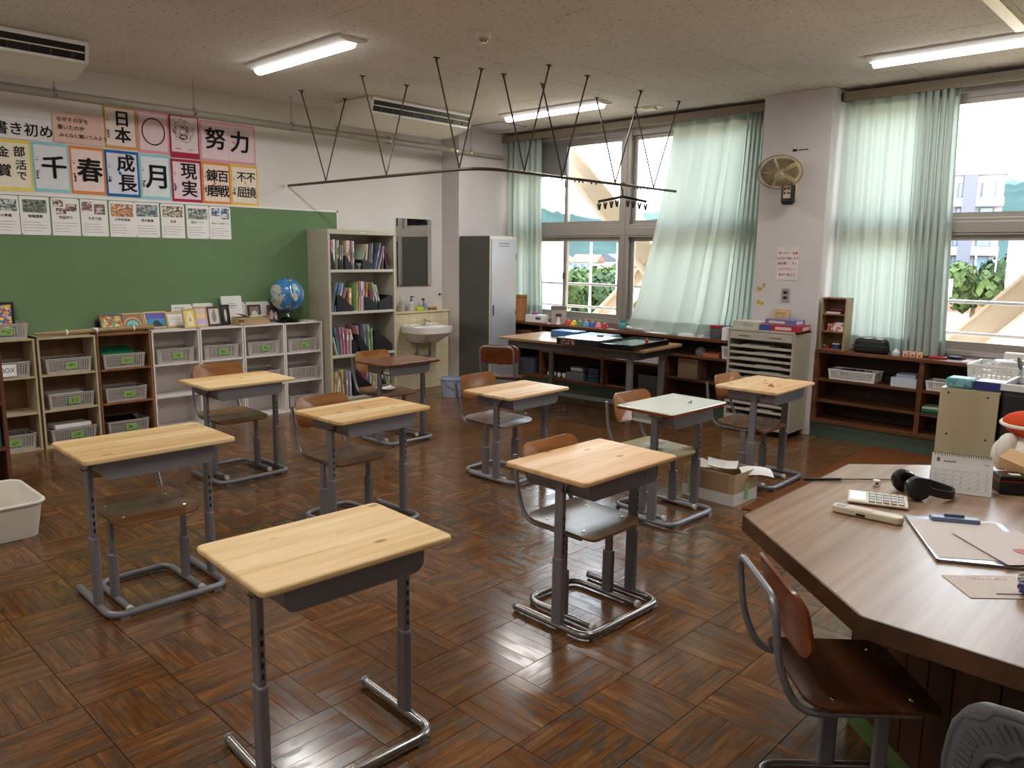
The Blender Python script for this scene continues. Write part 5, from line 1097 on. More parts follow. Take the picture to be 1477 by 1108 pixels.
# ================================================================== DRAWER CABINET
DC = thing('drawer_cabinet', 'beige steel cabinet of flat paper trays in front of the pillar', 'cabinet', (6.455, 3.115, 0)); w2 = 0.31
MB().box(0.0,0.34,-w2,-w2+0.02,0.06,0.945).build('side_panel', M['steelbeige'], DC); MB().box(0.0,0.34,w2-0.02,w2,0.06,0.945).build('side_panel', M['steelbeige'], DC)
MB().box(-0.004,0.34,-w2,w2,0.925,0.945).build('top_panel', M['steelbeige'], DC, bevel=0.003); MB().box(0.32,0.34,-w2+0.02,w2-0.02,0.06,0.925).build('back_panel', M['steelbeige'], DC); MB().box(0.0,0.34,-w2+0.02,w2-0.02,0.06,0.16).build('bottom_panel', M['steelbeige'], DC)
dw_ = MB().box(-0.006,0.30,-w2+0.022,w2-0.022,0.852,0.921).build('drawer', M['steelbeige2'], DC, bevel=0.003)
for s in (-1,1): MB().tube([(-0.006,s*0.15-0.05,0.888),(-0.022,s*0.15-0.045,0.888),(-0.022,s*0.15+0.045,0.888),(-0.006,s*0.15+0.05,0.888)],0.004,6).build('handle', M['chrome'], dw_)
for k in range(11):
    z = 0.775-0.057*k
    if z < 0.17: break
    MB().box(0.002,0.31,-w2+0.022,w2-0.022,z,z+0.004).box(0.002,0.006,-w2+0.022,w2-0.022,z,z+0.026).build('tray', M['steelbeige2'], DC)
    r_ = random.Random(k); a = r_.uniform(-0.25,-0.05); T2 = MB().box(0.02,0.26,a,a+r_.uniform(0.2,0.28),z+0.0045,z+0.03).build('paper_stack', plain((206-6*k%30,200,190),0.7,0,0.1,30), None, loc=(6.455,3.115,0)); tag(T2, 'paper stack in the %s open tray from the top of the drawer cabinet' % ('first','second','third','fourth','fifth','sixth','seventh','eighth','ninth','tenth','eleventh')[k], 'papers', 'paper stacks in the drawer cabinet trays')
for sx in (0.04,0.30):
    for sy in (-0.27,0.27): MB().tube([(sx,sy-0.01,0.028),(sx,sy+0.01,0.028)],0.0275,10).box(sx-0.012,sx+0.012,sy-0.014,sy+0.014,0.03,0.06).build('caster', M['black'], DC)
slab('board_game', 'white picture card box on the drawer cabinet', 'box', (6.56,3.27,0.946), (0.18,0.24,0.065), plain((206,204,190),0.6,0,0.05), rad(3))
text_mesh('lettering', 'カルタ', 0.035, plain((60,120,110),0.6), bpy.data.objects['board_game'], (-0.0915,-0.02,0.032), (rad(90),0,rad(-90)))
T = slab('board_game_red', 'red and blue board game box on the drawer cabinet', 'game box', (6.60,2.965,0.946), (0.26,0.36,0.05), plain((176,44,56),0.45), rad(6)); MB().box(-0.1315,-0.13,0.08,0.18,0.002,0.048).build('blue_end', plain((50,84,160),0.5), T); MB().box(-0.132,-0.1305,-0.10,0.04,0.012,0.038).build('title_band', plain((230,200,200),0.5), T); MB().box(-0.08,0.10,-0.1815,-0.18,0.01,0.04).build('end_print', plain((230,206,206),0.5), T)
T = slab('board_game_violet', 'violet board game box on top of the red one', 'game box', (6.62,2.975,0.9965), (0.20,0.27,0.045), plain((122,112,170),0.45), rad(-3)); MB().box(-0.1015,-0.10,-0.05,0.10,0.012,0.034).build('title_band', plain((226,214,190),0.5), T); MB().box(-0.06,0.06,-0.1365,-0.135,0.006,0.04).build('end_print', plain((206,200,220),0.5), T)
photo_frame('pale wood frame leaning on the pillar behind the board games', 6.755, 3.09, 0.15, 0.17, lw, plain((196,160,110),0.6), rad(-90), 10, 0.03, z=0.945)
# ================================================================== ON THE PILLAR
T = thing('wall_fan', 'cream oscillating wall fan with a round guard on the pillar', 'fan', (6.80, 3.075, 2.20))
cr = plain((206,186,142),0.4)
MB().box(-0.07,0.0,-0.055,0.055,-0.13,0.20).build('wall_bracket', cr, T, bevel=0.015); MB().box(-0.11,-0.045,-0.06,0.06,-0.165,0.02).build('control_box', M['black'], T, bevel=0.03, seg=4)
pn_ = MB().box(-0.113,-0.110,-0.035,0.03,-0.11,0.0).build('switch_panel', plain((200,190,170),0.4), T)
for a_, b__ in ((-0.02,-0.03),(0.015,-0.03),(-0.02,-0.065),(0.015,-0.065)): MB().box(-0.117,-0.113,a_-0.008,a_+0.008,b__-0.007,b__+0.007).build('button', M['black'], pn_)
MB().tube([(-0.05,0,0.12),(-0.14,0.01,0.13)],[0.035,0.055],12).build('motor', cr, T, smooth='auto')
fc = Vector((-0.24, 0.015, 0.10)); fd = Vector((-0.62, -0.31, -0.72)).normalized()      # hub centre and facing of the fan head
q_ = fd.to_track_quat('Z', 'Y').to_matrix().to_4x4(); fm = Matrix.Translation(fc) @ q_
def fbuild(mb, name, mat, parent=T, **k): return mb.move(fm).build(name, mat, parent, **k)
g_ = MB(); RR = 0.185
for k in range(60):
    a = 2*PI*k/60; c, s = math.cos(a), math.sin(a)
    for sg in (1, -1): g_.tube([(c*0.04,s*0.04,0.055*sg),(c*0.12,s*0.12,0.05*sg),(c*0.165,s*0.165,0.03*sg),(c*RR,s*RR,0.0)], 0.0017, 4, cap=False)
grd = fbuild(g_, 'guard', plain((190,172,132),0.4), smooth=False)
fbuild(MB().tube([(RR*math.cos(2*PI*k/40),RR*math.sin(2*PI*k/40),0) for k in range(40)], 0.006, 6, closed=True), 'guard_rim', plain((168,146,104),0.4), smooth=True)
fbuild(MB().lathe([(0.045,0.052),(0.04,0.06),(0.01,0.064)], 18), 'guard_badge', plain((200,190,170),0.4), smooth='auto')
for k in range(5):
    a = 2*PI*k/5; bl = MB().grid(lambda u, v: ((0.03+0.125*u)*math.cos(a+(v-0.5)*(0.75+0.35*u)), (0.03+0.125*u)*math.sin(a+(v-0.5)*(0.75+0.35*u)), 0.022*(v-0.5)), 6, 6)
    fbuild(bl, 'blade', plain((126,114,92),0.35), smooth=True, solid=0.002)
fbuild(MB().tube([(0,0,-0.06),(0,0,0.03)], 0.03, 12), 'hub', cr, smooth='auto')
T = tag(MB().box(-0.001,0,-0.075,0.075,-0.013,0.013).build('maker_sticker', plain((212,206,204),0.6), None, loc=(6.799,3.025,2.505)), 'small sticker with a dark logo above the wall fan', 'sticker')
MB().box(-0.0015,-0.001,0.03,0.072,-0.010,0.010).box(-0.0015,-0.001,-0.07,0.02,-0.004,0.005).build('logo', M['ink'], T)
T = tag(MB().box(-0.001,0,-0.10,0.10,-0.145,0.145).build('notice', plain((226,216,212),0.7), None, loc=(6.7985,3.07,1.525)), 'white handwritten notice in red ink on the pillar', 'notice')
red = plain((190,60,72),0.7)
for k, (tx, zz) in enumerate((('あいさつ・返事',0.092),('えがおで接します',0.045),('話を聞く・きく',0.0),('人にやさしく',-0.05),('自分で考えて',-0.10))):
    text_mesh('lettering', tx, 0.026, red, T, (-0.0016, 0.0, zz), (rad(90),0,rad(-90)), 0.0004)
text_mesh('small_lettering', 'やくそく', 0.016, M['inksoft'], T, (-0.0016,0.0,0.13), (rad(90),0,rad(-90)))
T = thing('wall_outlet', 'metal wall outlet plate with two sockets on the pillar', 'outlet', (6.8,3.07,1.245)); MB().box(-0.006,0,-0.036,0.036,-0.06,0.06).build('plate', M['alu'], T, bevel=0.002)
for z in (0.022,-0.024): MB().box(-0.008,-0.006,-0.018,0.018,z-0.012,z+0.012).build('socket', M['black'], T)
for k, (yy, zz, w_, h_) in enumerate(((3.32,1.29,0.05,0.03),(3.28,1.325,0.025,0.035),(3.305,1.165,0.07,0.03))):
    tag(MB().box(-0.0008,0,-w_/2,w_/2,-h_/2,h_/2).build('tape_scrap', plain((190,166,70),0.7), None, loc=(6.799,yy,zz), rot=(rad(8*k),0,0)), ('lower left yellow tape scrap of the upper pair on the pillar', 'small upper yellow tape scrap on the pillar', 'lowest wide yellow tape scrap on the pillar')[k], 'tape', 'yellow tape remains on the pillar')
# ================================================================== ON THE NEAR LEDGE
SS = thing('small_shelf', 'small wooden three-tier shelf standing on the near ledge', 'shelf', (6.80, 2.628, ZL)); sw = M['lightwood']; sb = M['brownbox']
for s in (-1,1): MB().box(0.0,0.15,min(s*0.108,s*0.096),max(s*0.108,s*0.096),0,0.455).build('side_panel', wood('shelf_side', (140,118,84), (160,138,104), (176,154,120), 2, 0.45, 10, 8, False), SS)
for z in (0.0,0.155,0.305,0.443): MB().box(0.001,0.148,-0.096,0.096,z,z+0.012).build('shelf_board', sb, SS)
MB().box(0.142,0.149,-0.096,0.096,0.012,0.443).build('back_panel', M['interior'], SS)
def ssbox(label, cat, y, z, size, mat, x=6.865, **k): return slab(cat.replace(' ', '_'), label, cat, (x, 2.628+y, ZL+z+0.0125), size, mat, **k)
ssbox('flat white box on the top tier of the small shelf', 'box', 0.01, 0.305, (0.10,0.12,0.016), plain((220,200,196),0.6))
ssbox('dark red cloth on the top tier of the small shelf', 'cloth', -0.02, 0.322, (0.09,0.12,0.03), plain((96,26,30),0.8), bevel=0.012)
ssbox('white patterned paper box on the middle tier of the small shelf', 'paper box', -0.045, 0.155, (0.10,0.085,0.075), blotch_mat('flower_wrap', [(230,220,216),(226,210,206),(206,120,110),(236,230,226)], 50))
ssbox('red and white wrapped packet on the middle tier of the small shelf', 'packet', 0.035, 0.155, (0.08,0.05,0.06), blotch_mat('red_wrap', [(206,90,70),(230,226,220),(120,60,50)], 60), rz=0.3)
T = thing('tape_roll', 'roll of tape with a blue core on the lowest tier of the small shelf', 'tape', (6.85,2.60,ZL+0.0125)); MB().lathe([(0.034,0),(0.034,0.04),(0.02,0.04),(0.02,0)],18,cap=False).build('tape', plain((50,56,120),0.4), T, smooth='auto'); MB().lathe([(0.034,0.04),(0.034,0.046),(0.02,0.046)],18,cap=False).build('tape_edge', M['white'], T)
T = thing('small_toy', 'small red and green toy on the lowest tier of the small shelf', 'toy', (6.85,2.68,ZL+0.0125)); MB().box(-0.02,0.02,-0.02,0.015,0,0.022).build('toy_body', plain((160,40,40),0.4), T, bevel=0.005); MB().ball((0,0.025,0.018),0.016,10,6).build('toy_head', plain((90,130,90),0.4), T, smooth=True)
T = thing('carry_bag', 'black soft carrying case with white labels on the near ledge', 'bag', (6.865, 2.31, ZL), rad(0))
bg = MB().prism(rrect(0.12,0.30,0.055,5), 0.001, 0.125, [(x*0.82,y*0.88) for x,y in rrect(0.12,0.30,0.055,5)]).build('case', M['black'], T, bevel=0.03, seg=4)
MB().box(-0.03,0.02,0.0,0.055,0.1235,0.1265).box(-0.03,0.02,-0.09,-0.045,0.1235,0.1265).build('label', M['paper'], bg); MB().tube([(-0.058,0.147,0.06),(-0.062,0,0.063),(-0.058,-0.147,0.06)],0.004,6).build('zip', M['dark'], bg)
T = thing('tape_reel', 'white tape dispenser on the near ledge right of the black case', 'tape', (6.88,2.115,ZL)); MB().lathe([(0.035,0),(0.035,0.025),(0.015,0.045),(0.012,0.055)],16).build('reel', plain((206,214,216),0.3), T, smooth='auto')
for k in range(3): slab('snack_box', ('left','middle','right')[k]+' of the three small patterned boxes on the near ledge', 'box', (6.87,2.03-0.052*k,ZL), (0.05,0.046,0.045), blotch_mat('pattern_box%d' % k, [(220,200,190),(190,90,80),(226,190,120),(150,90,80)], 60), 0.05*k, group='three small patterned boxes')
slab('pen_case', 'red pen case on the near ledge', 'pen case', (6.90,1.80,ZL), (0.04,0.13,0.02), plain((176,40,50),0.4), 0.1, bevel=0.006)
T = thing('sunglasses_case', 'dark blue pouch on the near ledge', 'pouch', (6.99,1.70,ZL)); MB().ball((0,0,0.014),0.05,14,8,(0.7,1.2,0.28)).build('pouch', plain((40,44,70),0.3), T, smooth=True); MB().tube([(0,0.05,0.01),(-0.01,0.1,0.006)],0.003,5).build('cord', M['dark'], T)
slab('paper_stack', 'pinkish papers spread on the near ledge', 'papers', (6.95,1.42,ZL), (0.22,0.40,0.004), plain((214,196,200),0.6), 0.02)
slab('card_box', 'white box on the near ledge at the right edge', 'box', (6.98,1.28,ZL), (0.12,0.14,0.09), M['white'], 0.05)
basket('white basket with pens on the upper board of the near ledge shelf', 6.915, 2.44, 0.531, basket_meshes(0.20,0.40,0.085,M['white'],10,6,20), False, 0, 0, 'white baskets')
for k in range(4): slab('pen_box', ('grey','dark','blue grey','beige')[k]+' pencil box in the white basket of the near ledge shelf', 'pencil box', (6.90,2.54-0.07*k,0.60), (0.12,0.05,0.022), plain(((120,120,130),(50,50,56),(90,100,130),(190,176,150))[k],0.5), 0.1*k-0.1, group='pencil boxes in the white basket')
slab('card_box', 'large white lidded box on the upper board of the near ledge shelf', 'box', (6.92,2.02,0.531), (0.18,0.20,0.075), plain((196,206,220),0.5)); slab('card_box', 'smaller pale blue box on the white lidded box', 'box', (6.92,2.01,0.607), (0.15,0.15,0.03), plain((180,196,220),0.5))
basket('white basket of stationery right of the upright in the near ledge shelf', 6.915, 1.70, 0.531, basket_meshes(0.20,0.30,0.075,M['white'],10,6,16), False, 0, 0, 'white baskets')
for k in range(3): slab('folder', ('dark green','mid green','pale')[k]+' folder lying on the lower board of the near ledge shelf', 'folder', (6.91,1.72,0.341+0.02*k), (0.2,0.28,0.014), plain(((30,76,62),(60,120,96),(170,190,170))[k],0.5), 0.03*k, group='folders in the near ledge shelf')
# ================================================================== BEHIND THE TABLE
LC = thing('low_cabinet', 'pale wood-grain box shelf standing sideways behind the octagonal table', 'cabinet', (4.70, 1.055, 0))
MB().box(0.0,0.018,-0.142,0.142,0,0.885).build('side_panel', M['lightwood'], LC); MB().box(0.404,0.42,-0.142,0.142,0,0.885).build('side_panel', M['lightwood'], LC); MB().box(0.018,0.404,-0.142,0.142,0.867,0.885).build('top_panel', M['lightwood'], LC); MB().box(0.018,0.404,0.132,0.142,0,0.867).build('back_panel', M['lightwood'], LC)
for z in (0.02,0.31,0.59): MB().box(0.018,0.404,-0.14,0.132,z-0.016 if z > 0.03 else 0,z).build('shelf_board', M['lightwood'], LC)
for y, z in ((0.10,0.86),(-0.09,0.855),(0.09,0.63),(-0.10,0.625)): MB().lathe([(0.006,0),(0.005,0.002)],8).build('screw', M['dark'], LC, loc=(-0.0005,y,z), rot=(0,rad(-90),0))
LC2 = thing('low_cabinet', 'second pale box shelf hidden behind the first, carrying the white basket', 'cabinet', (5.13, 1.055, 0))
MB().box(0,0.42,-0.142,0.142,0,0.86).build('body', M['lightwood'], LC2); MB().box(-0.002,0.422,-0.144,0.144,0.86,0.875).build('top_panel', M['lightwood'], LC2)
slab('pencil_case', 'teal plastic case on the pale box shelf', 'case', (4.78,1.115,0.886), (0.12,0.13,0.055), blotch_mat('teal_case', [(90,150,160),(120,176,180),(80,130,150)], 30), 0.0, bevel=0.012)
slab('card_box', 'dark blue box on the pale box shelf', 'box', (4.80,0.975,0.886), (0.14,0.13,0.05), plain((44,52,116),0.4), 0.0, bevel=0.004)
basket('white basket heaped with stationery behind the pale box shelf', 5.35, 1.06, 0.876, basket_meshes(0.34,0.26,0.09,M['white'],12,6,10), False, 0, 0, 'white baskets')
slab('plastic_sheet', 'pale green plastic folder in the heaped white basket', 'folder', (5.30,1.11,0.93), (0.2,0.12,0.003), plain((186,206,186),0.4), 0.3, rad(20)); slab('paper_bag', 'white crumpled paper in the heaped white basket', 'paper', (5.37,1.03,0.94), (0.16,0.12,0.05), plain((206,200,204),0.6), 0.4, bevel=0.02)
T = thing('tape_roll', 'large roll of grey tape in the heaped white basket', 'tape', (5.42,0.99,0.94)); MB().lathe([(0.05,0),(0.05,0.05),(0.035,0.05),(0.035,0)],20,cap=False).build('tape', plain((196,190,176),0.5), T, smooth='auto')
OR = thing('drawer_unit', 'dark grey drawer unit with a white-rimmed tray at the right edge', 'drawer unit', (4.74, 0.72, 0)); dg = plain((56,52,58),0.5)
MB().box(0,0.36,-0.19,0.19,0.02,0.90).build('body', dg, OR, bevel=0.006)
for k in range(3): d_ = MB().box(-0.012,0.0,-0.18,0.18,0.10+0.27*k,0.34+0.27*k).build('drawer', plain((40,38,42),0.5), OR, bevel=0.004); MB().box(-0.02,-0.012,-0.06,0.06,0.29+0.27*k,0.305+0.27*k).build('pull', M['greydark'], d_)
MB().box(-0.01,0.37,-0.20,-0.185,0.90,0.935).box(-0.01,0.37,0.185,0.20,0.90,0.935).box(-0.01,0.005,-0.185,0.185,0.90,0.935).box(0.355,0.37,-0.185,0.185,0.90,0.935).build('tray_rim', M['white'], OR)
for k in range(6):
    T = thing('scissors', '%s handled scissors %s in the white-rimmed tray' % (('olive','black')[k % 2], ('tilting back','standing upright','tilting forward')[k % 3]), 'scissors', (4.86+0.03*k,0.84-0.045*k,0.905), 0.4*k, 'scissors in the tray', (rad(14*(k%3)-14), rad(12), 0.5*k))
    MB().box(-0.006,0.006,-0.0015,0.0015,0,0.10).build('blade', M['chrome'], T)
    for s in (-1,1): MB().tube([(s*0.02+0.016*math.cos(2*PI*q/12),0,0.135+0.03*math.sin(2*PI*q/12)) for q in range(12)],0.0055,6,closed=True).build('handle', M['black'] if k % 2 else plain((90,96,70),0.5), T, smooth=True)
# ================================================================== ON THE OCTAGONAL TABLE
ZO = 0.7008
T = thing('pointer_stick', 'telescopic pointer with a black grip lying across the table', 'pointer', (2.98,1.215,ZO+0.006), math.atan2(0.84-1.215,3.37-2.98))
MB().tube([(0.0,0,0),(0.15,0,0)],0.006,8).build('grip', M['black'], T, smooth='auto'); MB().tube([(0.15,0,0),(0.35,0,-0.001)],0.0035,8).tube([(0.35,0,-0.001),(0.53,0,-0.003)],0.0022,6).build('rod', M['chrome'], T, smooth='auto')
T = thing('die', 'small white paper die on the table behind the pointer', 'die', (3.12,0.985,ZO), 0.5); MB().box(-0.012,0.012,-0.012,0.012,0,0.024).build('cube', M['paper'], T, bevel=0.002); MB().lathe([(0.005,0),(0.005,0.0006)],8).build('pip', M['ink'], T, loc=(-0.0122,0,0.012), rot=(0,rad(-90),0))
HP = thing('headphones', 'black over-ear headphones lying on the table', 'headphones', (3.13,0.80,ZO), rad(-52)); 
for s, xx, yy, tl in ((1,-0.075,0.045,14),(-1,-0.065,-0.055,-10)):
    c = MB().lathe([(0.034,-0.026),(0.042,-0.02),(0.044,-0.006)],20).build('ear_cushion', M['black'], HP, smooth='auto', loc=(xx,yy,0.043), rot=(rad(90*s+tl),0,0)); MB().lathe([(0.044,-0.006),(0.043,0.012),(0.030,0.020),(0.01,0.022)],20).build('ear_cup', M['blackgloss'], c, smooth='auto')
hb = [(-0.07+0.01,0.06,0.05),(0.0,0.075,0.036),(0.06,0.05,0.024),(0.085,0.0,0.020),(0.06,-0.05,0.02),(0.0,-0.078,0.032),(-0.05,-0.07,0.046)]
P_ = [Vector(p) for p in hb]; sm_ = []
for i in range(len(P_)-1):
    for k in range(6):
        t = k/6; p0 = P_[max(0,i-1)]; p1 = P_[i]; p2 = P_[i+1]; p3 = P_[min(len(P_)-1,i+2)]
        sm_.append(0.5*((2*p1)+(p2-p0)*t+(2*p0-5*p1+4*p2-p3)*t*t+(3*p1-p0-3*p2+p3)*t**3))
sm_.append(P_[-1]); hbm = MB(); n_ = len(sm_)
for i, p in enumerate(sm_):
    t = (sm_[min(n_-1,i+1)]-sm_[max(0,i-1)]).normalized(); nn = Vector((-t.y,t.x,0)).normalized()*0.004; u_ = Vector((0,0,0.015))
    for a, b in ((-1,-1),(1,-1),(1,1),(-1,1)): hbm.v.append(tuple(p+nn*a+u_*b))
for i in range(n_-1):
    for k in range(4): hbm.f.append((4*i+k,4*i+(k+1)%4,4*i+4+(k+1)%4,4*i+4+k))
hbm.f += [(0,3,2,1),(4*n_-4,4*n_-3,4*n_-2,4*n_-1)]; hbm.build('headband', M['black'], HP, smooth='auto', bevel=0.002)
CA = thing('desk_calendar', 'white spiral desk calendar showing August on the table', 'calendar', (3.285,0.735,ZO), math.atan2(0.63-0.83,3.29-3.23))
# local x runs along the calendar (away to the right), local -y faces the viewer
cw, chh = 0.205, 0.145; tilt = rad(20)
cf = MB().box(-cw/2,cw/2,-0.0012,0.0012,0,chh).build('front_page', M['paper'], CA, loc=(0,-0.045,0.002), rot=(-tilt,0,0)); MB().box(-cw/2,cw/2,-0.0012,0.0012,0,chh).build('back_card', plain((214,212,210),0.6), CA, loc=(0,0.055,0.002), rot=(tilt,0,0)); MB().box(-cw/2,cw/2,-0.045,0.055,0,0.0015).build('bottom_card', plain((214,212,210),0.6), CA)
for k in range(24):
    xx = -cw/2+0.01+k*(cw-0.02)/23; MB().tube([(xx,0.006*math.cos(a),0.006*math.sin(a)) for a in [2*PI*q/8 for q in range(8)]],0.0011,4,closed=True).build('spiral_ring', M['dark'], CA, loc=(0,0.004,chh*math.cos(tilt)+0.002))
RT = (rad(90),0,0)
text_mesh('month_number', '8', 0.022, plain((50,56,90),0.6), cf, (-cw/2+0.022,-0.0016,chh-0.024), RT, 0.0006); text_mesh('month_name', 'AUGUST', 0.011, plain((60,60,80),0.6), cf, (-cw/2+0.062,-0.0016,chh-0.028), RT, 0.0003); text_mesh('year', '2025', 0.008, M['inksoft'], cf, (cw/2-0.022,-0.0016,chh-0.028), RT)
d_ = 1
for row in range(6):
    for col in range(7):
        if row == 0 and col < 5: continue
        if d_ > 31: break
        text_mesh('day_number', str(d_), 0.0075, M['inksoft'], cf, (-cw/2+0.018+col*(cw-0.036)/6,-0.0016,chh-0.052-row*0.0175), RT); d_ += 1
lm = MB()
for row in range(6): lm.box(-cw/2+0.008,cw/2-0.008,-0.0017,-0.0012,chh-0.0605-row*0.0175,chh-0.060-row*0.0175)
lm.build('ruled_lines', plain((170,170,176),0.7), cf)
T = thing('phone_calculator', 'cream desk calculator with a grey screen on the table', 'calculator', (2.895,0.905,ZO), math.atan2(0.81-0.99,2.90-2.95)-PI/2*0)
T.rotation_euler.z = rad(-70)
c_ = MB().prism_x([(-0.05,0.004),(-0.05,0.012),(0.05,0.026),(0.05,0.004)], -0.10, 0.10).build('body', M['cream'], T, bevel=0.006, seg=3)
def on_slope(x0,x1,y0,y1,t): 
    f = lambda y: 0.012+(y+0.05)/0.1*0.014
    return MB().add([(x0,y0,f(y0)),(x1,y0,f(y0)),(x1,y1,f(y1)),(x0,y1,f(y1)),(x0,y0,f(y0)+t),(x1,y0,f(y0)+t),(x1,y1,f(y1)+t),(x0,y1,f(y1)+t)],[(0,3,2,1),(4,5,6,7),(0,1,5,4),(1,2,6,5),(2,3,7,6),(3,0,4,7)])
on_slope(-0.092,-0.04,-0.035,0.04,0.001).build('screen', plain((150,186,226),0.15), c_)
for i in range(5):
    for j in range(4): on_slope(-0.028+0.024*i,-0.011+0.024*i,-0.042+0.0225*j,-0.026+0.0225*j,0.004).build('key', plain((190,150,130),0.5) if (i, j) in ((2,0),(3,0)) else plain((200,200,196),0.5), c_)
for i in range(5):
    for j in range(4): on_slope(-0.0295+0.024*i,-0.0095+0.024*i,-0.0435+0.0225*j,-0.0245+0.0225*j,0.0012).build('key_well', M['dark'], c_)
T = thing('stapler', 'long cream remote-like device lying in front of the calculator', 'remote', (2.705,0.875,ZO), rad(-86))
MB().prism(rrect(0.23,0.05,0.02,5),0.001,0.026).build('shell', M['cream'], T, bevel=0.007, seg=3); MB().box(-0.06,0.02,-0.018,0.018,0.0262,0.0275).build('label', plain((226,206,190),0.6), T); MB().box(-0.03,0.0,-0.0265,-0.0248,0.006,0.014).build('port', M['black'], T); MB().box(-0.10,-0.07,-0.012,0.012,0.0262,0.0285).build('window', plain((190,200,206),0.15), T)
T = thing('clipboard', 'grey clipboard with a blue clip holding papers on the table', 'clipboard', (2.70,0.555,ZO), rad(-61))
MB().prism(rrect(0.30,0.42,0.012,3),0.001,0.005).build('board_plate', plain((176,178,190),0.3,0.3), T); MB().box(-0.15,-0.145,-0.21,0.21,0.001,0.008).box(-0.15,0.15,-0.21,-0.205,0.001,0.008).build('metal_edge', M['tubechrome'], T)
MB().box(-0.075,0.075,0.165,0.20,0.005,0.020).build('clip', plain((110,122,156),0.35), T, bevel=0.004); MB().tube([(-0.03,0.19,0.022),(0.03,0.19,0.022)],0.006,8).build('clip_lever', plain((90,100,130),0.3,0.4), T)
pp_ = plain((224,214,206),0.75,0,0.03,20,0.2)
sheet('paper_sheet', 'thin white paper held under the clipboard clip', 'paper', ((2.78,0.77),(2.94,0.54),(2.63,0.365),(2.47,0.585)), ZO+0.0055, pp_)
o = sheet('paper_sheet', 'white sheet with a red blot lying across the clipboard', 'paper', ((2.72,0.62),(2.88,0.46),(2.70,0.27),(2.53,0.42)), ZO+0.0095, plain((228,216,210),0.75,0,0.03,20,0.2), curl=0.002)
MB().prism([(0.03*math.cos(a),0.055*math.sin(a)*(1-0.3*math.cos(a))) for a in [k*PI/8 for k in range(16)]],0,0.0006).prism([(0.012+0.01*math.cos(a),-0.068+0.011*math.sin(a)) for a in [k*PI/6 for k in range(12)]],0,0.0006).build('red_blot', plain((206,130,124),0.7), o, loc=(-0.02,-0.06,0.0016), rot=(0,0,rad(-10)))
T = sheet('envelope', 'printed postcard envelope lying in front of the clipboard', 'envelope', ((2.345,0.545),(2.485,0.395),(2.37,0.30),(2.235,0.445)), ZO+0.0002, plain((222,206,194),0.7,0,0.05,30))
MB().box(-0.06,0.06,-0.006,0.006,0.0006,0.0009).build('flower_print', blotch_mat('flower_strip', [(190,120,120),(222,206,194),(200,150,110),(222,206,194)], 120), T, loc=(0.045,0.03,0), rot=(0,0,rad(-47)))
MB().box(-0.035,0.035,-0.004,0.004,0.0006,0.0009).build('stamp_print', M['inksoft'], T, loc=(-0.025,-0.045,0), rot=(0,0,rad(-47)))
T = thing('foil_wrapper', 'crumpled silver and dark blue wrapper at the right edge of the table', 'wrapper', (2.40,0.335,ZO), rad(20))
r_ = random.Random(5); b_ = MB().ball((0,0,0.026),0.045,14,9,(1.3,0.8,0.55)); b_.v = [(x+r_.uniform(-.006,.006),y+r_.uniform(-.006,.006),max(0.001,z+r_.uniform(-.005,.005))) for x,y,z in b_.v]; b_.build('foil', plain((200,200,206),0.22,0.9,0.1,30), T)
b_ = MB().ball((-0.04,0.02,0.022),0.032,12,8,(1,0.8,0.6)); b_.v = [(x+r_.uniform(-.004,.004),y+r_.uniform(-.004,.004),max(0.001,z)) for x,y,z in b_.v]; b_.build('blue_end', plain((36,40,96),0.3), T)
T = thing('black_tin', 'black lidded box right of the calendar on the table', 'box', (3.42,0.585,ZO), rad(-60)); MB().box(-0.06,0.06,-0.045,0.045,0,0.055).build('base', M['black'], T, bevel=0.004); MB().box(-0.062,0.062,-0.047,0.047,0.055,0.07).build('lid', M['blackgloss'], T, bevel=0.004); MB().box(-0.02,0.02,-0.015,0.01,0.0702,0.0708).build('price_label', M['paper'], T); MB().box(-0.0635,0.0635,-0.0485,0.0485,0.049,0.055).build('red_line', plain((130,30,36),0.4), T)
T = thing('cushion_toy', 'orange stuffed cushion with white piping on knitted cloth at the right edge', 'cushion', (3.72,0.66,ZO), rad(-20)); og = plain((206,74,36),0.8,0,0.08,20,0.2)
def blob(c, r, sc, seed, amp=0.006):
    r2 = random.Random(seed); b = MB().ball(c, r, 18, 12, sc); return b
blob((0.02,-0.12,0.215),0.11,(0.75,1.6,0.6),1).build('cushion', og, T, smooth=True)
MB().tube([(0.02+0.084*math.cos(2*PI*k/28),-0.12+0.178*math.sin(2*PI*k/28),0.215+0.008*math.sin(4*PI*k/28)) for k in range(28)],0.008,6,closed=True).build('piping', M['offwhite'], T, smooth=True)
r_ = random.Random(8)
for k in range(7):
    a = 2*PI*k/7; b_ = MB().ball((0.055*math.cos(a),-0.05+0.075*math.sin(a),0.092+0.02*math.sin(3*a)),0.055,12,9,(0.8,0.8,1.25)); b_.build('knitted_fold', M['offwhite'], T, smooth=True)
MB().ball((0,-0.05,0.10),0.075,14,8,(1.0,1.2,0.9)).build('knitted_core', M['offwhite'], T, smooth=True)
slab('patterned_cloth', 'red and white patterned cloth under the black box', 'cloth', (3.56,0.56,ZO), (0.22,0.26,0.03), blotch_mat('red_cloth', [(190,60,60),(226,214,206),(170,50,54)], 26), rad(-30), bevel=0.01)
o = slab('wooden_block', 'plain wooden block leaning on the stuffed cushion', 'block', (3.50,0.575,ZO+0.075), (0.07,0.14,0.05), wood('block_wood', (206,164,112), (220,182,132), (230,196,150), 1, 0.5, 16, 8), rad(-25), rad(12), rad(-24))
T = thing('keychain', 'small white trinket beside the calendar', 'trinket', (3.42,0.70,ZO), 0.3); MB().ball((0,0,0.02),0.02,12,8,(1.4,1,0.9)).build('trinket', M['offwhite'], T, smooth=True)
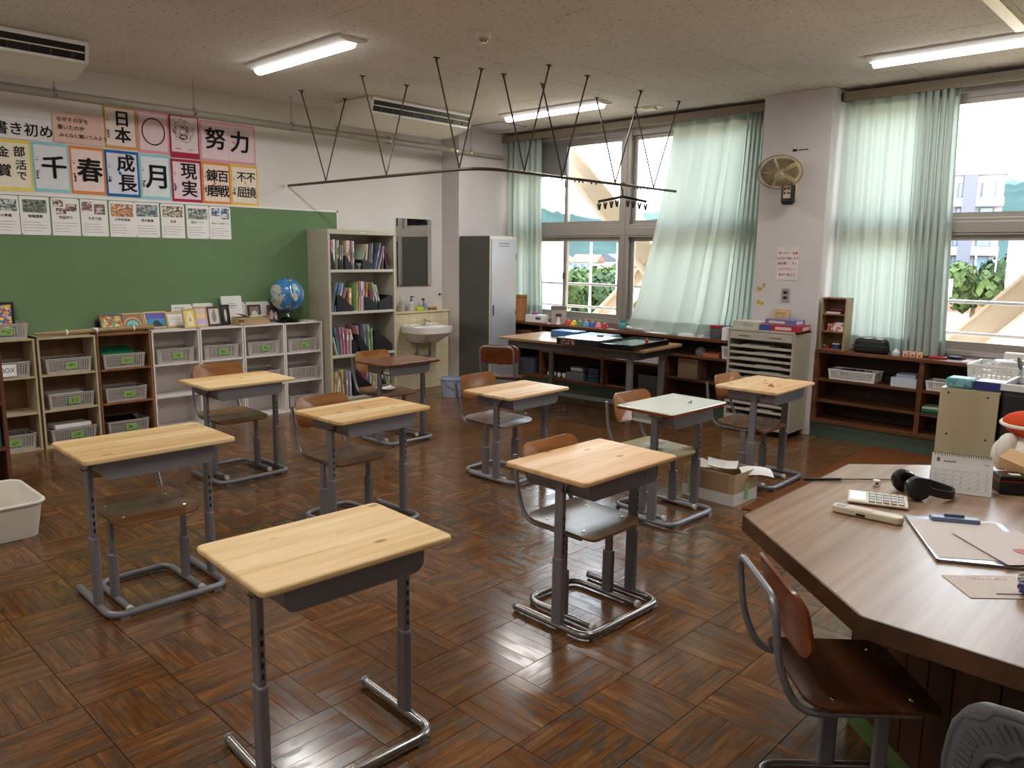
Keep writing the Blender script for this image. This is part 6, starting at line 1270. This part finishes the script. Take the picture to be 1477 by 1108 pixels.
# ================================================================== CARDBOARD BOX ON THE FLOOR
CB = thing('cardboard_box', 'open cardboard box with drawings on the floor beside the white desk', 'cardboard box', (4.60,2.44,0), rad(-2)); cb = plain((176,148,112),0.75,0,0.06,6); cbw = plain((214,212,206),0.7)
MB().box(-0.15,0.15,-0.19,-0.186,0.0,0.075).build('white_band', cbw, CB, loc=(0,-0.002,0)); MB().box(-0.154,-0.15,-0.19,0.19,0.0,0.075).build('white_band', cbw, CB)
for a in ((-0.15,0.15,-0.19,-0.186),(-0.15,0.15,0.186,0.19),(-0.15,-0.146,-0.186,0.186),(0.146,0.15,-0.186,0.186)): MB().box(*a,0.001,0.205).build('wall', cb, CB)
MB().box(-0.146,0.146,-0.186,0.186,0.001,0.005).build('bottom', cb, CB)
MB().box(-0.155,-0.1535,0.10,0.15,0.02,0.13).box(-0.02,0.03,-0.1935,-0.192,0.02,0.12).build('green_tape', plain((150,190,130),0.5), CB)
MB().prism_y([(-0.1536,0.075),(-0.15,0.075),(-0.15,0.2),(-0.1536,0.2)], -0.15, 0.10).build('flap', plain((160,130,94),0.75), CB)
sheet('drawing', 'white drawing hanging over the edge of the cardboard box', 'drawing', ((4.60,2.28),(4.73,2.40),(4.86,2.24),(4.72,2.12)), 0.21, curl=-0.03)
sheet('drawing', 'sketched sheet lying on top inside the cardboard box', 'drawing', ((4.50,2.48),(4.68,2.58),(4.73,2.38),(4.54,2.30)), 0.195, curl=0.02)
sheet('drawing', 'yellow outlined drawing inside the cardboard box', 'drawing', ((4.49,2.62),(4.66,2.62),(4.66,2.44),(4.49,2.44)), 0.172, plain((232,226,206),0.7), curl=0.03)

# ================================================================== POSTERS
def wall_panel(name, x0, x1, z0, z1, mat, parent=None, dy=0.0, wav=0.0):
    xc, zc = (x0+x1)/2, (z0+z1)/2
    return xc, zc
def calligraphy(label, x0, x1, z0, z1, col, chars, sheetcol=(236,232,232), size=0.1, small=True, inset=(0.016,0.016,0.024,0.024), cols=1, bold=0.0035, line=0.95, tilt=0.0):
    xc, zc = (x0+x1)/2, (z0+z1)/2; w2, h2 = (x1-x0)/2, (z1-z0)/2
    T = thing('calligraphy_poster', label, 'poster', (xc, YB-0.002, zc), 0, 'calligraphy posters', (0, rad(tilt), 0))
    bk_ = MB().grid(lambda u, v: (-w2+2*w2*u, -0.0022-0.0025*math.sin(PI*u)*abs(math.sin(PI*v)), -h2+2*h2*v), 6, 6).build('backing', plain(col, 0.75, 0, 0.04, 10, 0.2), T, solid=0.001)
    l_, r_, b_, t_ = inset
    r2 = random.Random(label); p1, p2 = r2.uniform(0,6), r2.uniform(0,6)
    MB().grid(lambda u, v: (-w2+l_+(2*w2-l_-r_)*u, -0.0062-0.0014*math.sin(9*u+5*v+p1)*math.sin(7*v-4*u+p2), -h2+b_+(2*h2-b_-t_)*v), 24, 24).build('sheet', plain(sheetcol, 0.7, 0, 0.03, 16, 0.3), T, smooth=True)
    cx = (l_-r_)/2; cz = (b_-t_)/2
    for ch, dx, dz, sz in chars:
        text_mesh('lettering', ch, sz, M['ink'], T, (cx+dx, -0.0092, cz+dz), (rad(90),0,0), 0.55*bold*sz/0.1, line=line)
    if small:
        text_mesh('signature', '一\n年', 0.020, M['ink'], T, (-w2+l_+0.016, -0.0092, 0.06), (rad(90),0,0)); s_ = strokes(9, 0.012, 0.06, len(label)); s_.move(Euler((rad(90),0,0)).to_matrix().to_4x4()).build('signature', M['ink'], T, loc=(-w2+l_+0.016,-0.0092,-0.06))
    return T
PK, CRM, OR_, YL, LB, BL = (226,160,170), (170,44,70), (222,138,70), (236,214,100), (150,206,214), (40,104,164)
calligraphy('long white banner reading new year calligraphy at the upper left', 1.30, 2.12, 2.405, 2.57, (226,222,220), [('年書き初め', 0.155, -0.01, 0.104)], (230,226,224), small=False, inset=(0.004,)*4, bold=0.003)
T = calligraphy('plain pink note with three handwritten lines above the light blue poster', 2.122, 2.512, 2.412, 2.655, (228,188,174), [('なぜその字を', -0.045, 0.06, 0.040), ('書いたのか', -0.06, 0.0, 0.040), ('みんなに聞いてみよう', 0.03, -0.06, 0.036)], (228,190,176), small=False, inset=(0.003,)*4, bold=0.002)
calligraphy('ochre-bordered poster with the characters for Japan', 2.508, 2.772, 2.41, 2.76, (214,160,96), [('日', 0.015, 0.065, 0.135), ('本', 0.015, -0.07, 0.135)], (236,218,210), bold=0.0045)
calligraphy('pink poster with one large brushed circle', 2.778, 3.045, 2.40, 2.755, PK, [], (234,206,208), small=False)
cir = [o for o in bpy.data.objects if o.get('label') == 'pink poster with one large brushed circle'][0]
disc(0.0,0.005,0.100,0.115,0,360,0.91,48).build('brush_circle', M['ink'], cir, loc=(0,-0.0095,0))
cg = calligraphy('crimson-bordered poster with an inked sketch', 3.05, 3.316, 2.385, 2.75, CRM, [], (232,212,212), small=False, inset=(0.014,0.012,0.05,0.01))
sk = MB(); r_ = random.Random(11)
for k in range(70):
    a = r_.uniform(0,2*PI); rr_ = r_.uniform(0.02,0.10); x, z = rr_*math.cos(a)-0.01, rr_*1.05*math.sin(a)+0.05; b = a+PI/2+r_.uniform(-0.7,0.7); L_ = r_.uniform(0.008,0.022); t = r_.uniform(0.0008,0.0022); c, s = math.cos(b)*L_, math.sin(b)*L_; nx_, nz_ = -math.sin(b)*t, math.cos(b)*t
    sk.add([(x-c-nx_,0,z-s-nz_),(x+c-nx_,0,z+s-nz_),(x+c+nx_,0,z+s+nz_),(x-c+nx_,0,z-s+nz_)], [(0,1,2,3)])
d_ = disc(-0.01,0.0,0.035,0.02,0,360,0.75,20); sk.add(d_.v, d_.f); sk.box(-0.085,-0.04,0,0.0002,-0.105,-0.10).box(0.02,0.08,0,0.0002,-0.105,-0.102)
sk.build('ink_sketch', M['ink'], cg, loc=(0,-0.0095,0))
NF = calligraphy('wide pink poster with the two characters for effort', 3.322, 3.866, 2.38, 2.742, PK, [('努', -0.125, 0.01, 0.20), ('力', 0.115, 0.005, 0.205)], (232,208,212), small=False, bold=0.0042)
calligraphy('yellow-bordered poster about the club gold prize at the left edge', 1.66, 1.955, 2.015, 2.40, YL, [('部', 0.065, 0.10, 0.085), ('活', 0.07, 0.0, 0.08), ('で', 0.07, -0.08, 0.075), ('金', -0.045, 0.09, 0.085), ('賞', -0.045, -0.05, 0.1)], (236,226,206), small=False, bold=0.003)
calligraphy('light blue poster with the character for thousand', 1.957, 2.226, 2.02, 2.405, LB, [('千', 0.02, -0.01, 0.19)], (220,222,226), bold=0.0045)
calligraphy('orange-bordered poster with the character for spring', 2.226, 2.495, 2.02, 2.40, OR_, [('春', 0.015, -0.01, 0.20)], (238,212,206), bold=0.005)
calligraphy('dark blue bordered poster with the characters for growth', 2.497, 2.77, 2.016, 2.396, BL, [('成', 0.03, 0.08, 0.15), ('長', 0.035, -0.085, 0.155)], (220,218,232), bold=0.0045)
calligraphy('light blue poster with the character for moon', 2.774, 3.04, 2.01, 2.392, LB, [('月', 0.02, -0.01, 0.22)], (222,228,230), bold=0.0035)
calligraphy('crimson-bordered poster with the characters for reality', 3.046, 3.322, 2.004, 2.375, CRM, [('現', 0.02, 0.075, 0.15), ('実', 0.02, -0.08, 0.15)], (230,206,214), bold=0.0035)
calligraphy('orange-bordered poster with a four-character idiom in two columns', 3.325, 3.597, 2.0, 2.375, OR_, [('百', 0.065, 0.06, 0.115), ('戦', 0.065, -0.075, 0.115), ('錬', -0.04, 0.06, 0.115), ('磨', -0.04, -0.075, 0.115)], (238,214,202), bold=0.0035)
calligraphy('yellow-orange bordered poster with a four-character idiom at the right end', 3.60, 3.878, 2.0, 2.375, (238,190,90), [('不', 0.065, 0.07, 0.10), ('撓', 0.065, -0.07, 0.105), ('不', -0.03, 0.07, 0.10), ('屈', -0.03, -0.07, 0.105)], (238,222,204), bold=0.003)
NF_ = MB().box(-0.001,0.001,-0.0075,-0.0068,-0.15,0.15).build('seam', plain((206,176,184),0.7), NF)
# newsletter sheets on the board
TT = ['秋の準備','地域清掃','作品作り','ちぎり絵','小中交流会','気分転換','交渉','あれ？？？','みゃくっみゃくっ']
EN = ['at the left edge, titled preparation', 'with one street photo, titled cleaning', 'with three small photos', 'with a paper collage title and photo grid', 'with an orange gym photo', 'with a tree and people photo', 'with a table of people photo', 'with a grey landscape photo', 'at the right end with two small photos']
pal = [[(120,140,110),(190,196,200),(80,90,80),(206,206,206)],[(90,106,80),(120,130,110),(150,150,146),(70,80,66)],[(190,160,140),(120,90,80),(220,206,196),(90,80,80)],[(120,90,84),(210,200,196),(160,110,100),(80,100,80)],[(214,150,90),(120,110,110),(196,130,80),(230,200,170)],[(80,100,70),(150,180,200),(110,110,110),(190,170,160)],[(200,180,150),(80,80,84),(160,140,120),(226,220,210)],[(150,154,150),(110,120,110),(190,196,196),(80,90,84)],[(120,130,150),(230,230,236),(60,80,140),(160,170,170)]]
xr = [1.622, 1.836, 2.056, 2.274, 2.495, 2.702, 2.925, 3.151, 3.364]
LAY = {0:[(-0.095,0.09,0.03,0.12)],1:[(-0.085,0.085,0.025,0.125)],2:[(-0.09,-0.015,0.08,0.135),(0.005,0.085,0.045,0.105),(-0.07,0.005,0.02,0.07)],3:[(-0.095,-0.015,0.055,0.13),(0.0,0.085,0.03,0.115)],4:[(-0.09,0.09,0.02,0.125)],5:[(-0.09,0.09,0.03,0.13)],6:[(-0.09,0.09,0.035,0.13)],7:[(-0.09,0.09,0.025,0.12)],8:[(-0.08,-0.005,0.06,0.13),(0.01,0.09,0.035,0.135)]}
for k in range(9):
    xc = xr[k]+0.106; zc = 1.828
    T = tag(MB().box(-0.104,0.104,-0.0012,0,-0.149,0.149).build('newsletter', M['paper'], None, loc=(xc, YB-0.0232, zc)), 'printed newsletter sheet on the green board, '+EN[k], 'newsletter', 'newsletter sheets on the board')
    for q, (a, b, c, d) in enumerate(LAY[k]): MB().box(a,b,-0.002,-0.0012,c,d).build('photo', blotch_mat('photo_%d_%d' % (k,q), pal[k][q:]+pal[k][:q], 70), T)
    text_mesh('title', TT[k], 0.026 if len(TT[k]) < 6 else 0.021, M['ink'], T, (0.0,-0.002,-0.006), (rad(90),0,0), 0.0006)
    ln = MB(); r_ = random.Random(k)
    for q in range(4): ln.box(-0.088, 0.088*r_.uniform(0.2,1.0), -0.0018,-0.0012,-0.052-0.022*q,-0.048-0.022*q)
    ln.build('text_lines', plain((170,166,170),0.8), T)
    for s in (-1,1): MB().lathe([(0.0045,0),(0.003,0.005)],8).build('pin', M['black'] if k % 3 else M['chrome'], T, loc=(s*0.098,-0.0013,-0.142 if k % 2 else 0.143), rot=(rad(90),0,0))
# ================================================================== OUTSIDE
GZ = -3.7
def at_dir(az, dist, z=GZ): return (math.sin(rad(az))*dist, math.cos(rad(az))*dist, z)
struct(MB().box(9.6, 700, -500, 700, GZ-1, GZ).build('ground_yard', plain((186,166,132),0.9,0,0.08,0.2,0.1)))
struct(MB().box(95, 700, -500, 700, GZ, GZ+0.05).build('ground_field', plain((78,94,50),0.9,0,0.15,0.1,0.1)))
# seismic braces in front of the windows
br = plain((214,196,172),0.55,0,0.04,1.5)
def brace(label, p0, p1, w_=0.30, dep=0.30):
    a, b = Vector(p0), Vector(p1); d = (b-a); L_ = d.length; ang = math.atan2(d.z, d.y)
    T = thing('steel_brace', label, 'brace', tuple((a+b)/2), 0, 'seismic braces', (ang, 0, 0))
    for s in (-1,1): MB().box(-dep/2,dep/2,-L_/2,L_/2,min(s*w_/2,s*(w_/2-0.02)),max(s*w_/2,s*(w_/2-0.02))).build('flange', br, T)
    MB().box(-0.012,0.012,-L_/2,L_/2,-w_/2+0.02,w_/2-0.02).build('web', br, T)
    MB().box(-0.03,0.03,-0.3,0.3,-w_/2+0.02,w_/2-0.02).build('splice_plate', br, T)
brace('upper diagonal steel brace crossing outside the far window', (7.9, 6.95, 3.26), (7.9, 3.95, 0.31), 0.32)
brace('lower diagonal steel brace crossing outside the far window', (8.22, 6.95, 0.06), (8.22, 3.95, 2.77), 0.19)
brace('wide diagonal steel brace outside the near right window', (7.9, 2.45, 0.165), (7.9, -0.35, 3.25), 0.26)
GP = thing('gusset_plate', 'steel gusset plate where the diagonal braces cross outside the far window', 'plate', (8.06, 5.22, 1.58)); MB().prism_x([(-0.36,0.12),(-0.12,0.36),(0.12,0.36),(0.36,0.12),(0.36,-0.12),(0.12,-0.36),(-0.12,-0.36),(-0.36,-0.12)], -0.012, 0.012).build('plate', br, GP)
for q in range(8): MB().lathe([(0.016,0),(0.012,0.012)],8).build('bolt', br, GP, loc=(-0.012,0.26*math.cos(2*PI*q/8),0.26*math.sin(2*PI*q/8)), rot=(0,rad(-90),0))
for lab, y0, y1 in (('pair of metal handrails outside the far window', 3.2, 7.6), ('pair of metal handrails outside the near window', -1.0, 2.95)):
    T = thing('handrail', lab, 'handrail', (7.42, (y0+y1)/2, 0.9), 0, 'window handrails')
    for z in (0.33, 0.06): MB().tube([(0,-(y1-y0)/2,z),(0,(y1-y0)/2,z)],0.016,8).build('bar', plain((176,166,160),0.4,0.3), T, smooth='auto')
    for y in (-(y1-y0)/2+0.05, (y1-y0)/2-0.05): MB().box(-0.12,0.0,y-0.01,y+0.01,0.02,0.37).build('bracket', plain((176,166,160),0.4,0.3), T)
struct(MB().box(7.31, 7.6, -2.75, 7.3, -0.3, 0.0).build('wall_outer_ledge', M['outer']))
# trees
leafm = [plain(c,0.8,0,0.25,1.2,0.2) for c in ((62,80,42),(76,92,52),(52,70,44))]  # greens slightly desaturated, haze put into the leaf colour
def tree_mesh(seed, n=900):
    r_ = random.Random(seed); mb = MB()
    lobes = [(Vector((r_.uniform(-0.6,0.6),r_.uniform(-0.6,0.6),r_.uniform(0.45,1.15))), r_.uniform(0.30,0.5)) for _ in range(9)]
    for _ in range(n):
        c, R_ = r_.choice(lobes); d = Vector((r_.gauss(0,1),r_.gauss(0,1),r_.gauss(0,1))).normalized(); p = c + d*R_*r_.uniform(0.75,1.0); s = r_.uniform(0.05,0.11)
        t = (d+Vector((r_.gauss(0,.5),r_.gauss(0,.5),r_.gauss(0,.5)))).normalized(); u = t.orthogonal().normalized()*s; v = t.cross(u)
        mb.add([p-u-v,p+u-v,p+u+v,p-u+v],[(0,1,2,3)])
    return mb
TM = [tree_mesh(k).mesh('tree_crown', leafm[k]) for k in range(3)]
TK = MB().tube([(0,0,0),(0.02,0,0.35),(0,0.03,0.7)],[0.07,0.05,0.03],8).mesh('tree_trunk', plain((110,90,70),0.9))
tr_ = random.Random(3)
ORD = ('first','second','third','fourth','fifth','sixth','seventh','eighth')
TREES = [(50.9,58,4.3),(51.9,67,4.6),(52.9,59,4.2),(53.9,68,4.7),(55.0,60,4.3),(56.2,69,4.6),(58.0,62,4.6),(77.0,84,5.4),(78.9,98,6.8),(80.9,84,6.2),(83.4,100,6.5),(85.6,86,6),(72.2,90,5)]
for k, (az, ds, h) in enumerate(TREES):
    far = az < 60
    rank = sorted(a for a, *_ in TREES if (a < 60) == far).index(az)
    T = thing('tree', '%s green tree, %s from the left beyond the %s window' % (('dense','bright','dark')[k % 3], ORD[rank], 'far' if far else 'near right'), 'tree', at_dir(az, ds), tr_.uniform(0,6), 'trees outside')
    c = obj_from(TM[k % 3], 'crown', T); s = h/1.55; c.scale = (s*(0.95 if far else 0.8),s*(0.95 if far else 0.8),s); c = obj_from(TK, 'trunk', T); c.scale = (s,s,s)
# houses on the far slope
hm = [plain((190,184,178),0.8),plain((160,156,152),0.8),plain((172,164,150),0.8)]; rm = [plain((84,88,102),0.7),plain((120,76,62),0.7),plain((70,74,82),0.7)]
def house(label, az, ds, w_, d_, h, k, z):
    T = thing('house', label, 'house', at_dir(az, ds, z), rad(20*k), 'far houses')
    MB().box(-w_/2,w_/2,-d_/2,d_/2,0,h).build('walls', hm[k % 3], T); MB().prism_y([(-w_/2-0.5,h),(w_/2+0.5,h),(0,h+w_*0.28)],-d_/2-0.5,d_/2+0.5).build('roof', rm[k % 3], T)
    for q in range(3): MB().box(-w_/2-0.05,-w_/2,-d_/2+1+q*d_/3.2,-d_/2+2.2+q*d_/3.2,h*0.55,h*0.85).build('window', plain((90,110,130),0.2), T)
HS = ((48.4,200),(51.9,215),(55.6,205),(59,220),(49.8,255),(53.6,262),(57.2,250),(61,255),(77.6,240),(80.6,235),(83.6,250))
for k, (az, ds) in enumerate(HS):
    rank = sorted(a for a, _ in HS if (a < 65) == (az < 65)).index(az)
    house('small house on the far slope, %s from the left beyond the %s window' % (ORD[rank], 'far' if az < 65 else 'near right'), az, ds, 6.5+k % 3, 6.5, 3.3, k, GZ)
# white building close to the far window
T = thing('white_building', 'plain white school building seen at the left of the far window', 'building', at_dir(45.7, 48), rad(-42)); MB().box(-4,3.2,-3,3,0,6.3).build('walls', hm[0], T); MB().box(-4.3,3.5,-3.3,3.3,6.3,6.6).build('roof_slab', hm[1], T)
for q in range(3): MB().box(-3.2+2.1*q,-2.0+2.1*q,-3.05,-3.0,2.0,4.0).build('window', plain((120,140,150),0.2), T)
# apartment block
AP = thing('apartment_building', 'tall pale apartment block beyond the near right window', 'building', at_dir(75.3, 112), rad(-70)); apm = plain((150,147,152),0.8); apd = plain((92,92,104),0.7)
MB().box(-5.5,4.6,-5,5,0,15).build('walls', apm, AP); MB().box(-5.8,4.9,-5.3,5.3,15,15.5).build('roof_slab', apm, AP)
for fl in range(5):
    for q in range(4):
        f = MB().box(-4.9+2.4*q,-3.4+2.4*q,-5.1,-5.0,1.2+2.8*fl,2.9+2.8*fl).build('window', apd, AP); MB().box(-4.75+2.4*q,-3.55+2.4*q,-5.14,-5.1,1.3+2.8*fl,2.8+2.8*fl).build('pane', plain((110,130,150),0.15), f)
    MB().box(-5.5,4.6,-5.9,-5.0,0.2+2.8*fl,0.35+2.8*fl).box(-5.5,4.6,-5.9,-5.8,0.35+2.8*fl,1.2+2.8*fl).build('balcony', apm, AP)
for q in range(2): MB().box(-3.0+3.4*q,-1.6+3.4*q,-5.95,-5.0,0,15).build('stair_strip', apd, AP)
T = thing('gym_building', 'low pale building at the right edge behind the trees', 'building', at_dir(83.0, 80), rad(-75)); MB().box(-6,4,-4,4,0,7.2).build('walls', hm[1], T); MB().box(-6.4,4.4,-4.4,4.4,7.2,7.7).build('roof_slab', plain((206,214,220),0.6), T)
for q in range(3): MB().box(-4.5+2.6*q,-3.2+2.6*q,-4.06,-4.0,3.0,5.0).build('window', plain((120,140,150),0.2), T)
# yard fittings
T = thing('basketball_hoop', 'basketball hoop with white backboard in the schoolyard', 'basketball hoop', at_dir(74.9, 62), rad(-70)); MB().tube([(0,1.0,0),(0,1.0,2.6),(0,0.2,3.2)],0.08,8).build('post', plain((196,150,90),0.6), T); MB().box(-0.95,0.95,-0.05,0.0,2.75,3.95).build('backboard', M['white'], T); MB().tube([(0.23*math.cos(2*PI*k/16),-0.35+0.23*math.sin(2*PI*k/16),3.05) for k in range(16)],0.02,5,closed=True).build('ring', plain((200,90,50),0.5), T)
for k, (az, ds) in enumerate(((50.0,44),(52.1,46),(76.9,84),(78.0,86),(54.0,48))):
    T = thing('net_pole', ('thin white net pole %s outside' % ('at the left of the far window','in the middle of the far window','left of the schoolyard net','right of the schoolyard net','behind the lower brace')[k]), 'pole', at_dir(az, ds), 0, 'net poles'); MB().tube([(0,0,0),(0,0,6.0 if az < 60 else 6.5)],0.07,8).build('shaft', plain((220,224,224),0.5), T); MB().box(-0.1,0.1,-0.1,0.1,0,0.2).build('foot', plain((190,190,186),0.8), T)
struct(MB().box(*[88,88.3],0,48,GZ,GZ+1.2).build('wall_yard_brick', plain((150,110,96),0.9,0,0.15,2)))
# hills, with the blue of distant haze put into their colours
def hill(nm, az0, az1, ds, hts, mat):
    n = len(hts)-1
    def fn(u, v):
        i = min(n-1, int(u*n)); t = u*n-i; h = hts[i]*(1-t)+hts[i+1]*t; r_ = random.Random(int(u*400)); h *= 1+0.03*r_.uniform(-1,1)
        az = az0+(az1-az0)*u; d = ds*(1-0.35*(1-v)); x, y, z = at_dir(az, d); return (x, y, GZ + h*math.sin(v*PI/2)**0.8 if v > 0 else GZ)
    struct(MB().grid(fn, 160, 14).build(nm, mat, None, smooth=True))
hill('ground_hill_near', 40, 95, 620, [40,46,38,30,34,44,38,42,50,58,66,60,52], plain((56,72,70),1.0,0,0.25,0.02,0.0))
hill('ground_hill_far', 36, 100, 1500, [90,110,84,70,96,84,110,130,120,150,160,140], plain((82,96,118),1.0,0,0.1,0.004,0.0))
